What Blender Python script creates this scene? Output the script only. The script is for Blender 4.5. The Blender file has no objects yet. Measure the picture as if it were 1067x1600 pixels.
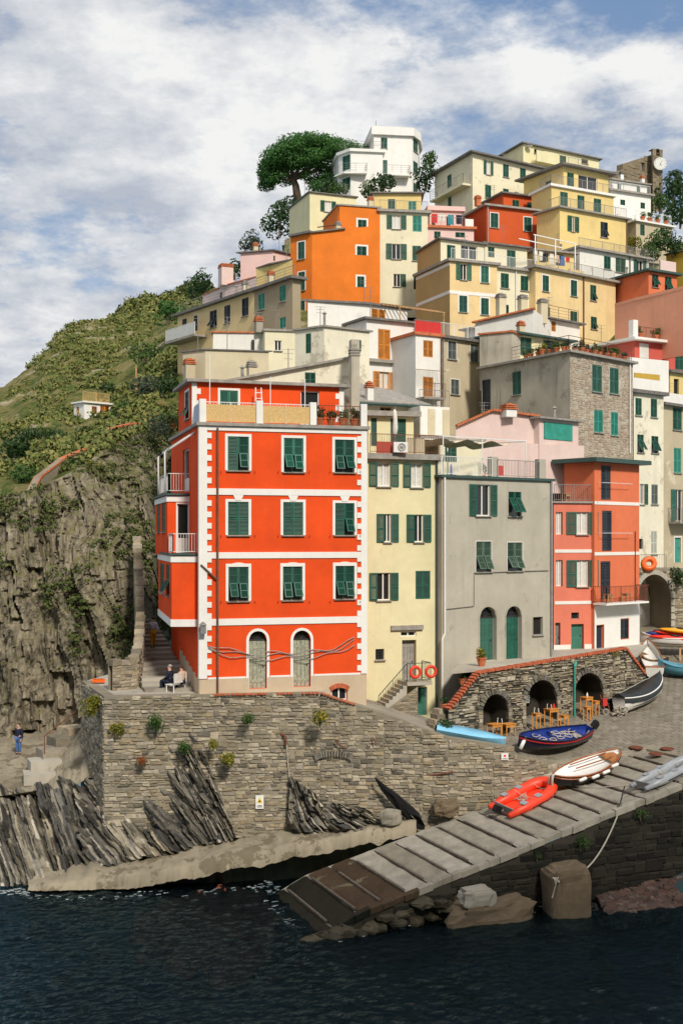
import bpy, math, random
import numpy as np
from mathutils import Vector, Matrix, noise
R = math.radians
rnd = random.Random(11)
U = rnd.uniform
# ------------------------------------------------------------------ camera, sky, sun, exposure
F, CX, HY, HC = 1850.0, 533.5, 840.0, 16.0        # focal length (px of the 1067x1600 photo), principal column, horizon row, eye height
sc = bpy.context.scene
col = sc.collection
cd = bpy.data.cameras.new('camera'); cam = bpy.data.objects.new('camera', cd); col.objects.link(cam)
cam.location = (0, 0, HC); cam.rotation_euler = (R(90), 0, 0)
cd.sensor_fit = 'VERTICAL'; cd.sensor_height = 36; cd.lens = F/1600*36; cd.shift_y = (HY-800)/1600
cd.clip_start = .5; cd.clip_end = 6000
sc.camera = cam
sc.view_settings.view_transform = 'Standard'; sc.view_settings.look = 'None'
sc.view_settings.exposure = EXPOSURE = 0.45; sc.view_settings.gamma = 1
sc.cycles.use_denoising = True
sc.cycles.max_bounces = 7; sc.cycles.diffuse_bounces = 3; sc.cycles.glossy_bounces = 3
sc.cycles.transparent_max_bounces = 10; sc.cycles.transmission_bounces = 4
sc.cycles.sample_clamp_indirect = 6
SUN_EL, SUN_AZ = 40.0, 158.0      # azimuth clockwise from +Y (the view direction): behind the camera, to its right
wd = bpy.data.worlds.new('World'); sc.world = wd; wd.use_nodes = True

def sky_world():
    nt = wd.node_tree; n = nt.nodes; l = nt.links; n.clear()
    out = n.new('ShaderNodeOutputWorld'); bg = n.new('ShaderNodeBackground'); bg.inputs[1].default_value = 0.1
    sky = n.new('ShaderNodeTexSky'); sky.sky_type = 'NISHITA'; sky.sun_disc = False
    sky.sun_elevation = R(SUN_EL); sky.sun_rotation = R(SUN_AZ); sky.altitude = 20; sky.dust_density = 1.5
    tc = n.new('ShaderNodeTexCoord'); sp = n.new('ShaderNodeSeparateXYZ'); l.new(tc.outputs['Generated'], sp.inputs[0])
    def mth(op, a, b=None, clamp=False):
        m = n.new('ShaderNodeMath'); m.operation = op; m.use_clamp = clamp
        for i, q in enumerate((a, b)):
            if q is None: continue
            if isinstance(q, (int, float)): m.inputs[i].default_value = q
            else: l.new(q, m.inputs[i])
        return m.outputs[0]
    zz = mth('ADD', mth('MAXIMUM', sp.outputs[2], 0.0), 0.30)
    cv = n.new('ShaderNodeCombineXYZ')
    l.new(mth('DIVIDE', sp.outputs[0], zz), cv.inputs[0]); l.new(mth('DIVIDE', sp.outputs[1], zz), cv.inputs[1])
    l.new(mth('MULTIPLY', sp.outputs[2], 1.6), cv.inputs[2])
    def nz(scale, det, rough, off, dist=0.0, src=None):
        mp = n.new('ShaderNodeMapping'); mp.inputs['Location'].default_value = off; l.new(cv.outputs[0], mp.inputs[0])
        t = n.new('ShaderNodeTexNoise'); t.inputs['Scale'].default_value = scale; t.inputs['Detail'].default_value = det
        t.inputs['Roughness'].default_value = rough; t.inputs['Distortion'].default_value = dist
        l.new(mp.outputs[0], t.inputs[0]); return t.outputs[0]
    def ramp(src, *st):
        r = n.new('ShaderNodeValToRGB'); e = r.color_ramp.elements
        e[0].position, e[0].color = st[0]; e[1].position, e[1].color = st[-1]
        for p, c in st[1:-1]:
            q = e.new(p); q.color = c
        l.new(src, r.inputs[0]); return r.outputs[0]
    g = lambda v: (v, v, v, 1)
    ox, oy, oz = 6.6, 1.2, 9.3
    den = nz(2.3, 13, .63, (ox, oy, oz))
    mask = ramp(den, (.37, g(.06)), (.425, g(.5)), (.475, g(1)))
    # relief of the clouds: density here against density a little towards the sun
    den2 = nz(2.3, 13, .63, (ox+.06, oy-.05, oz+.10)); rel = mth('ADD', mth('MULTIPLY', mth('SUBTRACT', den, den2), 3.2), .53)
    fine = nz(7.5, 10, .65, (ox, oy, oz)); tone = mth('ADD', mth('MULTIPLY', rel, .6), mth('MULTIPLY', fine, .42))
    body = ramp(tone, (.31, (3.5, 3.8, 4.4, 1)), (.52, (4.9, 5.1, 5.4, 1)), (.74, (6.6, 6.6, 6.55, 1)))
    skyt = n.new('ShaderNodeMix'); skyt.data_type = 'RGBA'; skyt.inputs[0].default_value = .55
    l.new(sky.outputs[0], skyt.inputs[6]); skyt.inputs[7].default_value = (1.1, 2.0, 3.6, 1)
    mx = n.new('ShaderNodeMix'); mx.data_type = 'RGBA'
    l.new(mask, mx.inputs[0]); l.new(skyt.outputs[2], mx.inputs[6]); l.new(body, mx.inputs[7])
    l.new(mx.outputs[2], bg.inputs[0]); l.new(bg.outputs[0], out.inputs[0])
sky_world()
sl = bpy.data.lights.new('sun', 'SUN'); sl.energy = 2.7; sl.angle = R(7.0); sl.color = (1, .93, .82)
so = bpy.data.objects.new('sun', sl); col.objects.link(so)
sd = Vector((math.sin(R(SUN_AZ))*math.cos(R(SUN_EL)), math.cos(R(SUN_AZ))*math.cos(R(SUN_EL)), math.sin(R(SUN_EL))))
so.rotation_euler = sd.to_track_quat('Z', 'Y').to_euler(); so.location = sd*300

# ------------------------------------------------------------------ pixel helpers
def ray(px, py): return Vector(((px-CX)/F, 1.0, -(py-HY)/F))
def P(px, py, Y):
    d = ray(px, py); return Vector((d.x*Y, Y, HC+d.z*Y))
def Pz(px, py, z):
    d = ray(px, py); t = (z-HC)/d.z; return Vector((d.x*t, t, z))
def zat(py, Y): return HC-(py-HY)/F*Y

# ------------------------------------------------------------------ materials
MATS = {}
def _nodes(name):
    m = bpy.data.materials.new(name); m.use_nodes = True; nt = m.node_tree
    b = nt.nodes['Principled BSDF']; MATS[name] = m
    return m, nt, nt.nodes, nt.links, b
def _noise(nt, vec, scale, det=4, rough=.55):
    t = nt.nodes.new('ShaderNodeTexNoise'); t.inputs['Scale'].default_value = scale
    t.inputs['Detail'].default_value = det; t.inputs['Roughness'].default_value = rough
    nt.links.new(vec, t.inputs['Vector']); return t.outputs['Fac']
def _ramp(nt, src, a, b, c0=0., c1=1.):
    r = nt.nodes.new('ShaderNodeMapRange'); r.inputs[1].default_value = a; r.inputs[2].default_value = b
    r.inputs[3].default_value = c0; r.inputs[4].default_value = c1; r.clamp = True
    nt.links.new(src, r.inputs[0]); return r.outputs[0]
def _mix(nt, fac, a, b, mode='MIX'):
    m = nt.nodes.new('ShaderNodeMix'); m.data_type = 'RGBA'; m.blend_type = mode
    for i, q in ((0, fac), (6, a), (7, b)):
        if isinstance(q, (int, float)): m.inputs[i].default_value = q
        elif isinstance(q, tuple): m.inputs[i].default_value = (*q[:3], 1)
        else: nt.links.new(q, m.inputs[i])
    return m.outputs[2]
def _pos(nt, sx=1, sy=1, sz=1, kind='Position'):
    g = nt.nodes.new('ShaderNodeNewGeometry'); mp = nt.nodes.new('ShaderNodeMapping')
    mp.inputs['Scale'].default_value = (sx, sy, sz); nt.links.new(g.outputs['Position'], mp.inputs[0]); return mp.outputs[0]
def _bump(nt, b, h, s, d=.02):
    u = nt.nodes.new('ShaderNodeBump'); u.inputs['Strength'].default_value = s; u.inputs['Distance'].default_value = d
    nt.links.new(h, u.inputs['Height']); nt.links.new(u.outputs[0], b.inputs['Normal'])
def sh(c, k): return tuple(min(1, max(0, q*k)) for q in c)

def plaster(name, c, var=.14, stain=.3, stainc=(.16, .14, .11), patch=None, patchamt=0., rough=.9):
    """lime render: broad fading, vertical rain streaks, fine grain, optional flaked patches"""
    m, nt, n, l, b = _nodes(name)
    p = _pos(nt)
    k = _mix(nt, _ramp(nt, _noise(nt, p, .55, 5), .3, .7), sh(c, 1-var), sh(c, 1+var*.55))
    k = _mix(nt, _ramp(nt, _noise(nt, p, 3.1, 6, .65), .35, .75, 0, .28), k, sh(c, .72))
    st = _noise(nt, _pos(nt, 2.6, 2.6, .16), 1.0, 6, .65)
    st2 = nt.nodes.new('ShaderNodeMath'); st2.operation = 'MULTIPLY'
    l.new(_ramp(nt, st, .5, .78), st2.inputs[0]); l.new(_ramp(nt, _noise(nt, p, .35, 3), .38, .66, 0, stain), st2.inputs[1])
    k = _mix(nt, st2.outputs[0], k, stainc)
    if patch:
        k = _mix(nt, _ramp(nt, _noise(nt, p, .8, 8, .7), .66-patchamt*.25, .69-patchamt*.25, 0, .85), k, patch)
    l.new(k, b.inputs['Base Color']); b.inputs['Roughness'].default_value = rough
    b.inputs['Specular IOR Level'].default_value = .2
    _bump(nt, b, _noise(nt, p, 14, 6, .7), .35, .02)
    return m
def simple(name, c, rough=.6, var=.18, scale=6., bump=.15, metal=0., spec=.35):
    m, nt, n, l, b = _nodes(name); p = _pos(nt)
    f = _noise(nt, p, scale, 5, .6)
    k = _mix(nt, _ramp(nt, f, .3, .7), sh(c, 1-var), sh(c, 1+var))
    if name.startswith('sh_'):                       # every leaf has weathered differently
        oi = n.new('ShaderNodeObjectInfo'); k = _mix(nt, _ramp(nt, oi.outputs['Random'], 0, 1, 0, .42), k, tuple(.5*q+.5*w for q, w in zip(sh(c, 1.9), (.16, .19, .16))))
    l.new(k, b.inputs['Base Color'])
    b.inputs['Roughness'].default_value = rough; b.inputs['Metallic'].default_value = metal
    b.inputs['Specular IOR Level'].default_value = spec
    if bump: _bump(nt, b, _noise(nt, p, scale*4, 4), bump, .01)
    return m
def pieces(name, cols, rough=.88, scale=5., bump=.5, spec=.25, grain=.35, dark=.5, gpos=(1, 1, 1)):
    """stones, slabs, leaves: colour picked per piece (object or island), mottled inside"""
    m, nt, n, l, b = _nodes(name)
    oi = n.new('ShaderNodeObjectInfo'); ge = n.new('ShaderNodeNewGeometry')
    ad = n.new('ShaderNodeMath'); ad.operation = 'ADD'; l.new(oi.outputs['Random'], ad.inputs[0]); l.new(ge.outputs['Random Per Island'], ad.inputs[1])
    fr = n.new('ShaderNodeMath'); fr.operation = 'FRACT'; l.new(ad.outputs[0], fr.inputs[0])
    cr = n.new('ShaderNodeValToRGB'); e = cr.color_ramp.elements; cr.color_ramp.interpolation = 'LINEAR'
    for i, c in enumerate(cols):
        q = e[i] if i < 2 else e.new(0.5)
        q.color = (*c, 1)
    for i in range(len(cols)): e[i].position = i/(len(cols)-1)
    for i, c in enumerate(cols): e[i].color = (*c, 1)
    l.new(fr.outputs[0], cr.inputs[0])
    p = _pos(nt, *gpos); f = _noise(nt, p, scale, 6, .65)
    k = _mix(nt, _ramp(nt, f, .3, .72, 0, grain), cr.outputs[0], (0, 0, 0), 'MIX')
    k = _mix(nt, _ramp(nt, _noise(nt, p, scale*.22, 4), .35, .7, 0, dark*.5), k, sh(cols[0], .6))
    l.new(k, b.inputs['Base Color']); b.inputs['Roughness'].default_value = rough; b.inputs['Specular IOR Level'].default_value = spec
    if bump: _bump(nt, b, _noise(nt, p, scale*2.2, 6, .7), bump, .03)
    return m
def foliage(name, cols, transl=.3):
    m = pieces(name, cols, rough=.6, scale=9, bump=0, grain=.12, dark=.2, spec=.3)
    nt = m.node_tree; b = nt.nodes['Principled BSDF']; o = nt.nodes['Material Output']
    t = nt.nodes.new('ShaderNodeBsdfTranslucent'); x = nt.nodes.new('ShaderNodeMixShader'); x.inputs[0].default_value = transl
    nt.links.new(b.inputs['Base Color'].links[0].from_socket, t.inputs[0])
    nt.links.new(b.outputs[0], x.inputs[1]); nt.links.new(t.outputs[0], x.inputs[2]); nt.links.new(x.outputs[0], o.inputs[0])
    return m
def M(x): return MATS[x] if isinstance(x, str) else x

plaster('red', (.80, .082, .014), .15, .42, (.40, .075, .03))
plaster('orange', (.76, .20, .026), .14, .3, (.4, .13, .04))
plaster('rust', (.58, .10, .028), .10, .2)
plaster('pale_yellow', (.76, .69, .42), .10, .38, (.40, .34, .22), (.66, .58, .38), .10)
plaster('yellow', (.76, .58, .24), .12, .4, (.40, .29, .13), (.62, .47, .22), .12)
plaster('warm_yellow', (.76, .57, .29), .12, .4, (.42, .30, .16), (.64, .47, .26), .12)
plaster('cream', (.76, .70, .50), .09, .3, (.38, .31, .2), (.45, .40, .31), .15)
plaster('cream_old', (.78, .73, .57), .11, .45, (.36, .30, .21), (.50, .44, .34), .36)
plaster('ochre', (.50, .34, .15), .10, .25)
plaster('mustard', (.55, .36, .06), .10, .3)
plaster('white', (.80, .78, .73), .06, .3, (.40, .37, .31))
plaster('white_old', (.77, .745, .68), .08, .4, (.38, .34, .27), (.55, .51, .43), .24)
plaster('grey_render', (.46, .425, .345), .14, .5, (.17, .15, .115), (.34, .31, .25), .22)
plaster('grey_old', (.46, .42, .335), .22, .85, (.10, .09, .07), (.28, .25, .20), .34)
plaster('beige', (.52, .44, .30), .13, .4, (.25, .21, .14), (.62, .56, .42), .24)
plaster('beige_pale', (.62, .54, .37), .12, .35, (.3, .25, .16), (.5, .4, .24), .22)
plaster('olive', (.36, .305, .20), .12, .3)
plaster('pink', (.73, .56, .51), .08, .35, (.4, .27, .23), (.6, .42, .37), .12)
plaster('pink_pale', (.78, .55, .50), .08, .25, (.5, .35, .3))
plaster('coral', (.74, .21, .135), .11, .3, (.45, .12, .07))
plaster('coral_orange', (.72, .185, .085), .11, .3, (.45, .12, .05))
plaster('coral_red', (.58, .115, .085), .08, .2)
plaster('salmon', (.76, .35, .22), .09, .3, (.36, .18, .12))
plaster('trim', (.82, .79, .74), .05, .18, (.5, .46, .4))
plaster('plinth', (.56, .44, .31), .12, .45, (.3, .25, .18))
plaster('concrete', (.33, .30, .245), .24, .7, (.10, .085, .06), (.22, .19, .145), .34)
plaster('concrete_pale', (.45, .415, .345), .16, .4, (.2, .18, .14), (.3, .27, .22), .2)
plaster('concrete_wet', (.065, .042, .026), .4, .8, (.02, .018, .01), (.15, .13, .085), .3, rough=.45)
plaster('ledge', (.31, .265, .19), .35, .85, (.08, .065, .04), (.14, .115, .075), .5)
plaster('mortar', (.27, .235, .175), .25, .5, (.10, .085, .06))
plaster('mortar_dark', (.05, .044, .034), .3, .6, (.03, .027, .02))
simple('slate', (.155, .145, .13), .75, .3, 3, .5)
simple('slab_grey', (.30, .275, .24), .85, .25, 3, .4)
simple('gutter_green', (.045, .085, .075), .5, .2)
simple('copper', (.15, .075, .045), .5, .25, 4)
simple('zinc', (.42, .41, .40), .42, .15, 3, .05, .6)
simple('iron', (.035, .032, .03), .55, .2)
simple('iron_grey', (.22, .21, .20), .5, .2)
simple('rust_iron', (.17, .055, .03), .8, .4, 8)
simple('white_metal', (.72, .71, .68), .4, .08)
simple('white_wood', (.78, .76, .71), .5, .06)
simple('sh_green', (.016, .098, .066), .48, .28, 2.2, .1)
simple('sh_mid', (.025, .155, .105), .5, .25, 2.2, .1)
simple('sh_teal', (.03, .27, .20), .5, .22, 2.2, .1)
simple('sh_faded', (.07, .125, .085), .65, .3, 2.2, .1)
simple('sh_navy', (.016, .024, .04), .5, .25, 2.2)
simple('sh_grey', (.14, .16, .15), .7, .25, 2.2)
simple('sh_orange', (.58, .21, .028), .55, .2, 2.2)
simple('sh_white', (.55, .57, .50), .6, .1)
simple('old_wood', (.33, .34, .25), .85, .4, 9, .5)
simple('wood', (.36, .15, .045), .5, .25, 4)
simple('wood_orange', (.60, .25, .05), .5, .2, 5)
simple('interior', (.018, .014, .011), .9, .3, 2, 0)
simple('curtain', (.62, .60, .55), .9, .12, 6)
simple('reed', (.60, .40, .17), .8, .25, 18, .5)
simple('awning', (.74, .60, .40), .9, .25, 3, .3)
simple('brick', (.46, .115, .05), .85, .35, 7, .5)
simple('terracotta', (.50, .15, .06), .8, .3, 6, .4)
simple('skin', (.55, .30, .21), .55, .06, 4, 0)
simple('hair_grey', (.35, .31, .27), .8, .2, 20)
simple('hair_brown', (.075, .028, .016), .7, .2, 20)
simple('cloth_navy', (.012, .016, .035), .85, .25, 10)
simple('cloth_white', (.70, .66, .58), .85, .1, 10)
simple('cloth_beige', (.55, .40, .30), .85, .1, 10)
simple('cloth_lilac', (.47, .49, .58), .85, .1, 10)
simple('cloth_mustard', (.62, .30, .012), .85, .12, 10)
simple('cloth_blue', (.07, .14, .32), .85, .15, 10)
simple('cloth_red', (.55, .035, .03), .8, .15, 10)
simple('cloth_teal', (.03, .25, .30), .8, .15, 10)
simple('black', (.010, .010, .011), .55, .3, 6)
simple('tarp', (.012, .017, .016), .42, .4, 2.5, .8, spec=.5)
simple('boat_white', (.76, .75, .71), .35, .06, 3, .03, spec=.5)
simple('boat_navy', (.006, .008, .03), .25, .3, 3, .03, spec=.5)
simple('boat_black', (.010, .011, .016), .25, .3, 3, .03, spec=.5)
simple('boat_blue', (.012, .035, .22), .4, .2, 3, .05)
simple('boat_sky', (.22, .52, .72), .6, .08, 3, .1)
simple('boat_teal', (.10, .30, .40), .5, .12, 3, .1)
simple('boat_red', (.35, .012, .014), .4, .15)
simple('rib_red', (.80, .055, .02), .45, .08, 3, .03, spec=.45)
simple('rib_grey', (.30, .32, .34), .4, .12, 3, .03, spec=.45)
simple('kayak_red', (.80, .03, .015), .35, .06)
simple('kayak_yellow', (.85, .38, .015), .35, .06)
simple('kayak_orange', (.82, .13, .015), .35, .06)
simple('varnish', (.32, .10, .03), .3, .25, 6, .05, spec=.5)
simple('rope', (.46, .41, .33), .9, .15, 20)
simple('sign_yellow', (.75, .52, .03), .5, .05)
simple('sign_white', (.78, .77, .73), .5, .05)
simple('dial', (.66, .66, .62), .5, .08)
simple('bark', (.12, .085, .06), .95, .35, 5, .9)
simple('pole_wood', (.42, .25, .12), .9, .3, 4, .5)
simple('beam', (.115, .092, .07), .85, .4, 5, .6)
simple('soil', (.16, .12, .075), .95, .4, 2, .6)
simple('algae', (.006, .007, .0035), .5, .5, 2, .5)  # near black carries the shade under the ledge, besides real growth on the slipway
simple('lifebuoy', (.72, .055, .022), .5, .1)
pieces('stone', [(.13, .115, .09), (.35, .30, .215), (.53, .455, .34), (.36, .285, .175), (.62, .54, .415), (.46, .36, .22), (.18, .16, .13), (.56, .48, .37), (.27, .225, .15), (.44, .38, .285)], scale=4.5, bump=1., dark=.5, grain=.4)
pieces('stone_dark', [(.12, .11, .09), (.20, .18, .145), (.29, .26, .21), (.22, .19, .13), (.15, .135, .12), (.33, .30, .25)], scale=4.5, bump=.9, dark=.6)
pieces('stone_warm', [(.42, .31, .23), (.55, .45, .34), (.38, .27, .19), (.62, .54, .43), (.48, .36, .26), (.34, .27, .21)], scale=6, bump=.8, dark=.3)
pieces('castle_stone', [(.20, .165, .11), (.30, .245, .165), (.26, .20, .125), (.34, .29, .21)], scale=3, bump=.8, dark=.5)
pieces('paver', [(.20, .175, .135), (.27, .24, .19), (.235, .205, .155), (.31, .275, .22)], scale=4, bump=.5, dark=.4)
pieces('quay_block', [(.012, .011, .009), (.026, .023, .017), (.042, .037, .027), (.019, .016, .011)], scale=3, bump=.9, dark=.6)
pieces('strata', [(.05, .048, .045), (.15, .135, .11), (.30, .265, .20), (.085, .08, .07), (.38, .34, .265), (.20, .165, .105), (.11, .105, .10), (.26, .22, .15), (.065, .06, .055)], scale=2.2, bump=1.0, dark=.7, gpos=(1.6, 1.6, .5))
pieces('scrub', [(.06, .10, .02), (.13, .16, .035), (.22, .22, .06), (.30, .26, .09), (.08, .13, .028), (.20, .21, .07), (.15, .17, .05)], scale=3, bump=0, grain=.2)
foliage('leaf_dark', [(.018, .048, .014), (.03, .075, .018), (.045, .095, .022), (.025, .06, .018)])
foliage('leaf_mid', [(.035, .085, .018), (.06, .13, .025), (.09, .16, .035), (.05, .10, .025)])
foliage('leaf_yellow', [(.07, .12, .02), (.16, .19, .025), (.34, .29, .02), (.42, .33, .03), (.10, .14, .025)])
foliage('leaf_pine', [(.03, .10, .02), (.055, .155, .03), (.085, .21, .04), (.04, .12, .025)])
foliage('leaf_grey', [(.06, .085, .055), (.09, .115, .07), (.045, .07, .045)])
foliage('petal_red', [(.55, .03, .02), (.62, .08, .03), (.10, .16, .04), (.07, .12, .03)])
def _glass():
    m, nt, n, l, b = _nodes('glass'); b.inputs['Base Color'].default_value = (.022, .024, .026, 1)
    b.inputs['Roughness'].default_value = .07; b.inputs['Specular IOR Level'].default_value = .6
_glass()
def _cliffmat(name, ground, seam):
    """folded sandstone: thin steep beds with dark joints, ochre weathering and green tufts on ledges"""
    m, nt, n, l, b = _nodes(name); p = _pos(nt)
    mp = n.new('ShaderNodeMapping'); g = n.new('ShaderNodeNewGeometry'); wn = n.new('ShaderNodeTexNoise'); wn.inputs['Scale'].default_value = .22; wn.inputs['Detail'].default_value = 3; l.new(p, wn.inputs['Vector'])
    wa = n.new('ShaderNodeVectorMath'); wa.operation = 'MULTIPLY_ADD'; l.new(wn.outputs['Color'], wa.inputs[0]); wa.inputs[1].default_value = (3.2, 3.2, 3.2); l.new(g.outputs['Position'], wa.inputs[2]); l.new(wa.outputs[0], mp.inputs[0])
    mp.inputs['Rotation'].default_value = (R(8), R(-16), R(12)); mp.inputs['Scale'].default_value = (1.7, 1.1, .22)
    bed = _noise(nt, mp.outputs[0], 1.6, 7, .62)
    k = _mix(nt, _ramp(nt, bed, .33, .66), (.065, .056, .042), (.38, .325, .235))
    k = _mix(nt, _ramp(nt, _noise(nt, p, .33, 5, .6), .42, .66, 0, .5), k, ground)
    k = _mix(nt, _ramp(nt, _noise(nt, p, 2.2, 7, .7), .52, .72, 0, .6), k, (.40, .35, .25))
    k = _mix(nt, _ramp(nt, bed, .36, .43, .75, 0), k, seam)
    sep = n.new('ShaderNodeSeparateXYZ'); l.new(g.outputs['Normal'], sep.inputs[0])
    gr = n.new('ShaderNodeMath'); gr.operation = 'MULTIPLY'
    l.new(_ramp(nt, sep.outputs[2], .4, .75), gr.inputs[0]); l.new(_ramp(nt, _noise(nt, p, .9, 6, .7), .44, .56), gr.inputs[1])
    k = _mix(nt, gr.outputs[0], k, (.15, .145, .05))
    l.new(k, b.inputs['Base Color']); b.inputs['Roughness'].default_value = .92; b.inputs['Specular IOR Level'].default_value = .2
    _bump(nt, b, _noise(nt, mp.outputs[0], 4.5, 8, .7), 1.0, .16)
_cliffmat('cliff', (.20, .175, .105), (.03, .026, .018))
def _hillmat():
    m, nt, n, l, b = _nodes('hill'); p = _pos(nt)
    k = _mix(nt, _ramp(nt, _noise(nt, p, .10, 7, .65), .38, .6), (.18, .175, .05), (.28, .23, .10))
    k = _mix(nt, _ramp(nt, _noise(nt, p, .38, 8, .72), .45, .58), k, (.09, .125, .03))
    k = _mix(nt, _ramp(nt, _noise(nt, p, .22, 6, .7), .56, .62, 0, .9), k, (.46, .39, .26))
    l.new(k, b.inputs['Base Color']); b.inputs['Roughness'].default_value = .95; b.inputs['Specular IOR Level'].default_value = .1
    _bump(nt, b, _noise(nt, p, 1.3, 8, .75), 1.0, .6)
_hillmat()
def _water():
    m, nt, n, l, b = _nodes('water'); n.remove(b); o = n['Material Output']
    p = _pos(nt, 1.0, 1.35, 1)
    h1 = _noise(nt, p, 3.1, 3, .5); h2 = _noise(nt, p, 8., 4, .6)
    ad = n.new('ShaderNodeMath'); ad.operation = 'MULTIPLY_ADD'; l.new(h2, ad.inputs[0]); ad.inputs[1].default_value = .5; l.new(h1, ad.inputs[2])
    bu = n.new('ShaderNodeBump'); bu.inputs['Strength'].default_value = 1.0; bu.inputs['Distance'].default_value = .3; l.new(ad.outputs[0], bu.inputs['Height'])
    fr = n.new('ShaderNodeFresnel'); fr.inputs[0].default_value = 1.33; l.new(bu.outputs[0], fr.inputs['Normal'])
    gl = n.new('ShaderNodeBsdfGlossy'); gl.inputs['Roughness'].default_value = .06; l.new(bu.outputs[0], gl.inputs['Normal']); gl.inputs[0].default_value = (.50, .76, .90, 1)
    tr = n.new('ShaderNodeBsdfTransparent'); tr.inputs[0].default_value = (.22, .36, .40, 1)
    mx = n.new('ShaderNodeMixShader'); l.new(fr.outputs[0], mx.inputs[0]); l.new(tr.outputs[0], mx.inputs[1]); l.new(gl.outputs[0], mx.inputs[2])
    l.new(mx.outputs[0], o.inputs[0])
_water()
def _seabed():
    m, nt, n, l, b = _nodes('seabed'); p = _pos(nt)
    k = _mix(nt, _ramp(nt, _noise(nt, p, .16, 4), .42, .6), (.012, .045, .065), (.03, .07, .075))
    k = _mix(nt, _ramp(nt, _noise(nt, p, .45, 6, .7), .5, .62), k, (.014, .018, .012))
    l.new(k, b.inputs['Base Color']); b.inputs['Roughness'].default_value = 1
_seabed()

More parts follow.
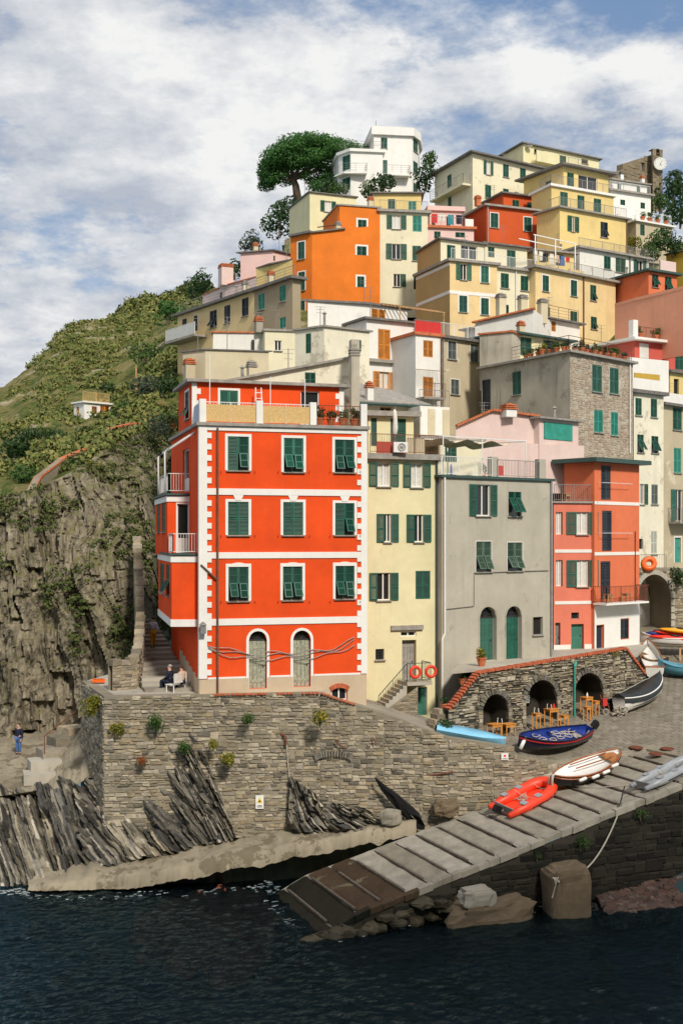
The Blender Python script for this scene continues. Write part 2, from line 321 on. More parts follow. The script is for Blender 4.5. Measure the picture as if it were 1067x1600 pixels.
# ------------------------------------------------------------------ mesh builder and object helpers
ORG = {}
class MB:
    def __init__(s): s.v = []; s.f = []
    def face(s, *p):
        i = len(s.v); s.v.extend(Vector(q) for q in p); s.f.append(tuple(range(i, i+len(p))))
    def hexa(s, q):      # 8 points: bottom 4, top 4
        i = len(s.v); s.v.extend(Vector(k) for k in q)
        for a in ((3, 2, 1, 0), (4, 5, 6, 7), (0, 1, 5, 4), (1, 2, 6, 5), (2, 3, 7, 6), (3, 0, 4, 7)): s.f.append(tuple(i+k for k in a))
    def obox(s, c, ax, ay, az):
        c = Vector(c); s.hexa([c-ax-ay-az, c+ax-ay-az, c+ax+ay-az, c-ax+ay-az, c-ax-ay+az, c+ax-ay+az, c+ax+ay+az, c-ax+ay+az])
    def box(s, c, hx, hy, hz, rz=0):
        a, b = math.cos(rz), math.sin(rz)
        s.obox(c, Vector((a*hx, b*hx, 0)), Vector((-b*hy, a*hy, 0)), Vector((0, 0, hz)))
    def bar(s, a, b, w, h=None):
        a, b = Vector(a), Vector(b); d = b-a; L = d.length
        if L < 1e-5: return
        d /= L; up = Vector((0, 0, 1)) if abs(d.z) < .9 else Vector((1, 0, 0))
        x = d.cross(up).normalized(); y = x.cross(d)
        s.obox((a+b)/2, d*L/2, x*w/2, y*(h or w)/2)
    def prism(s, poly, z0, z1):
        n = len(poly); i = len(s.v); zt = z1 if isinstance(z1, (list, tuple)) else [z1]*n
        s.v.extend(Vector((p[0], p[1], z0)) for p in poly); s.v.extend(Vector((p[0], p[1], zt[k])) for k, p in enumerate(poly))
        s.f.append(tuple(i+k for k in reversed(range(n)))); s.f.append(tuple(i+n+k for k in range(n)))
        for k in range(n): j = (k+1) % n; s.f.append((i+k, i+j, i+n+j, i+n+k))
    def tube(s, pts, r, n=6, cap=True):
        pts = [Vector(p) for p in pts]; rs = r if isinstance(r, (list, tuple)) else [r]*len(pts); i0 = len(s.v)
        for k, p in enumerate(pts):
            d = (pts[min(k+1, len(pts)-1)]-pts[max(k-1, 0)]); d = d.normalized() if d.length > 1e-6 else Vector((0, 0, 1))
            up = Vector((0, 0, 1)) if abs(d.z) < .92 else Vector((1, 0, 0)); x = d.cross(up).normalized(); y = x.cross(d)
            for j in range(n):
                t = 2*math.pi*j/n; s.v.append(p+(x*math.cos(t)+y*math.sin(t))*rs[k])
        for k in range(len(pts)-1):
            for j in range(n):
                a = i0+k*n+j; b = i0+k*n+(j+1) % n; s.f.append((a, b, b+n, a+n))
        if cap:
            s.f.append(tuple(i0+j for j in reversed(range(n)))); q = i0+(len(pts)-1)*n; s.f.append(tuple(q+j for j in range(n)))
    def lathe(s, c, prof, n=12):
        c = Vector(c); s.tube([c+Vector((0, 0, z+k*1e-4)) for k, (r, z) in enumerate(prof)], [max(r, .001) for r, z in prof], n)
    def torus(s, c, Rm, r, ax, ay, n=18, m=8):
        c = Vector(c); az = ax.cross(ay); i0 = len(s.v)
        for k in range(n):
            t = 2*math.pi*k/n; d = ax*math.cos(t)+ay*math.sin(t)
            for j in range(m):
                p = 2*math.pi*j/m; s.v.append(c+d*(Rm+r*math.cos(p))+az*r*math.sin(p))
        for k in range(n):
            for j in range(m):
                a = i0+k*m+j; b = i0+k*m+(j+1) % m; c2 = i0+((k+1) % n)*m; s.f.append((a, b, c2+(j+1) % m, c2+j))
    def grid(s, rows):
        i0 = len(s.v); w = len(rows[0])
        for r in rows: s.v.extend(Vector(p) for p in r)
        for a in range(len(rows)-1):
            for b in range(w-1):
                q = i0+a*w+b; s.f.append((q, q+1, q+w+1, q+w))
    def ball(s, c, rx, ry, rz, n=8, m=6):
        c = Vector(c); rows = []
        for a in range(m+1):
            t = math.pi*a/m; rows.append([c+Vector((rx*math.sin(t)*math.cos(2*math.pi*b/n), ry*math.sin(t)*math.sin(2*math.pi*b/n), -rz*math.cos(t))) for b in range(n+1)])
        s.grid(rows)
    def mesh(s, name, mat, org=Vector(), smooth=False):
        me = bpy.data.meshes.new(name); me.from_pydata([tuple(q-org) for q in s.v], [], s.f)
        if mat: me.materials.append(M(mat))
        if smooth: me.shade_smooth()
        return me
    def build(s, name, mat, parent, smooth=False, label=None, kind=None):
        org = ORG[parent.name] if parent else Vector()
        o = bpy.data.objects.new(name, s.mesh(name, mat, org, smooth)); col.objects.link(o)
        if parent: o.parent = parent
        ORG[o.name] = org
        if label: o['label'] = label
        if kind: o['kind'] = kind
        return o
    def top(s, name, mat, label, cat, org=None, group=None, smooth=False):
        """a thing that is one mesh: origin at its base"""
        if org is None:
            a = np.array([tuple(q) for q in s.v]); org = Vector((*((a.min(0)+a.max(0))/2)[:2], a[:, 2].min()))
        o = bpy.data.objects.new(name, s.mesh(name, mat, org, smooth)); col.objects.link(o); o.location = org; ORG[o.name] = Vector(org)
        o['label'] = label; o['category'] = cat
        if group: o['group'] = group
        return o
    def struct(s, name, mat, smooth=False, kind='structure'):
        o = bpy.data.objects.new(name, s.mesh(name, mat, Vector(), smooth)); col.objects.link(o); o['kind'] = kind; ORG[o.name] = Vector()
        return o
def thing(name, label, cat, loc, group=None):
    o = bpy.data.objects.new(name, None); col.objects.link(o); o.location = loc; o.empty_display_size = .2
    o['label'] = label; o['category'] = cat
    if group: o['group'] = group
    ORG[o.name] = Vector(loc); return o
UM = {}
def umesh(kind, mat):
    """unit pieces shared by many objects: x 0..1 wide, z 0..1 high, local +y into the wall"""
    key = (kind, mat)
    if key in UM: return UM[key]
    b = MB()
    if kind == 'box': b.obox((.5, 0, .5), Vector((.5, 0, 0)), Vector((0, .5, 0)), Vector((0, 0, .5)))
    elif kind == 'pane': b.face((0, 0, 0), (1, 0, 0), (1, 0, 1), (0, 0, 1))
    elif kind == 'shutter':
        h = Vector
        b.obox((.06, 0, .5), h((.06, 0, 0)), h((0, .022, 0)), h((0, 0, .5))); b.obox((.94, 0, .5), h((.06, 0, 0)), h((0, .022, 0)), h((0, 0, .5)))
        for z, q in ((.025, .025), (.5, .022), (.975, .025)): b.obox((.5, 0, z), h((.38, 0, 0)), h((0, .02, 0)), h((0, 0, q)))
        for k in range(22):
            z = .06+k*.0405
            if abs(z-.5) > .03: b.obox((.5, 0, z), h((.38, 0, 0)), h((0, .014, -.011)), h((0, .004, .006)))
    elif kind == 'planks':
        for k in range(4): b.obox((k*.25+.125, 0, .5), Vector((.117, 0, 0)), Vector((0, .02, 0)), Vector((0, 0, .5)))
        for z in (.15, .5, .85): b.obox((.5, -.024, z), Vector((.48, 0, 0)), Vector((0, .008, 0)), Vector((0, 0, .03)))
    UM[key] = b.mesh(kind, mat); return UM[key]
def place(name, kind, mat, parent, pos, rz, scale, tilt=0, swing=0, label=None):
    o = bpy.data.objects.new(name, umesh(kind, mat) if isinstance(kind, str) else kind); col.objects.link(o)
    org = ORG[parent.name] if parent else Vector(); o.parent = parent
    o.matrix_basis = Matrix.Translation(Vector(pos)-org) @ Matrix.Rotation(rz, 4, 'Z') @ Matrix.Rotation(swing, 4, 'Z') @ Matrix.Rotation(tilt, 4, 'X') @ Matrix.Diagonal((*scale, 1))
    ORG[o.name] = org
    if label: o['label'] = label
    return o

# ------------------------------------------------------------------ walls with real openings
class Wall:
    def __init__(s, a, b, z0, za, zb):
        s.a = Vector((a[0], a[1], 0)); s.b = Vector((b[0], b[1], 0)); d = s.b-s.a; s.L = d.length; s.u = d/s.L
        s.n = Vector((s.u.y, -s.u.x, 0)); s.rz = math.atan2(s.u.y, s.u.x); s.z0 = z0; s.za = za; s.zb = zb; s.holes = []
    def hit(s, px, py):
        d = ray(px, py); t = (s.a.xy.dot(s.n.xy))/(d.xy.dot(s.n.xy)); q = Vector((d.x*t, d.y*t, HC+d.z*t))
        return (q-s.a).dot(s.u), q.z
    def pt(s, u, v, out=0.): return s.a+s.u*u+s.n*out+Vector((0, 0, v))
    def rect(s, x0, y0, x1, y1):
        cx, cy = (x0+x1)/2, (y0+y1)/2
        return s.hit(x0, cy)[0], s.hit(x1, cy)[0], s.hit(cx, y1)[1], s.hit(cx, y0)[1]
    def topat(s, u): return s.za+(s.zb-s.za)*u/s.L
    def hole(s, u0, u1, v0, v1, arch=0, depth=.18):
        """arch: rise of a round head above v1"""
        u0 = max(u0, .03); u1 = min(u1, s.L-.03)
        if arch:
            n = 8; ps = []; f = lambda t: v1+arch*math.sqrt(max(0, 1-(2*t-1)**2))
            for k in range(n): ps.append((u0+(u1-u0)*k/n, u0+(u1-u0)*(k+1)/n, v0, f(k/n), f((k+1)/n)))
        else: ps = [(u0, u1, v0, v1, v1)]
        s.holes.append((ps, depth))
    def emit(s, mb, inset=0.):
        cuts = {0., s.L}
        for ps, d in s.holes:
            for p in ps: cuts.update((p[0], p[1]))
        cuts = sorted(cuts)
        for ua, ub in zip(cuts, cuts[1:]):
            if ub-ua < 1e-4: continue
            va = vb = s.z0; um = (ua+ub)/2; hs = []
            for ps, d in s.holes:
                for p in ps:
                    if p[0]-1e-6 <= ua and p[1]+1e-6 >= ub: hs.append(p)
            for p in sorted(hs, key=lambda q: q[2]):
                if p[2] > max(va, vb): mb.face(s.pt(ua, va), s.pt(ub, vb), s.pt(ub, p[2]), s.pt(ua, p[2]))
                w = p[1]-p[0]; fa = lambda u: p[3]+(p[4]-p[3])*(u-p[0])/w
                va, vb = fa(ua), fa(ub)
            mb.face(s.pt(ua, va), s.pt(ub, vb), s.pt(ub, s.topat(ub)), s.pt(ua, s.topat(ua)))
        for ps, d in s.holes:
            p0, p1 = ps[0], ps[-1]; v0 = p0[2]
            mb.face(s.pt(p0[0], v0), s.pt(p1[1], v0), s.pt(p1[1], v0, -d), s.pt(p0[0], v0, -d))
            mb.face(s.pt(p0[0], v0), s.pt(p0[0], v0, -d), s.pt(p0[0], p0[3], -d), s.pt(p0[0], p0[3]))
            mb.face(s.pt(p1[1], v0, -d), s.pt(p1[1], v0), s.pt(p1[1], p1[4]), s.pt(p1[1], p1[4], -d))
            for p in ps: mb.face(s.pt(p[1], p[4]), s.pt(p[0], p[3]), s.pt(p[0], p[3], -d), s.pt(p[1], p[4], -d))

HOUSES = []; GROUND = []          # control points for the hillside under the village
class House:
    def __init__(s, name, label, mat, group=None, cat='house'):
        s.name, s.label, s.mat, s.group, s.cat = name, label, mat, group, cat; s.root = None; s.walls = []; s.n = 0
    def vol(s, chain, Y, ref=0, bot=None, zbot=None, back=7., mat=None, wins=None, cap=None, tops=None, drop=1.5, ground=True, sh='sh_green', tr=None, rear=0, main=None):
        """chain: visible corners (px, py_top[, Y]) left to right. Eaves are level, so a corner's row gives its distance."""
        mat = mat or s.mat; zt = zat(chain[ref][1], Y); pts = [None]*len(chain)
        for i, c in enumerate(chain):
            if len(c) > 2 and c[2]: Yi = c[2]
            elif i == ref: Yi = Y
            elif c[1] is None: continue
            else: Yi = Y*(HY-chain[ref][1])/(HY-c[1])
            pts[i] = Vector(((c[0]-CX)/F*Yi, Yi))
        for i, c in enumerate(chain):                # corners without a row: square to the neighbouring wall
            if pts[i] is None:
                j, k = (i+1, i+2) if i == 0 else (i-1, i-2)
                d = (pts[k]-pts[j]).normalized(); bdir = Vector((-d.y, d.x)) if i == 0 else Vector((d.y, -d.x))
                kx = (c[0]-CX)/F; q = (kx*pts[j].y-pts[j].x)/(bdir.x-kx*bdir.y); pts[i] = pts[j]+bdir*q
        z0 = zbot if zbot is not None else zat(bot, Y)-drop
        n = len(pts)
        if n == 2:
            d = (pts[1]-pts[0]).normalized(); bk = Vector((-d.y, d.x))*back; poly = pts+[pts[1]+bk, pts[0]+bk]
        elif n == 3: poly = pts+[pts[0]+pts[2]-pts[1]]
        else:
            mi = main if main is not None else max(range(n-1), key=lambda i: (pts[i+1]-pts[i]).length); d = (pts[mi+1]-pts[mi]).normalized(); bk = Vector((-d.y, d.x))*back; poly = pts+([pts[-1]+bk] if rear else [pts[-1]+bk, pts[0]+bk])
        if s.root is None:
            HOUSES.append(s); s.all = []
            c = sum(poly, Vector((0, 0)))/len(poly); s.root = thing(s.name, s.label, s.cat, (c.x, c.y, z0), s.group)
        if ground:
            c = sum(poly, Vector((0, 0)))/len(poly); GROUND.append((c.x, c.y, z0+1.0)); GROUND.append((*((pts[0]+pts[-1])/2), z0+.6))
        zs = tops or [zt]*n
        ws = [Wall(pts[i], pts[i+1], z0, zs[i], zs[i+1]) for i in range(n-1)]
        s.walls = ws; s.poly = poly; s.zt = zt; s.z0 = z0; s.sh = sh; s.tr = tr
        for wi, lst in (wins or {}).items():
            for w in lst: s.win(ws[wi], *w[:5], **(w[5] if len(w) > 5 else {}))
        mb = MB()
        for w in ws: w.emit(mb)
        zb = zs+[zs[-1], zs[0]] if len(poly) == n+2 else zs+[zs[0]]
        zb = zb[:len(poly)]
        for i in range(n-1, len(poly)):
            j = (i+1) % len(poly); a, b = poly[i], poly[j]
            mb.face((*a, z0), (*b, z0), (*b, zb[j]), (*a, zb[i]))
        mb.face(*[(*p, zb[i]) for i, p in enumerate(poly)])
        s.all.append((poly, zt)); s.body = mb.build('wall' if s.n == 0 else 'upper_wall', mat, s.root); s.n += 1
        if cap: s.slab(*cap)
        return s
    def slab(s, mat='slate', th=.16, over=.25, z=None, name='roof', poly=None, zs=None):
        poly = poly or s.poly; c = sum(poly, Vector((0, 0)))/len(poly); z = s.zt+.004 if z is None else z
        out = []; n = len(poly)
        for i in range(n):                           # offset outline outwards
            a, b, d = poly[i-1], poly[i], poly[(i+1) % n]
            e1 = (b-a).normalized(); e2 = (d-b).normalized(); n1 = Vector((e1.y, -e1.x)); n2 = Vector((e2.y, -e2.x))
            k = (n1+n2); k = k/max(.3, k.length_squared)*2; out.append(b+k*over)
        mb = MB(); mb.prism(out, z, z+th); return mb.build(name, mat, s.root)
    def quad(s, name, mat, W, x0, y0, x1, y1, th=.03, deep=.0, inset=0.):
        """a flat band, board or block fixed on wall W, given by its pixel box"""
        u0, u1, v0, v1 = W.rect(x0, y0, x1, y1); return s.uv(name, mat, W, u0, u1, v0, v1, th)
    def uv(s, name, mat, W, u0, u1, v0, v1, th=.03):
        return place(name, 'box', mat, s.root, W.pt(u0, v0, th/2), W.rz, (u1-u0, th, v1-v0))
    def win(s, W, kind, x0, y0, x1, y1, sh=None, tr='', sill=True, fr='white_wood', arch=0., sw=None, cur=False, dep=.18, doorm='sh_green', tw=.11, pane='glass', flap=.5, hinge=True):
        sh = sh or s.sh; tr = s.tr if tr == '' else tr
        u0, u1, v0, v1 = W.rect(x0, y0, x1, y1); w, h = u1-u0, v1-v0
        if arch: v1 -= arch*w; 
        W.hole(u0, u1, v0, v1, arch*w if arch else 0, dep)
        u0 = max(u0, .03); u1 = min(u1, W.L-.03); w, h = u1-u0, v1-v0
        door = kind in 'DG'; nm = 'door' if door else 'window'; mb = MB(); ux = W.u
        def fbox(a, b, c, d, o, t): mb.obox(W.pt((a+b)/2, (c+d)/2, o), ux*(b-a)/2, W.n*t, Vector((0, 0, (d-c)/2)))
        fw = .055 if kind in 'ogGkd' or kind[0] == 'o' else .035; fo = -dep+.05
        if kind in ('d', 'b'): fw = .03
        fbox(u0, u0+fw, v0, v1, fo, .03); fbox(u1-fw, u1, v0, v1, fo, .03)
        fbox(u0+fw, u1-fw, v1-fw, v1, fo, .028)
        if not door: fbox(u0+fw, u1-fw, v0, v0+fw, fo, .028)
        if kind[0] == 'o' or kind == 'g': fbox((u0+u1)/2-.035, (u0+u1)/2+.035, v0+fw, v1-fw, fo, .026)
        f = mb.build(nm, fr if (kind[0] == 'o' or kind in 'gG') else sh if kind[0] in 'ch' else 'iron_grey', s.root)
        top = v1+(arch*w if arch else 0)
        place('pane', 'pane', 'interior' if kind == 'd' else pane, f, W.pt(u0, v0, -dep+.01), W.rz, (w, 1, top-v0))
        if arch:
            place('fanlight', 'box', 'iron', f, W.pt(u0, v1-.04, -dep+.07), W.rz, (w, .06, .08))
            fan = MB(); c = W.pt((u0+u1)/2, v1, -dep+.06)
            for k in range(1, 6):
                t = math.pi*k/6; fan.bar(c, c+ux*math.cos(t)*w*.5+Vector((0, 0, math.sin(t)*arch*w)), .025)
            fan.build('fanlight_bar', 'iron', f)
        if kind in ('c',):
            for k in range(2): place('shutter', 'shutter', sh, f, W.pt(u0+k*w/2+.006, v0+.01, -.045), W.rz, (w/2-.012, 1, h-.02))
        elif kind[0] == 'h':
            for k in range(2):
                fl = kind == 'h' or (kind == 'hl' and k == 0) or (kind == 'hr' and k == 1); a = u0+k*w/2+.006
                if not fl: place('shutter', 'shutter', sh, f, W.pt(a, v0+.01, -.045), W.rz, (w/2-.012, 1, h-.02)); continue
                place('shutter', 'shutter', sh, f, W.pt(a, v0+h*flap, -.045), W.rz, (w/2-.012, 1, h*(1-flap)-.01))
                t = R(U(24, 36)); fh = h*flap-.08       # flap hinged at the middle rail, foot pushed outwards
                place('shutter_flap', 'shutter', sh, f, W.pt(a+.05, v0+h*flap-fh*math.cos(t), -.03+fh*math.sin(t)), W.rz, (w/2-.10, 1, fh), tilt=-t if False else -t)
        elif kind[0] == 'o':
            s2 = (sw or w/2*1.08)
            if kind in ('o', 'ol'): place('shutter', 'shutter', sh, f, W.pt(u0-s2-.01, v0, .045), W.rz, (s2, 1, h), swing=R(U(-5, 0)))
            if kind in ('o', 'or'): place('shutter', 'shutter', sh, f, W.pt(u1+.01, v0, .045), W.rz, (s2, 1, h), swing=0)
            if cur: place('curtain', 'pane', 'curtain', f, W.pt(u0+.05, v0+.05, -dep+.02), W.rz, (w-.1, 1, h-.1))
        elif kind == 'D':
            place('door_leaf', 'planks', doorm, f, W.pt(u0+.03, v0, -dep+.06), W.rz, (w-.06, 1, h))
            place('handle', 'box', 'iron', f, W.pt(u0+w*.82, v0+1.0, -dep+.09), W.rz, (.05, .05, .12))
        elif kind == 'G':
            place('door_leaf', 'box', fr, f, W.pt(u0+.05, v0, -dep+.04), W.rz, (w-.1, .03, h*.32))
        elif kind == 'b':
            mb = MB()
            for k in range(1, 6): mb.bar(W.pt(u0+w*k/6, v0, -.05), W.pt(u0+w*k/6, v1, -.05), .02)
            for k in range(1, 4): mb.bar(W.pt(u0, v0+h*k/4, -.05), W.pt(u1, v0+h*k/4, -.05), .02)
            mb.build('window_bar', 'iron', f)
        if sill and not door: place('sill', 'box', 'slab_grey', f, W.pt(u0-.07, v0-.06, .035), W.rz, (w+.14, .16, .055))
        if tr:
            mb = MB(); t2 = .012
            for a, b, c, d in ((u0-tw, u0, v0, v1), (u1, u1+tw, v0, v1), (u0-tw, u1+tw, v1, v1+tw)):
                if arch and c == v1: continue
                mb.obox(W.pt((a+b)/2, (c+d)/2, t2), ux*(b-a)/2, W.n*t2, Vector((0, 0, (d-c)/2)))
            if arch:
                q = 10
                for k in range(q):
                    t0, t1 = math.pi*k/q, math.pi*(k+1)/q; c = (u0+u1)/2
                    f0 = lambda t, e: (c+math.cos(t)*(w/2+e), v1+math.sin(t)*(arch*w+e))
                    qd = [f0(t0, 0), f0(t0, tw), f0(t1, tw), f0(t1, 0)]
                    mb.hexa([W.pt(*x, .0) for x in qd]+[W.pt(*x, .024) for x in qd])
            mb.build('surround', tr, f)
        return f
    def rail(s, pts, h=1.0, mat='iron_grey', style='v', gap=.13, name='railing', screen=None, sb=0.06, st=.0):
        o = railing(s.root, pts, h, mat, style, gap, name)
        if screen:
            mb = MB()
            for a, b in zip(pts, pts[1:]):
                a, b = Vector(a), Vector(b); z = Vector((0, 0, 1)); t = (b-a).normalized().cross(z)*.02
                mb.hexa([a+z*sb-t, b+z*sb-t, b+z*sb+t, a+z*sb+t, a+z*(h-.06-st)-t, b+z*(h-.06-st)-t, b+z*(h-.06-st)+t, a+z*(h-.06-st)+t])
            mb.build('screen', screen, s.root)
        return o
    def pipe(s, pts, r=.05, mat='zinc', name='drainpipe'):
        mb = MB(); mb.tube(pts, r, 6); return mb.build(name, mat, s.root)
    def chimney(s, p, w=.5, h=1.2, mat='beige_pale', cap='terracotta'):
        mb = MB(); p = Vector(p); mb.box(p+Vector((0, 0, h/2)), w/2, w/2, h/2, .4); c = mb.build('chimney', mat, s.root)
        mb = MB()
        for k in range(3): mb.box(p+Vector((0, 0, h+.05+k*.12)), w/2+.07-k*.03, w/2+.07-k*.03, .035, .4)
        mb.lathe(p+Vector((0, 0, h)), [(w*.32, 0), (w*.32, .4)], 8)
        mb.build('chimney_cap', cap, c); return c
    def parapet(s, pts, h=.9, th=.18, mat=None, name='parapet'):
        mb = MB()
        for a, b in zip(pts, pts[1:]):
            a, b = Vector(a), Vector(b); d = (b-a); d.z = 0; d.normalize(); nn = Vector((-d.y, d.x, 0))*th
            mb.hexa([a, b, b+nn, a+nn]+[q+Vector((0, 0, h)) for q in (a, b, b+nn, a+nn)])
        return mb.build(name, mat or s.mat, s.root)
def railing(root, pts, h=1.0, mat='iron_grey', style='v', gap=.13, name='railing'):
    mb = MB(); z = Vector((0, 0, 1)); pts = [Vector(p) for p in pts]; t = .035
    for a, b in zip(pts, pts[1:]):
        L = (b-a).length; mb.bar(a+z*h, b+z*h, t, t)
        if style == 'v':
            mb.bar(a+z*.08, b+z*.08, t*.8, t*.8)
            for k in range(1, max(2, int(L/gap))): q = a.lerp(b, k/max(2, int(L/gap))); mb.bar(q+z*.08, q+z*h, .018)
        else:
            for k in range(1, 4): mb.bar(a+z*h*k/4, b+z*h*k/4, .018)
        for k in range(int(L/1.6)+2): q = a.lerp(b, k/(int(L/1.6)+1)); mb.bar(q, q+z*h, t)
    return mb.build(name, mat, root)

def _skin():
    m, nt, n, l, b = _nodes('strata_skin'); at = n.new('ShaderNodeAttribute'); at.attribute_name = 'bed'; p = _pos(nt)
    k = _mix(nt, _ramp(nt, _noise(nt, p, 2.4, 7, .7), .35, .7, 0, .55), at.outputs['Color'], (.035, .032, .028))
    k = _mix(nt, _ramp(nt, _noise(nt, p, .9, 6, .65), .52, .68, 0, .45), k, (.40, .35, .26))
    l.new(k, b.inputs['Base Color']); b.inputs['Roughness'].default_value = .8; b.inputs['Specular IOR Level'].default_value = .3
    _bump(nt, b, _noise(nt, p, 7, 8, .7), 1.0, .08)
_skin()
pieces('ramp_panel', [(.32, .285, .22), (.46, .42, .345), (.38, .345, .28), (.52, .475, .40), (.30, .26, .20)], scale=1.6, bump=.8, dark=.6, grain=.45)

# ================================================================== THE SETTING: sea, rocks, quay, slipway, square
nz = noise.noise
def XY(px, Y): return Vector(((px-CX)/F*Y, Y))
def bil(q, a, b):      # q = TL, TR, BR, BL
    return q[0]*(1-a)*(1-b)+q[1]*a*(1-b)+q[2]*a*b+q[3]*(1-a)*b
mb = MB()
gx, gy = np.linspace(-24, 30, 400), np.linspace(34, 60, 190); rows = []
for y in gy:
    r = []
    for x in gx:
        e = min(1, (x+24)/2, (30-x)/2, (y-34)/1.5, (60-y)/2); v = Vector((x, y*1.25, 0)); r.append(Vector((x, y, e*(.055*nz(v*1.15)+.05*nz(v*2.3+Vector((9, 0, 0)))+.022*nz(v*4.6)))))
    rows.append(r)
mb.grid(rows)
for a, b, c, d in ((-900, -24, 2, 1500), (30, 900, 2, 1500), (-24, 30, 2, 34), (-24, 30, 60, 1500)): mb.face((a, c, 0), (b, c, 0), (b, d, 0), (a, d, 0))
mb.struct('sea', 'water', True)
# ---- slipway frame: s runs up the ramp, w across it towards the wall
N0, SD, SN = Vector((-.1, 47.8)), Vector((.924, .382)), Vector((-.382, .924))
def sw(s, w): q = N0+SD*s+SN*w; return q
def rz_(s): return .747+.46*(s-1) if s < 1 else .5+.247*s if s < 17 else 4.7+.247*(s-17)*max(.35, 1-.09*(s-17))
def rp(s, w, dz=0.): q = sw(s, w); return Vector((q.x, q.y, rz_(s)+dz))
# ---- unseen hill under and behind the camera, added and shaped to shade the harbour mouth
rows = []
for x in np.linspace(-70, 110, 70):
    top = float(np.interp(x, [-70, -10, 0, 19, 39, 60, 110], [20, 48, 56, 60, 67, 72, 78])); r = []
    for Y, f in ((-2.5, -.06), (-3, .20), (-6, .22), (-9, .42), (-12, .62), (-16, .82), (-20, 1.), (-30, 1.06), (-60, .9), (-90, .5)):
        q = Vector((x, Y, f*top if f > .21 or f < 0 else min(14, f*top))); r.append(q+Vector((0, .8*nz(q*.13), 1.6*nz(q*.11)+.6*nz(q*.35)) if f > .3 else (0, 0, 0)))
    rows.append(r)
mb = MB(); mb.grid(rows); mb.struct('headland', 'hill')
rows = []
for j in range(40):
    y = 20+j*1.0; rows.append([Vector((x, y, -1.2-max(0, 50-y)*.16+.25*nz(Vector((x*.3, y*.3, 0)))+(1.9*max(0, min(1, (x-9)/7))*max(0, min(1, (y-47)/6))))) for x in np.linspace(-40, 40, 90)])
mb = MB(); mb.grid(rows); mb.struct('seabed', 'seabed', True)
pb = MB()                                             # shingle in the corner under the quay
for k in range(2600):
    a, b = U(0, 1), U(0, 1)**1.3; x = 11.3+a*9.5; y = 51.0+a*2.6+b*(2.6+a*1.0)-1.6+.9*math.sin(a*5)*.4
    h = -.25+1.25*b*(.35+.65*a)
    r = U(.05, .16); pb.obox((x, y, h), Vector((r, r*U(-.4, .4), 0)), Vector((r*U(-.4, .4), r*.8, r*.2)), Vector((0, 0, r*.55)))
pieces('shingle', [(.10, .055, .04), (.16, .10, .075), (.07, .05, .045), (.20, .15, .12), (.12, .06, .045)], scale=5, bump=.3)
o = pb.struct('pebble_beach', 'shingle', kind='stuff')
mb = MB(); rows = []
for j in range(9): rows.append([Vector((11+i*.8, 50.2+i*.24+j*.55, -.42+1.22*(j/8)*(.35+.65*min(1, i/12))-.05)) for i in range(14)])
mb.grid(rows); mb.struct('beach', 'soil', True)

rows = [[Vector((XY(x, Y).x, Y, -.22-.10*(52.5-Y)-2.2*max(0, abs((x-350)/150)**2+abs((Y-51)/4.2)**2-.55+.5*nz(Vector((x*.03, Y*.6, 7))))+.15*nz(Vector((x*.05, Y*1.5, 0)))+.1*nz(Vector((x*.2, Y*4, 3))))) for x in np.linspace(200, 520, 60)] for Y in np.linspace(46.5, 54.5, 40)]
mb = MB(); mb.grid(rows); simple('weed', (.20, .055, .03), .9, .6, 1.4, .5); mb.struct('weed_bed', 'weed', True, kind='stuff')
mb = MB()
for k in range(0, 330, 2):
    if k < 70: t = U(0, 1); x = 412+36*t+U(-9, 9)+8*math.sin(t*9); y = 1376+66*t+U(-5, 5)
    elif k < 180: x = U(40, 440); y = np.interp(x, [40, 150, 250, 350, 450], [1398, 1396, 1392, 1388, 1378])+U(0, 7)**1.2
    elif k < 250: x = U(0, 50); y = 1388+U(0, 12)
    else: x = U(520, 1060); y = np.interp(x, [520, 700, 860, 1000, 1060], [1462, 1425, 1412, 1396, 1380])+U(-3, 12)
    p = Pz(x, y, .03); r = U(.02, .07); e = U(.004, .012); j = U(0, 6)
    mb.tube([p+Vector((2.2*r*math.cos(a*.8+j), r*math.sin(a*1.3+j), 0)) for a in range(5)], e, 4)
simple('foam_white', (.40, .45, .46), .8, .1); mb.struct('foam', 'foam_white', kind='stuff')
# ---- slipway: concrete panels between timber skids
slip = MB(); rows = []
for i in range(51): s = -4.5+i*.5; rows.append([rp(s, w, -.16) for w in (-.05, 2, 4, 6.4)])
slip.grid(rows); slip = slip.struct('slipway', 'concrete')
pieces('wet_rock', [(.03, .025, .016), (.07, .056, .034), (.11, .09, .055), (.05, .042, .026)], scale=3, bump=1., dark=.5, rough=.6)
spos = [-4.4+k*1.08 for k in range(23)]
for k, s0 in enumerate(spos[:-1]):
    s1 = spos[k+1]-.10; mb = MB(); hs = [U(-.02, .02) for _ in range(2)]
    rows = []
    for t in np.linspace(0, 1, 8):
        s = s0+(s1-s0)*t
        rows.append([rp(s, w, -.02+.035*nz(Vector((s*1.3, w*1.3, 1)))+.015*nz(Vector((s*5, w*5, 1)))+hs[0]*(1-t)+hs[1]*t-(.05 if t in (0, 1) else 0)) for w in np.linspace(.02, 6.05 if s0 < 9 else 5.9, 22)])
    mb.grid(rows); mb.build('concrete_panel', 'algae' if s0 < .1 else 'concrete_wet' if s0 < 2.3 else 'ramp_panel', slip)
    mb = MB(); a, b = rp(s0-.05+U(-.03, .03), .7+U(-.2, .5), -.01), rp(s0-.05+U(-.03, .03), 5.4+U(-.9, .3), -.01); mb.bar(a, b, U(.09, .13), .075); mb.build('timber_skid', 'beam', slip)
s_ = -1.6
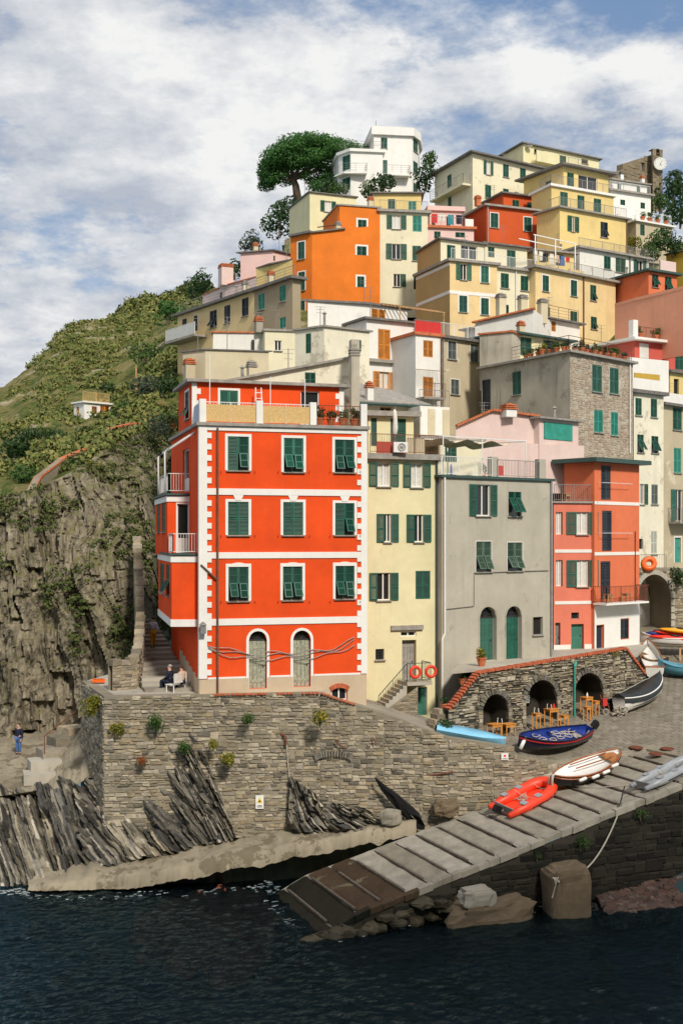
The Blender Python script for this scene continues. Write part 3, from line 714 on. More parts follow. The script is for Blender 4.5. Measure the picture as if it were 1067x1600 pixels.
while s_ < 21:
    L_ = U(.35, .9); mb = MB(); a, b = rp(s_+.01, .0, -.08), rp(s_+L_, .0, -.08); j = U(-.06, .05); k = U(-.03, .03)
    mb.obox((a+b)/2+Vector((-.03, .08+j, k)), (b-a)/2, Vector((-.05, .15+abs(j), 0)), Vector((U(-.02, .02), 0, U(.10, .15)))); mb.build('edge_stone', 'algae' if s_ < 1.0 else 'concrete_wet' if s_ < 3 else 'ramp_panel', slip); s_ += L_
for k in range(26):                                   # broken, wet foot of the slipway edge
    s0 = -1.3+k*.27+U(-.1, .1); q = sw(s0, U(-.45, .05)); r = U(.16, .36); c = Vector((q.x, q.y, max(-.05, rz_(s0)*U(.1, .75)-.1))); mb = MB(); rows = []
    for i in range(8):
        t = math.pi*i/7; rows.append([c+Vector((math.sin(t)*math.cos(p)*r*1.5, math.sin(t)*math.sin(p)*r, -math.cos(t)*r*.75))*(1)+Vector((nz(Vector((p, t, k))), nz(Vector((p, t, k+50))), nz(Vector((p, t, k+90)))))*r*.45 for p in list(np.linspace(0, 2*math.pi, 11))[:-1]+[0.]])
    mb.grid(rows); mb.build('edge_rock', 'wet_rock', slip)
# ---- rubble: one real stone after another, set in mortar
def rubble(W, hr, wr, proud, zlo=None, skip=None, miss=.07, wav=.07):
    out = []; v = (zlo if zlo is not None else W.z0)+.02; zmax = max(W.za, W.zb); sd = U(0, 90)
    while v < zmax:
        h = U(*hr); u = U(-.2, 0); wv_ = lambda u: wav*nz(Vector((u*.55, v*.8, sd)))+.4*wav*nz(Vector((u*1.9, v*2, sd)))
        while u < W.L:
            w = U(*wr)*(1.4 if U(0, 1) < .12 else 1)*(h/sum(hr)*2)**.5; a, b = max(u, .0), min(u+w, W.L); hh = h*(U(1.5, 1.9) if U(0, 1) < .08 else U(.72, 1.08))
            u += w
            if b-a < .07 or U(0, 1) < miss: continue
            m = (a+b)/2; v_ = v+wv_(m)
            if v_+h*.6 > min(W.topat(a), W.topat(b)): continue
            bad = False
            for ps, d in W.holes:
                for p in ps:
                    if a < p[1] and b > p[0] and v_+h > p[2] and v_ < max(p[3], p[4]): bad = True
            if bad or (skip and skip(m, v_)): continue
            g = .016; pr = U(*proud); j = lambda e: U(-e, e); vt = min(v_+hh, W.topat(m)); e = min(.03, .16*h+.008)
            q = [(a+g+j(e), v_+g+j(e)), (b-g+j(e), v_+g+j(e)), (b-g+j(e), vt-g+j(e)), (a+g+j(e), vt-g+j(e))]
            cu, cv = m+j(.02), (v_+vt)/2+j(.01); k = U(.62, .84)
            bk = [W.pt(x, y, -.03) for x, y in q]; md = [W.pt(x, y, pr*.5) for x, y in q]; ft = [W.pt(cu+(x-cu)*k, cv+(y-cv)*k, pr+j(.014)) for x, y in q]
            out.append(((b-a)*(vt-v_), bk, md, ft))
        v += h*.97
    return out
def stone_mb(mb, s):
    i = len(mb.v); mb.v.extend(s[1]+s[2]+s[3])
    for r in (0, 4):
        for k in range(4): j = (k+1) % 4; mb.f.append((i+r+k, i+r+j, i+r+4+j, i+r+4+k))
    mb.f.append((i+8, i+9, i+10, i+11))
def lay(stones, parent, mat, nobj, name='stone'):
    stones.sort(key=lambda q: -q[0]); rest = MB()
    for k, s in enumerate(stones):
        if k < nobj: mb = MB(); stone_mb(mb, s); mb.build(name, mat, parent)
        else: stone_mb(rest, s)
    if rest.f: rest.build('small_stones', mat, parent, kind='stuff')

# ---- the harbour wall under the terrace
swl = thing('harbour_wall', 'long grey rubble stone harbour wall below the red house, above the slipway', 'wall', (0, 57, 0))
wp = [(128, 62.4, 8.45), (163, 56.3, 8.45), (500, 57.2, 8.5), (530, 57.2, 8.17), (600, 57.1, 7.52), (660, 57.0, 6.80), (700, 57.0, 6.38), (770, 57.1, 6.03), (803, 57.2, 5.86)]
st = []; mb = MB(); swalls = []
for a, b in zip(wp, wp[1:]):
    W = Wall(XY(a[0], a[1]), XY(b[0], b[1]), -.5, a[2], b[2]); swalls.append(W); W.emit(mb)
    st += rubble(W, (.10, .22), (.22, .58), (.02, .075), zlo=.7)
    t = [W.pt(0, a[2]), W.pt(W.L, b[2]), W.pt(W.L, b[2], -.55), W.pt(0, a[2], -.55)]; mb.face(*t)
    mb.face(W.pt(W.L, -.5, -.55), W.pt(0, -.5, -.55), t[3], t[2])
W2 = Wall(XY(803, 57.2), XY(884, 58.9), 2.5, 5.50, 4.70); W2.emit(mb); st += rubble(W2, (.12, .22), (.25, .6), (.02, .06), zlo=3.0)
mb.face(W2.pt(0, 5.5), W2.pt(W2.L, 4.7), W2.pt(W2.L, 4.7, -.5), W2.pt(0, 5.5, -.5))
mb.face((swalls[-1].pt(swalls[-1].L, 2.)), swalls[-1].pt(swalls[-1].L, 2., -.55), swalls[-1].pt(swalls[-1].L, 5.86, -.55), swalls[-1].pt(swalls[-1].L, 5.86))
mb.build('mortar_core', 'mortar', swl); lay(st, swl, 'stone', 300)
# a coping of broken brick along part of the top
br = []
for W, u0, u1 in ((swalls[1], W_u, W_v) for W_u, W_v in ((5.2, 7.6), (8.2, 8.9), (9.4, 10.2))):
    u = u0
    while u < u1: br.append((W, u)); u += U(.13, .2)
for W in swalls[2:4]:
    u = 0.05
    while u < W.L*(1 if W is swalls[2] else .35): br.append((W, u)); u += .15
brm = None
for W, u in br:
    place('coping_brick', 'box', 'brick', swl, W.pt(u, W.topat(u)-.035, U(.0, .03)), W.rz, (.12, .26, U(.06, .09)))
# old brick relieving arch in the wall
W = swalls[2:4]
for k in range(16):
    t = R(150-120*k/15); c = P(521, 1190, 57.1); e = c+Vector((math.cos(t)*1.0, -.05, math.sin(t)*.42)); d = Vector((math.cos(t)*.35, 0, 1)).normalized()
    mb = MB(); mb.obox(e, d.cross(Vector((0, 1, 0)))*.04, Vector((0, .05, 0)), d*.15); mb.build('arch_stone', 'stone_dark', swl)
# ---- quay wall below the slipway edge
qw = thing('quay_wall', 'dark damp block wall dropping from the slipway edge into the water', 'wall', (7, 50, 0))
Q0 = Wall(sw(-1.5, -.02), sw(1, -.02), -2.2, rz_(-1.5)-.2, rz_(1)-.2); Q = Wall(sw(1, -.02), sw(10, -.02), -2.2, rz_(1)-.2, rz_(10)-.2); Q2 = Wall(sw(10, -.02), sw(17, -.02), -2.2, rz_(10)-.2, rz_(17)-.2); Q3 = Wall(sw(17, -.02), sw(20, -.02), -2.2, rz_(17)-.2, 4.95); Q4 = Wall(sw(20, -.02), sw(32, -.02), -2.2, 4.95, 5.15)
mb = MB(); [q.emit(mb) for q in (Q0, Q, Q2, Q3, Q4)]; mb.build('core', 'mortar_dark', qw)
lay(sum((rubble(q, (.2, .38), (.35, .95), (.01, .09), zlo=-.3, miss=.03, wav=.05) for q in (Q, Q2, Q3, Q4)), []), qw, 'quay_block', 260, 'block')
# blocks standing off the quay
def boulder(name, label, c, rx, ry, rz, mat, seed, amp=.16, cat='rock', rot=0., flat=.0, group=None):
    mb = MB(); rows = []; n, m = 22, 14; c = Vector(c); a, b = math.cos(rot), math.sin(rot)
    for i in range(m+1):
        t = math.pi*i/m; row = []
        for k in range(n+1):
            p = 2*math.pi*(k % n)/n; d = Vector((math.sin(t)*math.cos(p), math.sin(t)*math.sin(p), -math.cos(t)))
            e = Vector([math.copysign(abs(q)**(.45+.4*(1-flat)), q) for q in d]); r = 1+amp*nz(d*1.7+Vector((seed, 0, 0)))+amp*.5*nz(d*4.5+Vector((0, seed, 0)))
            e = Vector((e.x*rx, e.y*ry, e.z*rz))*r; row.append(c+Vector((e.x*a-e.y*b, e.x*b+e.y*a, e.z)))
        rows.append(row)
    mb.grid(rows); return mb.top(name, mat, label, cat, smooth=False, group=group)
pieces('rock_black', [(.012, .012, .013), (.03, .029, .028), (.02, .02, .02)], scale=2.5, bump=1., dark=.3)
pieces('stone_brown', [(.16, .12, .08), (.22, .16, .10), (.19, .13, .08)], scale=2.5, bump=1., dark=.8)
boulder('mooring_block', 'big squared stone block in the water before the quay, with mooring rope', sw(10.0, -1.15).to_3d()+Vector((0, 0, .65)), .95, .8, 1.35, 'stone_brown', 3, .16, 'stone block', .2, 1.25)
boulder('landing_stone', 'pale flat topped rock at the waterline below the slipway edge', sw(5.9, -.7).to_3d()+Vector((0, 0, 1.0)), .72, .5, .42, 'concrete', 8, .2, 'rock', .3, .9)
boulder('reef_rock', 'low brown rock shelf with stepped top beside the pale landing rock', sw(6.6, -.75).to_3d()+Vector((0, 0, .15)), 1.9, .6, .75, 'stone_brown', 5, .35, 'rock', .35, .5)
boulder('mossy_rock', 'small greenish rock just breaking the water right of mooring block', (10.6, 51.0, .05), .45, .35, .22, 'algae', 6, .2)
# ---- concrete ledge along the waterline
cols_ = [(44, 1386, 53.5, 1374, 54.6), (100, 1380, 53.6, 1358, 55), (150, 1372, 53.7, 1343, 55.6), (250, 1360, 53.9, 1332, 56), (350, 1340, 54.2, 1310, 56.4), (450, 1322, 54.8, 1298, 56.9), (540, 1305, 55.4, 1294, 57.1), (650, 1282, 56.2, 1276, 57.1)]
def lerp_cols(x):
    for a, b in zip(cols_, cols_[1:]):
        if x <= b[0]: t = (x-a[0])/(b[0]-a[0]); return [a[k]+(b[k]-a[k])*t for k in range(5)]
    return list(cols_[-1])
rows = [[] for _ in range(9)]
for i in range(241):
    c = lerp_cols(44+606*i/240); f, b = P(c[0], c[1], c[2]), P(c[0], c[3], c[4])
    g = .16*nz(Vector((f.x*.8, 0, 0)))+.1*nz(Vector((f.x*2.5, 4, 0))); f.y += g; f.z += .12*nz(Vector((f.x*.7, 3, 0)))+.06*nz(Vector((f.x*2, 9, 0)))
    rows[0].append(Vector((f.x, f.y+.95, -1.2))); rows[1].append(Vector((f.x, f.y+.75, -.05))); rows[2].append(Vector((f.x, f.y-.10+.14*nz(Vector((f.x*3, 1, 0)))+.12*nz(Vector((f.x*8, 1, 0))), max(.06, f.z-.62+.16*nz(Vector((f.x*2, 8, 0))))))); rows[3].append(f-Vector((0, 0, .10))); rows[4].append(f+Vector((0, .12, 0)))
    for k in range(4):
        t = (k+1)/4; q = f.lerp(b, t); q.z += .2*nz(Vector((q.x*1.1, q.y*1.1, 2)))+.12*nz(Vector((q.x*3.5, q.y*3.5, 5)))+.03*nz(Vector((q.x*9, q.y*9, 5))); rows[5+k].append(q)
mb = MB(); mb.grid(rows[2:]); ledge = mb.struct('concrete_ledge', 'ledge', True)
mb = MB(); mb.grid(rows[:3]); mb.build('wet_face', 'algae', ledge, True)  # near-black colour paints the shade of the recess under the ledge

# ---- slanting rock beds: every bed is a slab of its own
HSH = lambda *k: noise.cell(Vector([float(x)*7.31+.5 for x in (list(k)+[0, 0, 0])[:3]]))
TONE = [(.07, .066, .06), (.21, .185, .145), (.40, .355, .27), (.13, .12, .105), (.50, .45, .36), (.28, .235, .155), (.17, .16, .145), (.36, .31, .215), (.10, .092, .082), (.26, .24, .205)]
def beds(root, quad, n, lean, name='rock_slab', mat='strata', brk=(3, 5), slabs=.10):
    """a continuous skin cut into thin steep beds, with the boldest beds standing out as slabs of their own"""
    q = [P(*k) for k in quad]; nn = ((q[1]-q[0]).cross(q[0]-q[3])).normalized(); sd0 = U(0, 40)
    if nn.y > 0: nn = -nn
    NA, NC = n*6, 80; rows = []; colr = []
    for ic in range(NC+1):
        c = ic/NC; r = []
        for ia in range(NA+1):
            a = ia/NA; A = a+lean-lean*c; p = bil(q, a, c); w = A*n*.9+.8*nz(Vector((A*3, c*2.2, sd0)))+.25*nz(Vector((A*9, c*7, sd0)))
            i1, i2 = math.floor(w*.55), math.floor(w*1.6); h1 = HSH(i1, math.floor(c*2.6+3*HSH(i1, 5, 1)), 2); h2 = HSH(i2, math.floor(c*5+4*HSH(i2, 8, 1)), 9)
            d = .34*(h1-.5)+.2*(h2-.5)+.38*nz(p*.45)+.2*nz(p*1.1)+.09*nz(p*4); r.append(p+nn*(d+.1)); t = TONE[int(HSH(i2, 3, 4)*9.99)]; g = .75+.5*HSH(i2, math.floor(c*5+4*HSH(i2, 8, 1)), 1); colr.append((t[0]*g, t[1]*g, t[2]*g, 1))
        rows.append(r)
    b = MB(); b.grid(rows); o = b.build('rock_face', 'strata_skin', root); at = o.data.color_attributes.new('bed', 'FLOAT_COLOR', 'POINT'); at.data.foreach_set('color', [x for k in colr for x in k])
    edges = [0.]; sq_ = U(0, 50)
    while edges[-1] < 1+lean: edges.append(edges[-1]+(U(.3, .8) if U(0, 1) < .55 else U(.9, 1.7))/n)
    for a0, a1 in zip(edges, edges[1:]):
        cuts = sorted([0., 1.]+[U(.05, .95) for _ in range(rnd.randint(*brk)-1)]); off = U(-.02, .12)
        for c0, c1 in zip(cuts, cuts[1:]):
            if c1-c0 < .05 or U(0, 1) > slabs: continue
            o2 = off+U(-.07, .09); g = .012
            def pt_(a, c, d): p = bil(q, a-lean+lean*c+.9*nz(Vector((a*2.3, c*1.6, sq_)))/n, c); return p+nn*(d+.42*nz(p*.45)+.2*nz(p*1.1))
            am = (a0+a1)/2-lean+lean*(c0+c1)/2
            if am < -.01 or am > 1.01: continue
            sd = U(0, 99); nl = max(3, int((c1-c0)*18)); tk = .10+o2; slope = U(-.10, .04); top = []
            for kk in range(nl+1):
                c = c0+(c1-c0)*kk/nl; e = .3*nz(Vector((c*9, sd, 0)))/n+.2*nz(Vector((c*31, sd, 3)))/n; e2 = .3*nz(Vector((c*9, sd, 7)))/n+.2*nz(Vector((c*27, sd, 2)))/n
                h0 = tk+.09*nz(Vector((c*14, sd, 5)))+.06*nz(Vector((c*45, sd, 5)))-(.09 if kk in (0, nl) else 0); h1 = tk+slope+.08*nz(Vector((c*14, sd, 9)))+.05*nz(Vector((c*40, sd, 9)))-(.09 if kk in (0, nl) else 0)
                A, B = a0+g/n+e, a1-g/n+e2; top.append([pt_(A, c, -.3), pt_(A, c, h0-.05), pt_(A+.2*(B-A), c, h0), pt_(A+.72*(B-A), c, h1), pt_(B, c, h1-.07), pt_(B, c, -.3)])
            mb = MB(); mb.grid(top); mb.face(*top[0]); mb.face(*reversed(top[-1])); mb.build(name, mat, root)
rk = thing('rock_outcrop', 'grey slanting layered rock rising from the sea to the terrace corner', 'rock', (-12, 56, 0))
beds(rk, [(118, 1228, 58.6), (293, 1140, 56.6), (352, 1316, 55.9), (126, 1362, 54.6)], 34, .34)
beds(rk, [(-30, 1236, 60.5), (122, 1216, 58.6), (130, 1364, 54.6), (-30, 1390, 54.0)], 26, .22)
beds(rk, [(250, 1150, 56.8), (318, 1172, 56.6), (372, 1312, 56.0), (325, 1318, 55.8)], 12, .3, brk=(2, 3), slabs=.15)
rk2 = thing('foot_rocks', 'brown and black tilted rock beds at the harbour wall foot beside the ledge', 'rock', (-1, 56.6, 1))
beds(rk2, [(452, 1212, 57.0), (500, 1246, 57.0), (520, 1302, 56.4), (450, 1304, 56.3)], 9, .55, brk=(1, 3))
beds(rk2, [(498, 1250, 57.0), (570, 1262, 57.0), (620, 1296, 56.3), (512, 1302, 56.3)], 12, .45, brk=(1, 2))
mb = MB(); fin = [(586, 1214, .03), (592, 1222, .16), (602, 1233, .30), (614, 1245, .42), (628, 1258, .52), (642, 1272, .55), (652, 1284, .4)]; rows = []
for k, (x, y, r) in enumerate(fin):
    c = P(x, y, 56.75-.05*k); rows.append([c+Vector((r*math.cos(t)*.9, -.12-.35*r*math.sin(t), r*1.0*math.sin(t-.6)))*(1) +Vector((0, 0, .0))+Vector((.10*nz(Vector((k*1.3, j, 0))), .08*nz(Vector((k, j*1.7, 4))), .10*nz(Vector((k*1.1, j*1.3, 8))))) for j, t in enumerate(np.linspace(-.5, 2*math.pi-.5, 11))])
mb.grid(rows)
mb.top('black_rock', 'rock_black', 'black pointed wedge of rock leaning on the harbour wall foot', 'rock')
boulder('rust_rock', 'rounded rust stained rock at the top of slipway against harbour wall', P(697, 1262, 56.5), .62, .4, .42, 'stone_brown', 14, .3)
boulder('brown_rock', 'small brown boulder at the ledge end below the black rock', P(610, 1278, 56.2), .55, .45, .42, 'strata', 17, .22)
# path and block steps at the far left, where a walker stands
mb = MB()
for k, (x, y, Y, w, h) in enumerate([(62, 1206, 61.5, .8, .55), (70, 1186, 62.5, .8, .5), (85, 1168, 63.6, .8, .5), (100, 1150, 64.6, .7, .5), (114, 1135, 65.4, .6, .5)]):
    mb = MB(); mb.box(P(x, y, Y)+Vector((0, 0, -h/2)), w, .7, h/2, .3+.1*k)
    if k == 0: sp0 = thing('rock_steps', 'rough pale steps cut up to the terrace beside the yellow bush', 'steps', P(75, 1225, 62))
    mb.build('step', 'concrete_pale' if k < 2 else 'stone', sp0)
mb = MB(); pts = [P(70, 1178, 61.8), P(70, 1150, 61.8), P(118, 1112, 64.8)]; mb.tube(pts, .03, 5); mb.build('handrail', 'rust_iron', sp0)
rows = []
for i in range(52):
    x = -40+i*4.6; rows.append([P(x, np.interp(x, [-40, 60, 110, 140, 200], [1250, 1235, 1232, 1215, 1215]), 58.9)]+[Vector((XY(x, Y).x, Y, zz+.12*nz(Vector((x*.1, Y, 0)))+.1*nz(Vector((x*.3, Y*2, 0))))) for Y, zz in ((59.6, 3.0+max(0, x-70)*.012), (61, 3.35+max(0, x-70)*.02), (63, 3.6+max(0, x-70)*.03), (66, 3.9+max(0, x-70)*.03), (73, 4.4), (80, 5.5))])
mb = MB(); mb.grid(rows); mb.struct('rock_shelf', 'ledge')

# ---- cliff and green hill on the left: one lofted skin, bedding cut into it
def cr(p0, p1, p2, p3, t): return .5*((2*p1)+(-p0+p2)*t+(2*p0-5*p1+4*p2-p3)*t*t+(-p0+3*p1-3*p2+p3)*t**3)
def smooth(L, n):
    out = []
    for i in range(n):
        f = i/(n-1)*(len(L)-1); k = min(int(f), len(L)-2); t = f-k
        g = lambda j: L[max(0, min(len(L)-1, j))]
        out.append(cr(g(k-1), g(k), g(k+1), g(k+2), t))
    return out
xs = [-70, 0, 60, 115, 170, 225, 262, 300]
A = [(1157, 70), (1153, 70.5), (1148, 71.2), (1128, 71.2), (1085, 71), (1040, 71.5), (1015, 78), (1000, 84)]
B = [(1060, 71), (1040, 71.5), (1020, 72), (985, 72.2), (960, 72.5), (930, 75), (910, 81), (900, 86)]
C = [(890, 73), (880, 73.5), (865, 74.2), (850, 75), (830, 77), (810, 80), (800, 85), (790, 90)]
D = [(800, 75.5), (778, 76.5), (762, 78), (735, 80), (700, 85), (675, 90), (662, 95), (650, 98)]
DD = [(760, 82), (738, 85), (718, 88), (698, 92), (672, 96), (652, 100), (640, 104), (628, 106)]
E = [(715, 100), (695, 103), (675, 107), (655, 111), (640, 113), (612, 112), (590, 112), (575, 112)]
G = [(672, 128), (648, 132), (612, 138), (585, 142), (575, 140), (560, 134), (545, 128), (535, 124)]
H = [(650, 155), (612, 162), (562, 170), (514, 180), (506, 184), (506, 180), (500, 165), (495, 150)]
I = [(680, 185), (650, 192), (605, 200), (560, 210), (545, 215), (540, 210), (535, 200), (530, 190)]
def ctrl(row): return [P(x, y, Y) for x, (y, Y) in zip(xs, row)]
def loft(rowset, nu, nv): 
    cu = [smooth(ctrl(r), nu) for r in rowset]
    return [[q for q in (smooth([cu[k][i] for k in range(len(cu))], nv))] for i in range(nu)]
cl = loft([A, B, C, D], 170, 230); rows = []
ce = noise.cell
for i, c in enumerate(cl):
    r = []
    for j, p in enumerate(c):
        q = p.x+.26*p.z+1.7*nz(p*.13)+.4*nz(p*.4)+.12*nz(p*1.1); edge = min(1, (229-j)/12)
        d = .75*ce(Vector((q*.8, p.z*.16+2*ce(Vector((q*.8, 0, 0))), 3)))+.34*ce(Vector((q*2.1, p.z*.42+3*ce(Vector((q*2.1, 1, 0))), 7)))+.14*ce(Vector((q*5, p.z*1.1+3*ce(Vector((q*5, 1, 0))), 5)))+1.1*nz(Vector((q*.33, p.y*.2, p.z*.14)))+.35*nz(p*.8)+.16*nz(p*2.6)
        dk = nz(Vector((p.x*.16, 3, p.z*.16)))
        r.append(p+Vector((.10, -1, .12))*(d*.9+.7*dk)*edge)
    rows.append(r)
mb = MB(); mb.grid([list(r) for r in zip(*rows)]); cliff = mb.struct('cliff', 'cliff')
hl = loft([D, DD, E, G, H, I], 150, 190); rows = []; HILLPTS = []
for i, c in enumerate(hl):
    r = []
    for j, p in enumerate(c):
        e = min(1, j/14); a = .9*nz(p*.12)+.55*nz(p*.35)+.25*nz(p*.9); q = p+Vector((0, 0, a*e*1.1)); r.append(q)
        if 4 < j < 176: HILLPTS.append(q)
    rows.append(r)
mb = MB(); mb.grid([list(r) for r in zip(*rows)]); mb.struct('hill', 'hill', True)
fh = []
for i in range(90):
    x = 120+300*i/89; yt = np.interp(x, [120, 165, 195, 225, 260, 300, 340, 420], [520, 505, 482, 466, 466, 448, 452, 470])
    fh.append([P(x, yt+4*nz(Vector((x*.06, 0, 0))), 262)+Vector((0, 0, 1.3*nz(Vector((x*.25, 3, 0))))), P(x, yt+40, 240), P(x-5, yt+90, 215), P(x-5, yt+150, 205)])
rows = [[q+Vector((0, 0, .9*nz(q*.15)+.5*nz(q*.5))) for q in smooth(c, 40)] for c in fh]
mb = MB(); mb.grid([list(r) for r in zip(*rows)]); mb.struct('far_hill', 'hill', True); FARPTS = [q for r in rows for q in r[:30]]

# ---- the square, paved
pc = np.array([(3.5, 58, 6.2), (8.3, 57.4, 5.45), (10.9, 58.6, 4.72), (6.7, 60, 5.95), (12, 64.3, 6.2), (17.15, 68, 7.0), (16.3, 60.8, 5.3), (18.2, 55.6, 5.15), (24, 58, 5.4), (22, 75, 8.1), (30, 66, 6.6), (24, 84, 9.5)])
pc = np.array([p for p in pc.tolist() if p[0:2] not in ([16.3, 60.8], [18.2, 55.6])]+[(*sw(19.6, w), 5.17) for w in (-.2, 2, 4, 6)]+[(*sw(s_, 6.1), 4.72+.09*(s_-14)) for s_ in (15.5, 17.5)]+[(24, 58.6, 5.5), (30, 60, 5.8), (36, 75, 8.), (10, 95, 10.5), (34, 95, 11), (2, 64, 6.2)])
_d = lambda A_, B_: np.sqrt(((A_[:, None, :2]-B_[None, :, :2])**2).sum(-1)+.3)
_n = len(pc); _K = np.zeros((_n+3, _n+3)); _K[:_n, :_n] = _d(pc, pc); _K[:_n, _n:] = np.c_[np.ones(_n), pc[:, :2]]; _K[_n:, :_n] = _K[:_n, _n:].T
_c = np.linalg.solve(_K, np.r_[pc[:, 2], 0, 0, 0])
def plz(x, y): return float(_d(np.array([[x, y]]), pc)[0] @ _c[:_n]+_c[_n]+_c[_n+1]*x+_c[_n+2]*y)
def yb(x):                                            # front edge of the square: wall head, slipway flank, slipway head, quay edge
    if x <= 8.33: return 57.5
    if x <= 11.16: return 57.5+(58.95-57.5)*(x-8.33)/2.83
    if x <= 15.72: return 53.344+.4134*(x+2.392)
    if x <= 18.2: return 60.83-(x-15.72)*2.25
    return 55.25+.4134*(x-18.2)
def on_square(x, y): return y > yb(x)+.05
mb = MB(); xq = [2+.31*i for i in range(112)]
mb.grid([[Vector((x, yb(x)+(95-yb(x))*(k/60)**1.3, plz(x, yb(x)+(95-yb(x))*(k/60)**1.3))) for x in xq] for k in range(61)])
mb.grid([[Vector((x, yb(x), plz(x, yb(x)))) for x in xq], [Vector((x, yb(x)+.02, 2.5)) for x in xq]])
sq = mb.struct('square', 'mortar')
pv = []; ca, sa = math.cos(R(24)), math.sin(R(24))
for j in range(-10, 90):
    for i in range(-40, 60):
        a, b = i*.52+(.26 if j % 2 else 0), j*.30; x, y = 15+a*ca-b*sa, 58+a*sa+b*ca
        if not (3 < x < 26 and 56 < y < 82) or not all(on_square(x+q*.27, y+r*.2) for q in (-1, 1) for r in (-1, 1)): continue
        px = CX+x/y*F; z = plz(x, y); py = HY+(HC-z)/y*F
        if not (670 < px < 1090): continue
        pv.append((abs(px-1000)+max(0, 1080-py)*3+max(0, 940-px)*3, x, y, z))
pv.sort(); rest = MB()
for k, (_, x, y, z) in enumerate(pv):
    ww, hh = .25+U(-.012, .004), .14+U(-.01, .003); dz = U(.008, .024); q = []
    for a, b in ((-ww, -hh), (ww, -hh), (ww, hh), (-ww, hh)): X, Yq = x+a*ca-b*sa, y+a*sa+b*ca; q.append(Vector((X, Yq, plz(X, Yq)+dz)))
    m_ = rest if k >= 300 else MB()
    c = sum(q, Vector())/4; m_.hexa([p-Vector((0, 0, .05)) for p in q]+[c+(p-c)*.94+Vector((0, 0, .004)) for p in q])
    if k < 300: m_.build('paving_stone', 'paver', sq)
rest.build('far_paving', 'paver', sq, kind='stuff')
for x, y in ((993, 1168), (1012, 1160), (1024, 1178), (1042, 1170)):
    pq = Pz(x, y, 5.3); 
    for _ in range(4): pq = Pz(x, y, max(plz(pq.x, pq.y), 5.2)+.03)
    mb = MB(); mb.lathe(pq-Vector((0, 0, .02)), [(.36, 0), (.36, .05), (.33, .055), (0, .056)], 18)
    for k in range(-3, 4): mb.box(pq+Vector((0, k*.09, .045)), math.sqrt(max(.01, .09-(k*.09)**2)), .02, .008)
    mb.top('manhole_cover', 'rust_iron', 'rusty round manhole cover in the paving, %s of the four' % ('leftmost', 'farthest', 'nearest', 'rightmost')[((993, 1168), (1012, 1160), (1024, 1178), (1042, 1170)).index((x, y))], 'manhole cover', group='manhole covers at the slipway head')
W = Wall(sw(14, 6.0), sw(19.6, 6.0), 3.5, plz(*sw(14, 6.1))+.02, plz(*sw(19.6, 6.1))+.02); mb = MB(); W.emit(mb); mb.struct('kerb', 'concrete')

# ================================================================== FRONT ROW OF HOUSES
Z = lambda v: Vector((0, 0, v))
# ---- the red house
rh = House('red_house', 'vivid red house with white quoins and bands, front left on stone terrace', 'red')
rw = lambda k, *b, **o: (k, *b, o)
T = dict(tr='trim', tw=.13)
rh.vol([(268, None), (312, 664, 57.0), (572, 664, 59.3)], 57, 1, zbot=7.0, sh='sh_green', ground=False, wins={1: [
    rw('hr', 356, 682, 389, 735, **T), rw('h', 443.5, 684.5, 474, 737.5, sh='sh_mid', **T), rw('h', 523, 687, 553.5, 738, **T),
    rw('c', 356.5, 784, 388.5, 836, **T), rw('c', 442.5, 784.5, 473.5, 836, **T), rw('hr', 523.5, 786, 553.5, 836, **T),
    rw('h', 357, 885, 388.5, 939, **T), rw('h', 442, 884, 472.5, 937.5, **T), rw('h', 524, 883, 553.5, 935.5, **T),
    rw('D', 389, 986, 417, 1076, arch=.5, doorm='old_wood', dep=.3, **T), rw('D', 458, 985, 485.5, 1073, arch=.5, doorm='old_wood', dep=.3, **T),
    rw('g', 518, 1073, 542, 1094, fr='sign_white', sill=False, tr=None)],
    0: [rw('G', 286, 702, 295.5, 768, sill=False)]})
W = rh.walls[1]; WS = rh.walls[0]; L = W.L
for v0, v1 in ((18.07, 18.38), (14.99, 15.29), (11.75, 12.07), (21.18, 21.40)): rh.uv('band', 'trim', W, .02, L-.02, v0, v1, .05)
d1, d2, ce_ = W.rect(388.5, 986, 417.5, 1076), W.rect(457.5, 985, 486, 1073), W.rect(517.5, 1072.5, 542.5, 1094.5)
for a, b, z0_, z1_ in ((0, d1[0], 7, 9.16), (d1[1], d2[0], 7, 9.16), (d2[1], ce_[0], 7, 9.16), (ce_[1], L, 7, 9.16), (d1[0], d1[1], 7, d1[2]), (d2[0], d2[1], 7, d2[2]), (ce_[0], ce_[1], 7, ce_[2]), (ce_[0], ce_[1], ce_[3], 9.16)): rh.uv('plinth', 'plinth', W, a, b, z0_, z1_, .035)
for a, b in ((.4, d1[0]-.14), (d1[1]+.14, d2[0]-.14), (d2[1]+.14, L-.3)): rh.uv('band', 'trim', W, a, b, 9.16, 9.25, .045)
for u0, u1 in ((-.04, .36), (L-.27, L+.04)): rh.uv('corner_strip', 'trim', W, u0, u1, 9.2, 21.4, .058)
WSL = WS.L
rh.uv('corner_strip', 'trim', WS, WSL-.16, WSL, 9.2, 21.4, .05)
v = 9.35
while v < 21.1:
    if not any(a-.05 < v+.14 < b+.05 for a, b in ((18.07, 18.38), (14.99, 15.29), (11.75, 12.07))):
        rh.uv('quoin', 'trim', W, .36, .58, v, v+.27, .052); rh.uv('quoin', 'trim', W, L-.48, L-.27, v, v+.27, .052)
    v += .545
for a, b in ((372.5, 0), (458, 0), (538.5, 0)):                 # keystones hanging from the middle band
    u = W.hit(a, 775)[0]; mb = MB(); q = [(u-.26, 18.08), (u+.26, 18.08), (u+.13, 17.80), (u-.13, 17.80)]
    mb.hexa([W.pt(*k, .0) for k in q]+[W.pt(*k, .05) for k in q]); mb.build('keystone', 'trim', rh.root)
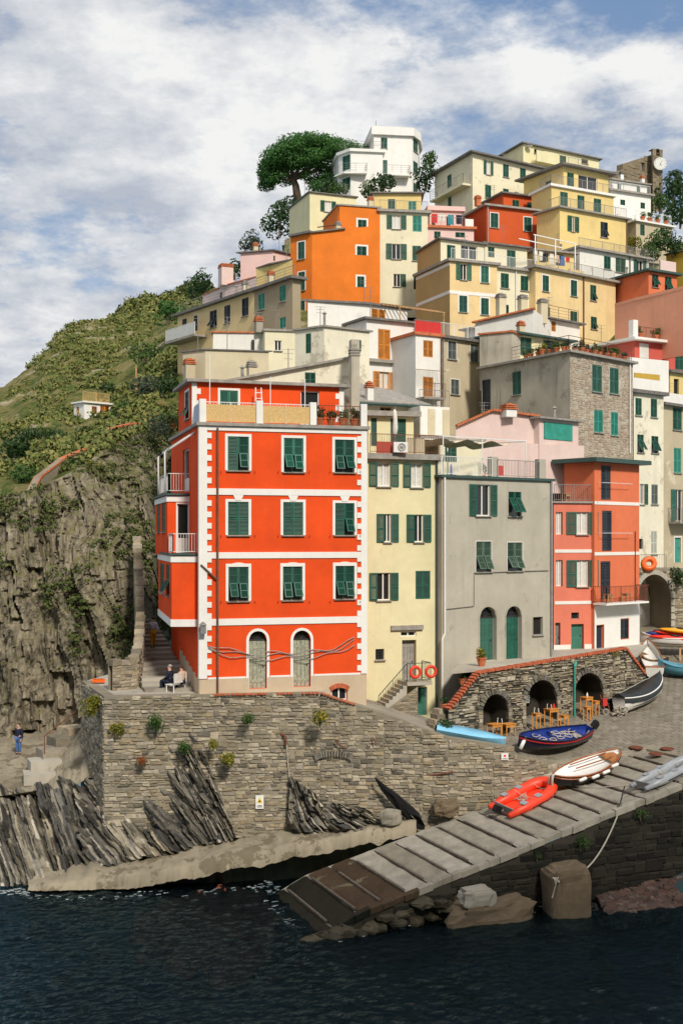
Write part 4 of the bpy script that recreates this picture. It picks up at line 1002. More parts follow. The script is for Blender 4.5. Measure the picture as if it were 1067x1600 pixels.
for x0, y0, x1 in ((353.5, 880, 392), (438.5, 879.5, 476), (520.5, 878.5, 557)):   # eyebrow heads on the lower windows
    u0, u1, v0, v1 = W.rect(x0, y0, x1, y0+5); mb = MB()
    for k in range(8):
        f = lambda t: (u0+(u1-u0)*t, v0+.17*math.sin(math.pi*t)+.02)
        a, b = f(k/8), f((k+1)/8); mb.hexa([W.pt(a[0], v0-.02, 0), W.pt(b[0], v0-.02, 0), W.pt(*b, 0), W.pt(*a, 0), W.pt(a[0], v0-.02, .028), W.pt(b[0], v0-.02, .028), W.pt(*b, .028), W.pt(*a, .028)])
    mb.build('window_head', 'trim', rh.root)
for k in range(17):                                              # brick arch over the cellar window
    t = R(150-120*k/16); u, v = W.hit(530, 1082); e = W.pt(u+math.cos(t)*.52, v+.05+math.sin(t)*.30, .04); d = (W.u*math.cos(t)*.5+Z(1)).normalized()
    mb = MB(); mb.obox(e, d.cross(W.n)*.032, W.n*.05, d*.11); mb.build('arch_brick', 'brick', rh.root)
for x in (345, 398, 434, 483, 515, 562):
    for y in (738, 838, 941): 
        mb = MB(); u, v = W.hit(x, y); mb.tube([W.pt(u, v, 0), W.pt(u, v-.02, .09), W.pt(u, v+.08, .10)], .012, 4); mb.build('shutter_hook', 'iron', rh.root)
# top storey, set back behind the roof terrace
rh.slab('slab_grey', .16, .16, z=21.404, name='terrace_slab')
rt = list(rh.walls); TS = Vector(rh.walls[1].a), Vector(rh.walls[1].b)
rh.vol([(279.5, None), (300, 597, 59.3), (537, 597, 61.6)], 59.3, 1, zbot=21.5, ground=False, wins={1: [rw('c', 344, 610, 372, 647, sh='sh_mid', tr='trim', sill=False), rw('G', 470, 611, 499, 668, tr=None)], 0: [rw('h', 290, 612, 296, 655, tr='trim')]}, cap=('slab_grey', .15, .28))
W3 = rh.walls[1]
rh.uv('corner_strip', 'trim', W3, 0, .25, 21.58, rh.zt-.02, .03); rh.uv('corner_strip', 'trim', W3, W3.L-.25, W3.L, 21.58, rh.zt-.02, .03)
for v in (22.0, 22.6, 23.2): rh.uv('quoin', 'trim', W3, .25, .45, v, v+.28, .026); rh.uv('quoin', 'trim', W3, W3.L-.45, W3.L-.25, v, v+.28, .026)
zt_ = 21.565; C = lambda u, o=-.12: W.pt(u, zt_, o)
pu = [.16, 2.95, 5.65, L-.12]
for u in pu: place('pier', 'box', 'white', rh.root, W.pt(u-.16, zt_, -.12), W.rz, (.32, .32, 1.12))
for k, (a, b) in enumerate(zip(pu, pu[1:])): rh.rail([C(a+.16), C(b-.16)], 1.0, 'white_metal' if k < 2 else 'rust_iron', screen='reed' if k < 2 else None, st=.05)
rh.rail([WS.pt(WSL-.1, zt_, -.12), WS.pt(WSL-2.3, zt_, -.12)], 1.0, 'white_metal', screen='cloth_lilac')
# corbelled bays over the stair lane
rh.vol([(248, 868, 66.2), (268.5, 868, 57.55), (310, 868, 57.62)], 57.55, 1, zbot=11.67, ground=False, wins={0: [rw('c', 250.5, 880, 256.5, 926, tr=None), rw('h', 260, 882, 265, 930, tr=None)]})
b1 = list(rh.walls); rh.uv('band', 'trim', b1[1], -.03, b1[1].L, 11.67, 12.02, .05); rh.uv('band', 'trim', b1[0], 0, b1[0].L+.03, 11.67, 12.02, .05)
rh.uv('band', 'trim', b1[1], -.03, b1[1].L, 14.80, 15.10, .05); rh.uv('band', 'trim', b1[0], 0, b1[0].L+.03, 14.80, 15.10, .05)
rh.slab('gutter_green', .1, .12, name='balcony_slab')
rh.vol([(243, 774, 66.2), (262, 774, 59.9), (298, 774, 60.1)], 59.9, 1, zbot=15.1, ground=False, wins={0: [rw('c', 246, 784, 250.5, 831, tr=None), rw('c', 253.5, 784, 258.5, 831, tr=None)], 1: [rw('G', 277, 787, 295.5, 866, tr='trim', tw=.05)]})
b2 = list(rh.walls); rh.uv('band', 'trim', b2[1], -.03, b2[1].L, 17.82, 18.1, .05); rh.uv('band', 'trim', b2[0], 0, b2[0].L+.03, 17.82, 18.1, .05)
rh.slab('gutter_green', .1, .15, name='balcony_slab')
rh.rail([b1[0].pt(b1[0].L-2.2, 15.24, -.05), b1[1].pt(.05, 15.24, -.05), b1[1].pt(b1[1].L-.05, 15.24, -.05)], .95, 'white_metal')
rh.rail([b2[0].pt(b2[0].L-5, 18.3, -.05), b2[0].pt(b2[0].L-.05, 18.3, -.05), b2[1].pt(b2[1].L-.05, 18.3, -.05)], .95, 'white_metal')
mb = MB(); e = WS.pt(WSL-5.0, 21.0, .05)
for du in (0, 1.7):
    a = b2[0].pt(b2[0].L-.2-du*2, 18.3, .1); mb.tube([WS.pt(WSL-1.2-du, 21.15, .05), a+Z(2.1)+Vector((.25, 0, .15)), a+Z(2.0), a], .055, 6)
mb.build('pergola_pipe', 'white_metal', rh.root, True)
rh.uv('plinth', 'plinth', WS, WSL-6.5, WSL, 8.3, 9.2, .03)
for k in range(6): rh.uv('plinth', 'plinth', WS, WSL-6.5-k*0.0, WSL-1.1*(k+1)+.0, 9.2+.16*k, 9.36+.16*k, .028-.001*k)
rh.pipe([W.pt(.86, 21.3, .12), W.pt(.86, 7.5, .12)], .055, 'copper'); rh.pipe([W.pt(.05, 14.7, .1), W.pt(.8, 14.0, .12)], .045, 'copper')
cab = MB()
for dv in (0, .12, -.16): cab.tube([W.pt(.4+k*.35, 10.75+dv-.5*math.sin(min(1, k*.35/2.5)*math.pi*.5)+.9*max(0, (k*.35-5)/2.9)**2-.1*math.sin(k*1.1+dv*9), .07+abs(dv)*.2) for k in range(22)], .022, 4)
cab.build('cable', 'slab_grey', rh.root)
mb = MB(); c = W.pt(.12, 11.6, .3); mb.box(c, .13, .13, .2, W.rz); mb.lathe(c+Z(.2), [(.2, 0), (.05, .16)], 8); mb.bar(W.pt(.1, 11.9, .02), c+Z(.35), .04)
mb.top('wall_lantern', 'iron_grey', 'grey street lantern bracketed to the lower corner of the red house', 'lantern')

# ---- pale yellow house
yh = House('pale_yellow_house', 'narrow pale yellow house with green shutters between red and grey houses', 'pale_yellow')
yh.vol([(572.5, 717, 62.0), (684, 717, 63.4)], 62, 0, zbot=5.6, back=3.2, ground=False, sh='sh_green', wins={0: [
    rw('o', 589, 723, 609.5, 760, sw=.46, cur=True), rw('o', 641.5, 724, 660, 761.5, sw=.44, cur=True), rw('o', 600, 803, 610.5, 847, sw=.42), rw('o', 647, 804, 661, 847, sw=.44),
    rw('o', 589, 895, 609.5, 938, sw=.44, pane='interior'), rw('c', 649, 892, 672, 936, sill=False), rw('D', 628, 1000, 650, 1066, dep=.35, doorm='slab_grey'), rw('g', 626, 986.5, 650, 994.5, sill=False), rw('b', 586.5, 1014, 600, 1031),
    rw('D', 649.5, 1074, 667, 1118, doorm='sh_mid')]})
W = yh.walls[0]; yh.slab('slab_grey', .3, .3, name='terrace_slab'); yh.uv('hood', 'slab_grey', W, *[W.rect(610, 977, 660, 984)[k] for k in (0, 1, 2, 3)], .14)
zt_ = yh.zt+.31; yh.rail([W.pt(.12, zt_, .22), W.pt(W.L-.1, zt_, .22)], 1.0, 'rust_iron')
yh.uv('screen', 'coral_red', W, .55, 2.25, zt_, zt_+.62, .05); yh.uv('screen', 'beige_pale', W, 2.3, 3.3, zt_, zt_+.85, .05)
yh.vol([(575, 650, 65.8), (646, 650, 66.4)], 65.8, 0, zbot=20.2, back=3, ground=False, wins={0: [rw('c', 579.5, 653, 588.5, 697, sill=False), rw('c', 610, 654, 634, 697, sill=False)]}, cap=('slab_grey', .28, .35))
yh.pipe([W.pt(W.L-.12, zt_-.2, .1), W.pt(W.L-.12, 6.2, .1)], .05, 'gutter_green')
# landing, steps and stone flank
la = [W.pt(1.78, 0, 1.25), W.pt(3.2, 0, 1.25), W.pt(3.2, 0, 0), W.pt(1.78, 0, 0)]; mb = MB(); mb.prism(la, 8.30, 8.48); mb.build('landing', 'concrete_pale', yh.root)
for k in range(8): mb = MB(); u = 1.78-.2*(k+1); mb.prism([W.pt(u, 0, 1.2), W.pt(u+.2, 0, 1.2), W.pt(u+.2, 0, .02), W.pt(u, 0, .02)], 6.0, 8.46-.17*(k+1)); mb.build('step', 'concrete_pale', yh.root)
fl = Wall(W.pt(.4, 0, 1.24).xy, W.pt(2.38, 0, 1.24).xy, 5.6, 7.0, 8.25); mb = MB(); fl.emit(mb); mb.build('stair_flank', 'mortar', yh.root)
lay(rubble(fl, (.07, .13), (.2, .5), (.01, .04)), yh.root, 'stone', 60)
yh.rail([W.pt(.22, 6.9, 1.15), W.pt(1.8, 8.5, 1.15)], .95, 'gutter_green', gap=.18); yh.rail([W.pt(1.8, 8.5, 1.15), W.pt(3.15, 8.5, 1.15), W.pt(3.15, 8.5, .05)], .95, 'gutter_green', gap=.16)
for k, x in enumerate((636, 660)):
    u = W.hit(x, 1051)[0]; mb = MB(); mb.torus(W.pt(u-.09, 9.0, 1.28), .27, .085, W.u, Z(1), 20, 8)
    o = mb.top('life_buoy', 'lifebuoy', ('orange red life buoy on the landing rail, nearer the red house', 'orange red life buoy on the landing rail, nearer the grey house')[k], 'life buoy', smooth=True, group='life buoys on the stair rail')

# ---- grey rendered house
gh = House('grey_house', 'weathered grey rendered house with arched doors and roof terrace, beside yellow house', 'grey_render')
gh.vol([(690, 746, 63.0), (862, 746, 67.5)], 63, 0, zbot=5.6, back=7.5, ground=False, sh='sh_green', wins={0: [
    rw('o', 743, 757, 765.5, 806, sw=.46, cur=False), rw('h', 794, 768.5, 814, 806.5, flap=.75), rw('h', 743, 846, 767, 893.5, sh='sh_faded', flap=.52, tr='white_old', tw=.04), rw('h', 792, 847.5, 815.5, 892, sh='sh_faded', tr='white_old', tw=.04),
    rw('D', 749, 948, 775, 1032, arch=.5, dep=.35, tr='grey_old', tw=.09), rw('D', 790, 947, 814.5, 1030, arch=.5, dep=.35, tr='grey_old', tw=.08), rw('d', 832, 964, 847, 992, tr='grey_old', tw=.06)]})
W = gh.walls[0]; gh.slab('gutter_green', .14, .14, name='roof_gutter')
gh.pipe([W.pt(.12, gh.zt, .1), W.pt(.12, 10.9, .1), W.pt(-.05, 10.6, .1), W.pt(-.05, 6.0, .1)], .06, 'white_metal'); gh.pipe([W.pt(W.L-.12, gh.zt, .1), W.pt(W.L-.12, 9.3, .1)], .06, 'zinc')
gh.pipe([W.pt(.3, 12.2, .06), W.pt(2.2, 12.3, .06), W.pt(2.2, 14.1, .06), W.pt(W.L-.3, 14.15, .06)], .025, 'slab_grey', 'conduit')
gh.pipe([W.pt(.5, 14.2, .25), W.pt(W.L-.3, 14.25, .25)], .012, 'white_metal', 'clothes_line') if False else None
zt_ = gh.zt+.15
for x0, x1 in ((770, 780.5), (844, 855)):
    u0, u1, v0, v1 = W.rect(x0, 712, x1, 745); place('pier', 'box', 'concrete_pale', gh.root, W.pt(u0, zt_, -.3), W.rz, (u1-u0, .35, 1.1))
ua = W.hit(770, 730)[0]; ub = W.hit(844, 730)[0]; gh.rail([W.pt(.1, zt_, -.1), W.pt(ua, zt_, -.1)], 1.0, 'white_metal', gap=.11); gh.rail([W.pt(ua+.4, zt_, -.1), W.pt(ub, zt_, -.1)], .95, 'iron_grey', gap=.11)
gh.rail([W.pt(.05, zt_, -.1), W.pt(.05, zt_, -3)], 1.0, 'white_metal')
mb = MB()
for u in (.25, 3.0, 6.2): mb.bar(W.pt(u, zt_, -.2), W.pt(u, zt_+2.05, -.2), .06); mb.bar(W.pt(u, zt_, -3.2), W.pt(u, zt_+2.15, -3.2), .06); mb.bar(W.pt(u, zt_+2.05, -.2), W.pt(u, zt_+2.15, -3.2), .05)
mb.bar(W.pt(.2, zt_+2.08, -.2), W.pt(6.3, zt_+2.08, -.2), .06); mb.bar(W.pt(.2, zt_+2.18, -3.2), W.pt(6.3, zt_+2.18, -3.2), .05); mb.build('pergola', 'white_metal', gh.root)
mb = MB()
rows = [[W.pt(.4+5.2*a, zt_+2.0-.22*math.sin(a*math.pi*3)**2-.08*b, -.4-2.6*b) for b in np.linspace(0, 1, 6)] for a in np.linspace(0, 1, 19)]
mb.grid(rows); mb.build('awning', 'awning', gh.root, True)
gh.vol([(684, 688, 69.5), (752, 688, 70.4)], 69.5, 0, zbot=18.5, back=3, mat='cream', ground=False, wins={0: [rw('c', 695, 692, 713, 722, sill=False)]}, cap=('slab_grey', .12, .2))

# ---- coral pink house with corner tower
ph = House('coral_house', 'coral pink house with flat green eave, white bands and white ground floor', 'coral')
ph.vol([(864.5, 786, 71.6), (929.5, 786, 72.4)], 71.6, 0, zbot=8.3, back=6, ground=False, wins={0: [
    rw('or', 868, 800, 877, 835, sw=.02, cur=True, sill=False), rw('o', 899.7, 800, 918, 835, sw=.66, cur=True), rw('or', 868, 875, 877, 916, sw=.02, cur=True, sill=False), rw('o', 900, 875, 918.5, 916.7, sw=.66, cur=True),
    rw('D', 867, 973, 875, 1024, doorm='iron_grey', dep=.3), rw('D', 892, 975, 911.5, 1021, dep=.3, doorm='sh_mid'), rw('d', 892, 957, 904, 967, sill=False)]})
W = ph.walls[0]
for y0, y1 in ((858.5, 863.5), (939, 944)): ph.quad('band', 'trim', W, 866, y0, 929, y1, .03)
u = W.hit(890, 1015); ph.uv('plinth', 'white', W, 0, W.hit(891, 1000)[0], 8.3, zat(1007, 72), .02); ph.uv('plinth', 'white', W, W.hit(912.5, 1000)[0], W.L, 8.3, zat(1007, 72), .02)
ph.slab('slab_grey', .12, .12, name='terrace_slab'); zt_ = ph.zt+.13; ph.rail([W.pt(.05, zt_, 0), W.pt(W.L-.1, zt_, 0)], 1.0, 'iron_grey')
ph.vol([(846, 722, 77.0), (886, 722, 77.4)], 77, 0, zbot=17, back=4, ground=False, wins={0: [rw('or', 858, 730, 875, 762, cur=True, sill=False, sw=.4)]}, cap=('slab_grey', .3, .3))
ph.vol([(881, None), (928, 722, 72.15), (998, 722, 75.3)], 72.15, 1, zbot=8.0, mat='coral_orange', ground=False, sh='sh_navy', wins={1: [
    rw('c', 938.5, 727, 953.5, 781, sill=False), rw('c', 940, 798, 955, 861, sill=False), rw('c', 937.5, 877, 953, 936, sill=False), rw('D', 930.5, 977, 943, 1018, doorm='sh_navy', dep=.25), rw('c', 968.5, 967, 981.5, 998, sill=False)]})
W = ph.walls[1]; WT = W; ph.slab('gutter_green', .26, .55, name='eave')
ph.uv('plinth', 'white', W, 0, W.hit(930.6, 1000)[0], 8.0, zat(946, 73), .025); ph.uv('plinth', 'white', W, W.hit(943, 1000)[0], W.hit(968.3, 980)[0], 8.0, zat(946, 73), .025); ph.uv('plinth', 'white', W, W.hit(981.7, 980)[0], W.L, 8.0, zat(946, 73), .025)
ph.uv('plinth', 'white', W, W.hit(968.3, 980)[0], W.hit(981.7, 980)[0], 8.0, W.hit(975, 999)[1], .025); ph.uv('plinth', 'white', W, W.hit(968.3, 980)[0], W.hit(981.7, 980)[0], W.hit(975, 966)[1], zat(946, 73), .025)
ph.uv('plinth', 'white', W, W.hit(930.6, 980)[0], W.hit(943, 980)[0], W.hit(937, 976)[1], zat(946, 73), .025)
for v in (785.5, 865.5): z = zat(v, 72.15); ph.uv('band', 'trim', W, .0, W.L, z-.1, z+.1, .03)
bal = [W.pt(-.1, 0, .0), W.pt(-.1, 0, .95), W.pt(W.L-.35, 0, .95), W.pt(W.L-.35, 0, 0)]; mb = MB(); zb_ = zat(942, 72.2); mb.prism([bal[k] for k in (0, 1, 2, 3)], zb_-.12, zb_); mb.build('balcony_slab', 'white', ph.root)
ph.rail([b+Z(zb_) for b in bal], 1.0, 'rust_iron')
ph.pipe([W.pt(W.L-.5, zat(830, 75), .06), W.pt(W.L-.5, zat(940, 75), .06)], .03, 'rust_iron')
for v in (755, 833): z = zat(v, 73); ph.pipe([W.pt(.3, z, .02), W.pt(.3, z, .4), W.pt(3.4, z, .4), W.pt(3.4, z, .02)], .018, 'white_metal', 'clothes_rail')

# ---- restaurant vaults in a rubble wall with brick coping
rv = thing('arched_wall', 'rubble stone wall with three vaulted arches and brick coping, restaurant inside', 'wall', (11, 63.5, 6))
rp_ = [(700, 59.5, 7.3), (748, 60.68, 9.05), (977, 67.3, 9.68), (1008, 68.3, 8.05)]; RW = []; mb = MB(); st = []
for a, b in zip(rp_, rp_[1:]): RW.append(Wall(XY(a[0], a[1]), XY(b[0], b[1]), 4.9, a[2], b[2]))
for x0, y0, x1, y1, ar in ((752, 1084, 793, 1150, .5), (820, 1062, 869, 1152, .5), (895, 1051, 941, 1120, .5)):
    Wq = RW[1]; u0, u1, v0, v1 = Wq.rect(x0, y0, x1, y1); Wq.hole(u0, u1, 5.0, v1-(u1-u0)*ar, (u1-u0)*ar, 1.3)
for Wq in RW:
    Wq.emit(mb); st += rubble(Wq, (.08, .17), (.18, .55), (.02, .10), zlo=5.2)
    mb.face(Wq.pt(0, Wq.za), Wq.pt(Wq.L, Wq.zb), Wq.pt(Wq.L, Wq.zb, -.5), Wq.pt(0, Wq.za, -.5)); mb.face(Wq.pt(Wq.L, 5, -.5) if Wq is not RW[1] else Wq.pt(Wq.L, 9., -.5), Wq.pt(0, 5, -.5) if Wq is not RW[1] else Wq.pt(0, 8.5, -.5), Wq.pt(0, Wq.za, -.5), Wq.pt(Wq.L, Wq.zb, -.5))
e = RW[2]; mb.face(e.pt(e.L, 4.9), e.pt(e.L, 4.9, -.5), e.pt(e.L, e.zb, -.5), e.pt(e.L, e.zb)); mb.build('core', 'mortar_dark', rv); lay(st, rv, 'stone', 300)
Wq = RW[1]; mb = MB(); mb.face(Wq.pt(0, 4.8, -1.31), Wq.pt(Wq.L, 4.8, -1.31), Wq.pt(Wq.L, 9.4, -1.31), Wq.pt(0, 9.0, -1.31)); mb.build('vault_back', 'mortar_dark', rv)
for ps, d in RW[1].holes:
    u0, u1, vs = ps[0][0], ps[-1][1], ps[0][3]; c, w = (u0+u1)/2, u1-u0
    for k in range(17):
        t0, t1 = math.pi*k/17+.02, math.pi*(k+1)/17-.02; e = U(.2, .34); f = lambda t, e: RW[1].pt(c+math.cos(t)*(w/2+e), vs+math.sin(t)*(w/2+e), 0); q = [f(t0, -.01), f(t0, e), f(t1, e), f(t1, -.01)]; pr = U(.05, .11); mb = MB(); mb.hexa([p-RW[1].n*.2 for p in q]+[p+RW[1].n*pr for p in q]); mb.build('arch_stone', 'stone_dark', rv)
    for sx in (u0, u1):
        v = 5.3
        while v < vs: h_ = U(.12, .24); e = U(.18, .36); mb = MB(); a = sx-(e if sx == u0 else 0); mb.obox(RW[1].pt(a+e/2, v+h_/2, -.05+U(0, .05)), RW[1].u*(e/2), RW[1].n*.12, Z(h_/2-.012)); mb.build('jamb_stone', 'stone', rv); v += h_
for Wq, st_ in ((RW[0], .2), (RW[1], .17), (RW[2], .2)):
    u = 0.02
    while u < Wq.L-.05:
        sl = math.atan2(Wq.zb-Wq.za, Wq.L); mb = MB(); c = Wq.pt(u+.07, Wq.topat(u+.07)+.04, -.1+U(-.02, .02)); ux = Wq.u*math.cos(sl)+Z(math.sin(sl)); nn = Wq.n; zz = ux.cross(-nn) if False else nn.cross(ux)
        mb.obox(c, ux*.062, nn*.2, (-zz if zz.z < 0 else zz)*U(.05, .075)); mb.build('coping_brick', 'brick', rv); u += .15
ter = MB(); ter.prism([RW[0].a.xy+RW[0].u.xy*.6-RW[0].n.xy*.5, RW[1].b.xy-RW[1].n.xy*.4, RW[2].b.xy-RW[2].n.xy*.6, Vector((20, 77)), Vector((15, 77)), Vector((11, 69)), Vector((6.4, 63.8))], 9.06, 9.22)
ter.struct('upper_pavement', 'concrete_pale')
mb = MB(); mb.tube([RW[1].pt(RW[1].hit(893, 1100)[0], 5.6, .2), RW[1].pt(RW[1].hit(893, 1100)[0], 9.0, .2)], .055, 8); mb.tube([RW[1].pt(RW[1].hit(893, 1100)[0], 8.95, .2), RW[1].pt(RW[1].hit(897, 1100)[0], 9.2, .1)], .08, 8); mb.top('teal_post', 'sh_teal', 'teal painted standpipe against the rubble wall between the arches', 'post')
for k in range(6):
    if k == 0: fs = thing('stone_steps', 'few rough stone steps climbing beside the brick coping, left of arched wall', 'steps', P(690, 1140, 59.8))
    mb = MB(); mb.box(P(684+k*3, 1146-k*8, 59.3+.22*k)-Z(.35), .75, .3, .35, .55); mb.build('step', 'stone', fs)
# ---- terrace floor, sloping lane and stair lane beside the red house
mb = MB(); mb.prism([XY(130, 62.2), XY(164, 56.5), XY(508, 57.4), XY(508, 58.6), XY(300, 60), XY(250, 66), XY(175, 66)], 7.0, 8.43); mb.struct('terrace', 'concrete_pale')
mb = MB(); f = [(500, 57.4, 8.40), (530, 57.4, 8.02), (600, 57.3, 7.37), (660, 57.2, 6.66), (700, 57.2, 6.22), (770, 57.3, 5.85)]
mb.grid([[XY(x, Y).to_3d()+Z(z) for x, Y, z in f], [XY(x, Y+5.5).to_3d()+Z(z-.1) for x, Y, z in f]]); mb.struct('lane', 'concrete')
back = Vector((-(rt[1].u.y), rt[1].u.x, 0)); left = -rt[1].u; base = Vector((rt[1].a.x, rt[1].a.y, 0))
stl = thing('lane_stairs', 'worn concrete stairs climbing past the left side of the red house', 'stairs', base+back*5+left*1.2+Z(8.4))
for k in range(16):
    s0 = 1.6+k*1.0; mb = MB(); a = base+back*s0+left*.03; b = base+back*(s0+1.02)+left*.03; w = float(np.interp(s0, [3, 5.2, 9, 14, 19], [2.4, 2.12, 1.6, 1.12, .72]))
    mb.prism([q.xy for q in (a+left*w, a, b, b+left*w)], 8.0, 8.43+.155*(k+1)); mb.build('step', 'concrete_pale' if k % 3 else 'concrete', stl)
spw = thing('stair_parapet', 'dry stone parapet along the outer edge of lane stairs', 'wall', base+back*6+left*2.3+Z(8.4)); st = []; mb = MB()
pp = [(2.6, 3.9, 9.75), (3.2, 2.6, 9.8), (5.2, 2.15, 10.3), (9, 1.62, 11.5), (14, 1.15, 13.4), (19, .75, 16.0)]
for (s0, t0, z0), (s1, t1, z1) in zip(pp, pp[1:]):
    a, b = base+back*s0+left*t0, base+back*s1+left*t1
    Wr = Wall(b.xy, a.xy, 8.0, z1, z0)
    if Wr.n.dot(Vector((-.3, 1, 0))) > 0: Wr = Wall(a.xy, b.xy, 8.0, z0, z1)
    o = -Wr.n*.42
    for q in (Wr,): q.emit(mb); st += rubble(q, (.09, .18), (.2, .5), (.015, .05), zlo=8.4)
    mb.face(Wr.pt(0, Wr.za), Wr.pt(Wr.L, Wr.zb), Wr.pt(Wr.L, Wr.zb, -.42), Wr.pt(0, Wr.za, -.42)); mb.face(Wr.pt(Wr.L, 6, -.42), Wr.pt(0, 6, -.42), Wr.pt(0, Wr.za, -.42), Wr.pt(Wr.L, Wr.zb, -.42))
    nn_ = max(2, int(Wr.L/.42))
    for k in range(nn_): u = Wr.L*(k+.5)/nn_; place('coping_stone', 'box', 'stone', spw, Wr.pt(u-Wr.L/nn_*.48, Wr.topat(u)-.1, -.2), Wr.rz, (Wr.L/nn_*.95, U(.44, .56), U(.2, .34)), tilt=R(U(-4, 4)))
mb.build('core', 'mortar', spw); lay(st, spw, 'stone', 260)

# ================================================================== THE VILLAGE ON THE HILL
VG = 'houses stacked up the hillside'
def hs(name, label, mat, chain, Y, ref, bot, wins=None, cap=('slate', .16, .3), back=8., **k):
    h = House(name, label, mat, VG); h.vol(chain, Y, ref, bot=bot, wins=wins, cap=cap, back=back, **k); return h
def edge(h, i, u0=0., u1=None, o=-.12, dz=.17):
    W = h.walls[i]; return [W.pt(u0, h.zt+dz, o), W.pt(W.L if u1 is None else u1, h.zt+dz, o)]
c_ = lambda *a, **k: ('c', *a, k)
o_ = lambda *a, **k: ('o', *a, k)
# -- far houses first -------------------------------------------------
# white rounded villa on the crest
wv = House('white_villa', 'white modern villa with rounded corners on the hilltop beside the pine', 'white', VG)
wv.vol([(517, 237, 156), (520, 237, 151.5), (529, 237, 147.2), (548, 237, 145.5), (598, 237, 146.0)], 145.5, 3, bot=312, back=9, rear=1, main=3, wins={2: [c_(535, 243, 547, 266, sill=False), c_(535, 278, 547, 296.5, sill=False)]}, cap=('white', .35, .3))
wv.rail([Vector((*p, wv.zt+.35)) for p in wv.poly[0:5]], 1.0, 'iron_grey', 'h')
Wf = wv.walls[3]; Wc = wv.walls[2]; zb = zat(271, 145.5)
mb = MB(); mb.prism([p.xy for p in (Wc.pt(.2, 0, 1.0), Wc.pt(Wc.L, 0, 1.1), Wf.pt(1.9, 0, 1.0), Wf.pt(1.9, 0, 0), Wc.pt(Wc.L, 0, 0), Wc.pt(.2, 0, 0))], zb-.2, zb); mb.build('balcony_slab', 'white', wv.root)
wv.rail([q+Z(zb) for q in (Wc.pt(.2, 0, .95), Wc.pt(Wc.L, 0, 1.05), Wf.pt(1.85, 0, .95), Wf.pt(1.85, 0, 0.02))], 1.05, 'iron_grey', 'h')
wv.vol([(584, 211, 146.2), (643.5, 211, 146.8), (653, 211, 148.6), (655.5, 211, 152)], 146.2, 0, bot=312, back=9, main=0, wins={0: [c_(595, 215, 605, 232), c_(597, 250, 605, 274, sill=False)], 1: [c_(645.5, 218, 652.5, 238), c_(645.5, 253, 652.5, 272), c_(645.5, 287, 652.5, 304)]}, cap=('white', 1.0, .35))
Wf = wv.walls[0]; zb = zat(274, 146.2); u0, u1 = Wf.hit(597, 270)[0], Wf.hit(638, 270)[0]
mb = MB(); mb.prism([Wf.pt(u0, 0, 0).xy, Wf.pt(u0, 0, 1.1).xy, Wf.pt(u1, 0, 1.1).xy, Wf.pt(u1, 0, 0).xy], zb-.22, zb); mb.build('balcony_slab', 'white', wv.root)
wv.rail([Wf.pt(u0, zb, 1.05), Wf.pt(u1, zb, 1.05), Wf.pt(u1, zb, .05)], 1.05, 'iron_grey', 'h'); mb = MB(); mb.tube([Wf.pt(.3, wv.zt, -.3), Wf.pt(.3, wv.zt+1.9, -.3)], .04, 5); mb.build('aerial', 'iron_grey', wv.root)
# cream house with balcony, upper right of the villa
h = hs('cream_house', 'cream hilltop house with side balcony, below long yellow house at the skyline', 'cream', [(679, 274), (738, 240), (850, 266)], 128, 1, 345, {0: [c_(698.5, 273, 705, 292.6, sill=False), c_(699.5, 308, 705, 326, sill=False)], 1: [o_(759, 251, 766, 273, cur=True), c_(785.5, 257, 794.5, 277), c_(812, 263, 821, 282.5), c_(839, 269, 847, 280), c_(757.5, 289, 767, 309.5), c_(785.5, 295, 794.5, 311)]}, cap=('slate', .18, .55))
W = h.walls[0]; a, b = W.hit(683, 300)[0], W.hit(735, 290)[0]; zb = zat(288, 128.5); mb = MB(); mb.prism([W.pt(a, 0, 0).xy, W.pt(a, 0, 1).xy, W.pt(b, 0, 1).xy, W.pt(b, 0, 0).xy], zb-.2, zb); mb.build('balcony_slab', 'cream', h.root)
h.rail([W.pt(a, zb, .02), W.pt(a, zb, .95), W.pt(b, zb, .95), W.pt(b, zb, .02)], 1.05, 'iron_grey', 'h')
h = hs('long_yellow_house', 'long pale yellow house along the skyline right of the cream house', 'pale_yellow', [(782, 245), (817, 225), (935, 250)], 140, 1, 300, {1: [('d', 834, 234, 850, 241, {}), c_(874, 243, 884, 256, sill=False), ('d', 908, 249, 918, 256, {})]}, cap=('slate', .15, .35))
W = h.walls[1]; a, b = W.hit(828, 250)[0], W.hit(862, 255)[0]; b2_ = W.hit(908, 265)[0]; zb = zat(255, 141)
mb = MB(); mb.prism([W.pt(a, 0, 0).xy, W.pt(a, 0, 1.2).xy, W.pt(b2_, 0, 1.2).xy, W.pt(b2_, 0, 0).xy], zb-.2, zb); mb.build('balcony_slab', 'pale_yellow', h.root)
h.parapet([W.pt(a, zb, 1.2), W.pt(b, zb, 1.2)], 1.1, .12); h.rail([W.pt(b, zb, 1.15), W.pt(b2_, zb, 1.15)], 1.05)
mb = MB(); mb.lathe(W.pt(a-.5, zb+1.5, .4), [(.02, 0), (.35, .12), (.42, .2)], 10); mb.tube([W.pt(a-.5, zb+1.5, .4), W.pt(a-.5, zb+1.2, 0)], .03, 4); mb.build('satellite_dish', 'white_metal', h.root)
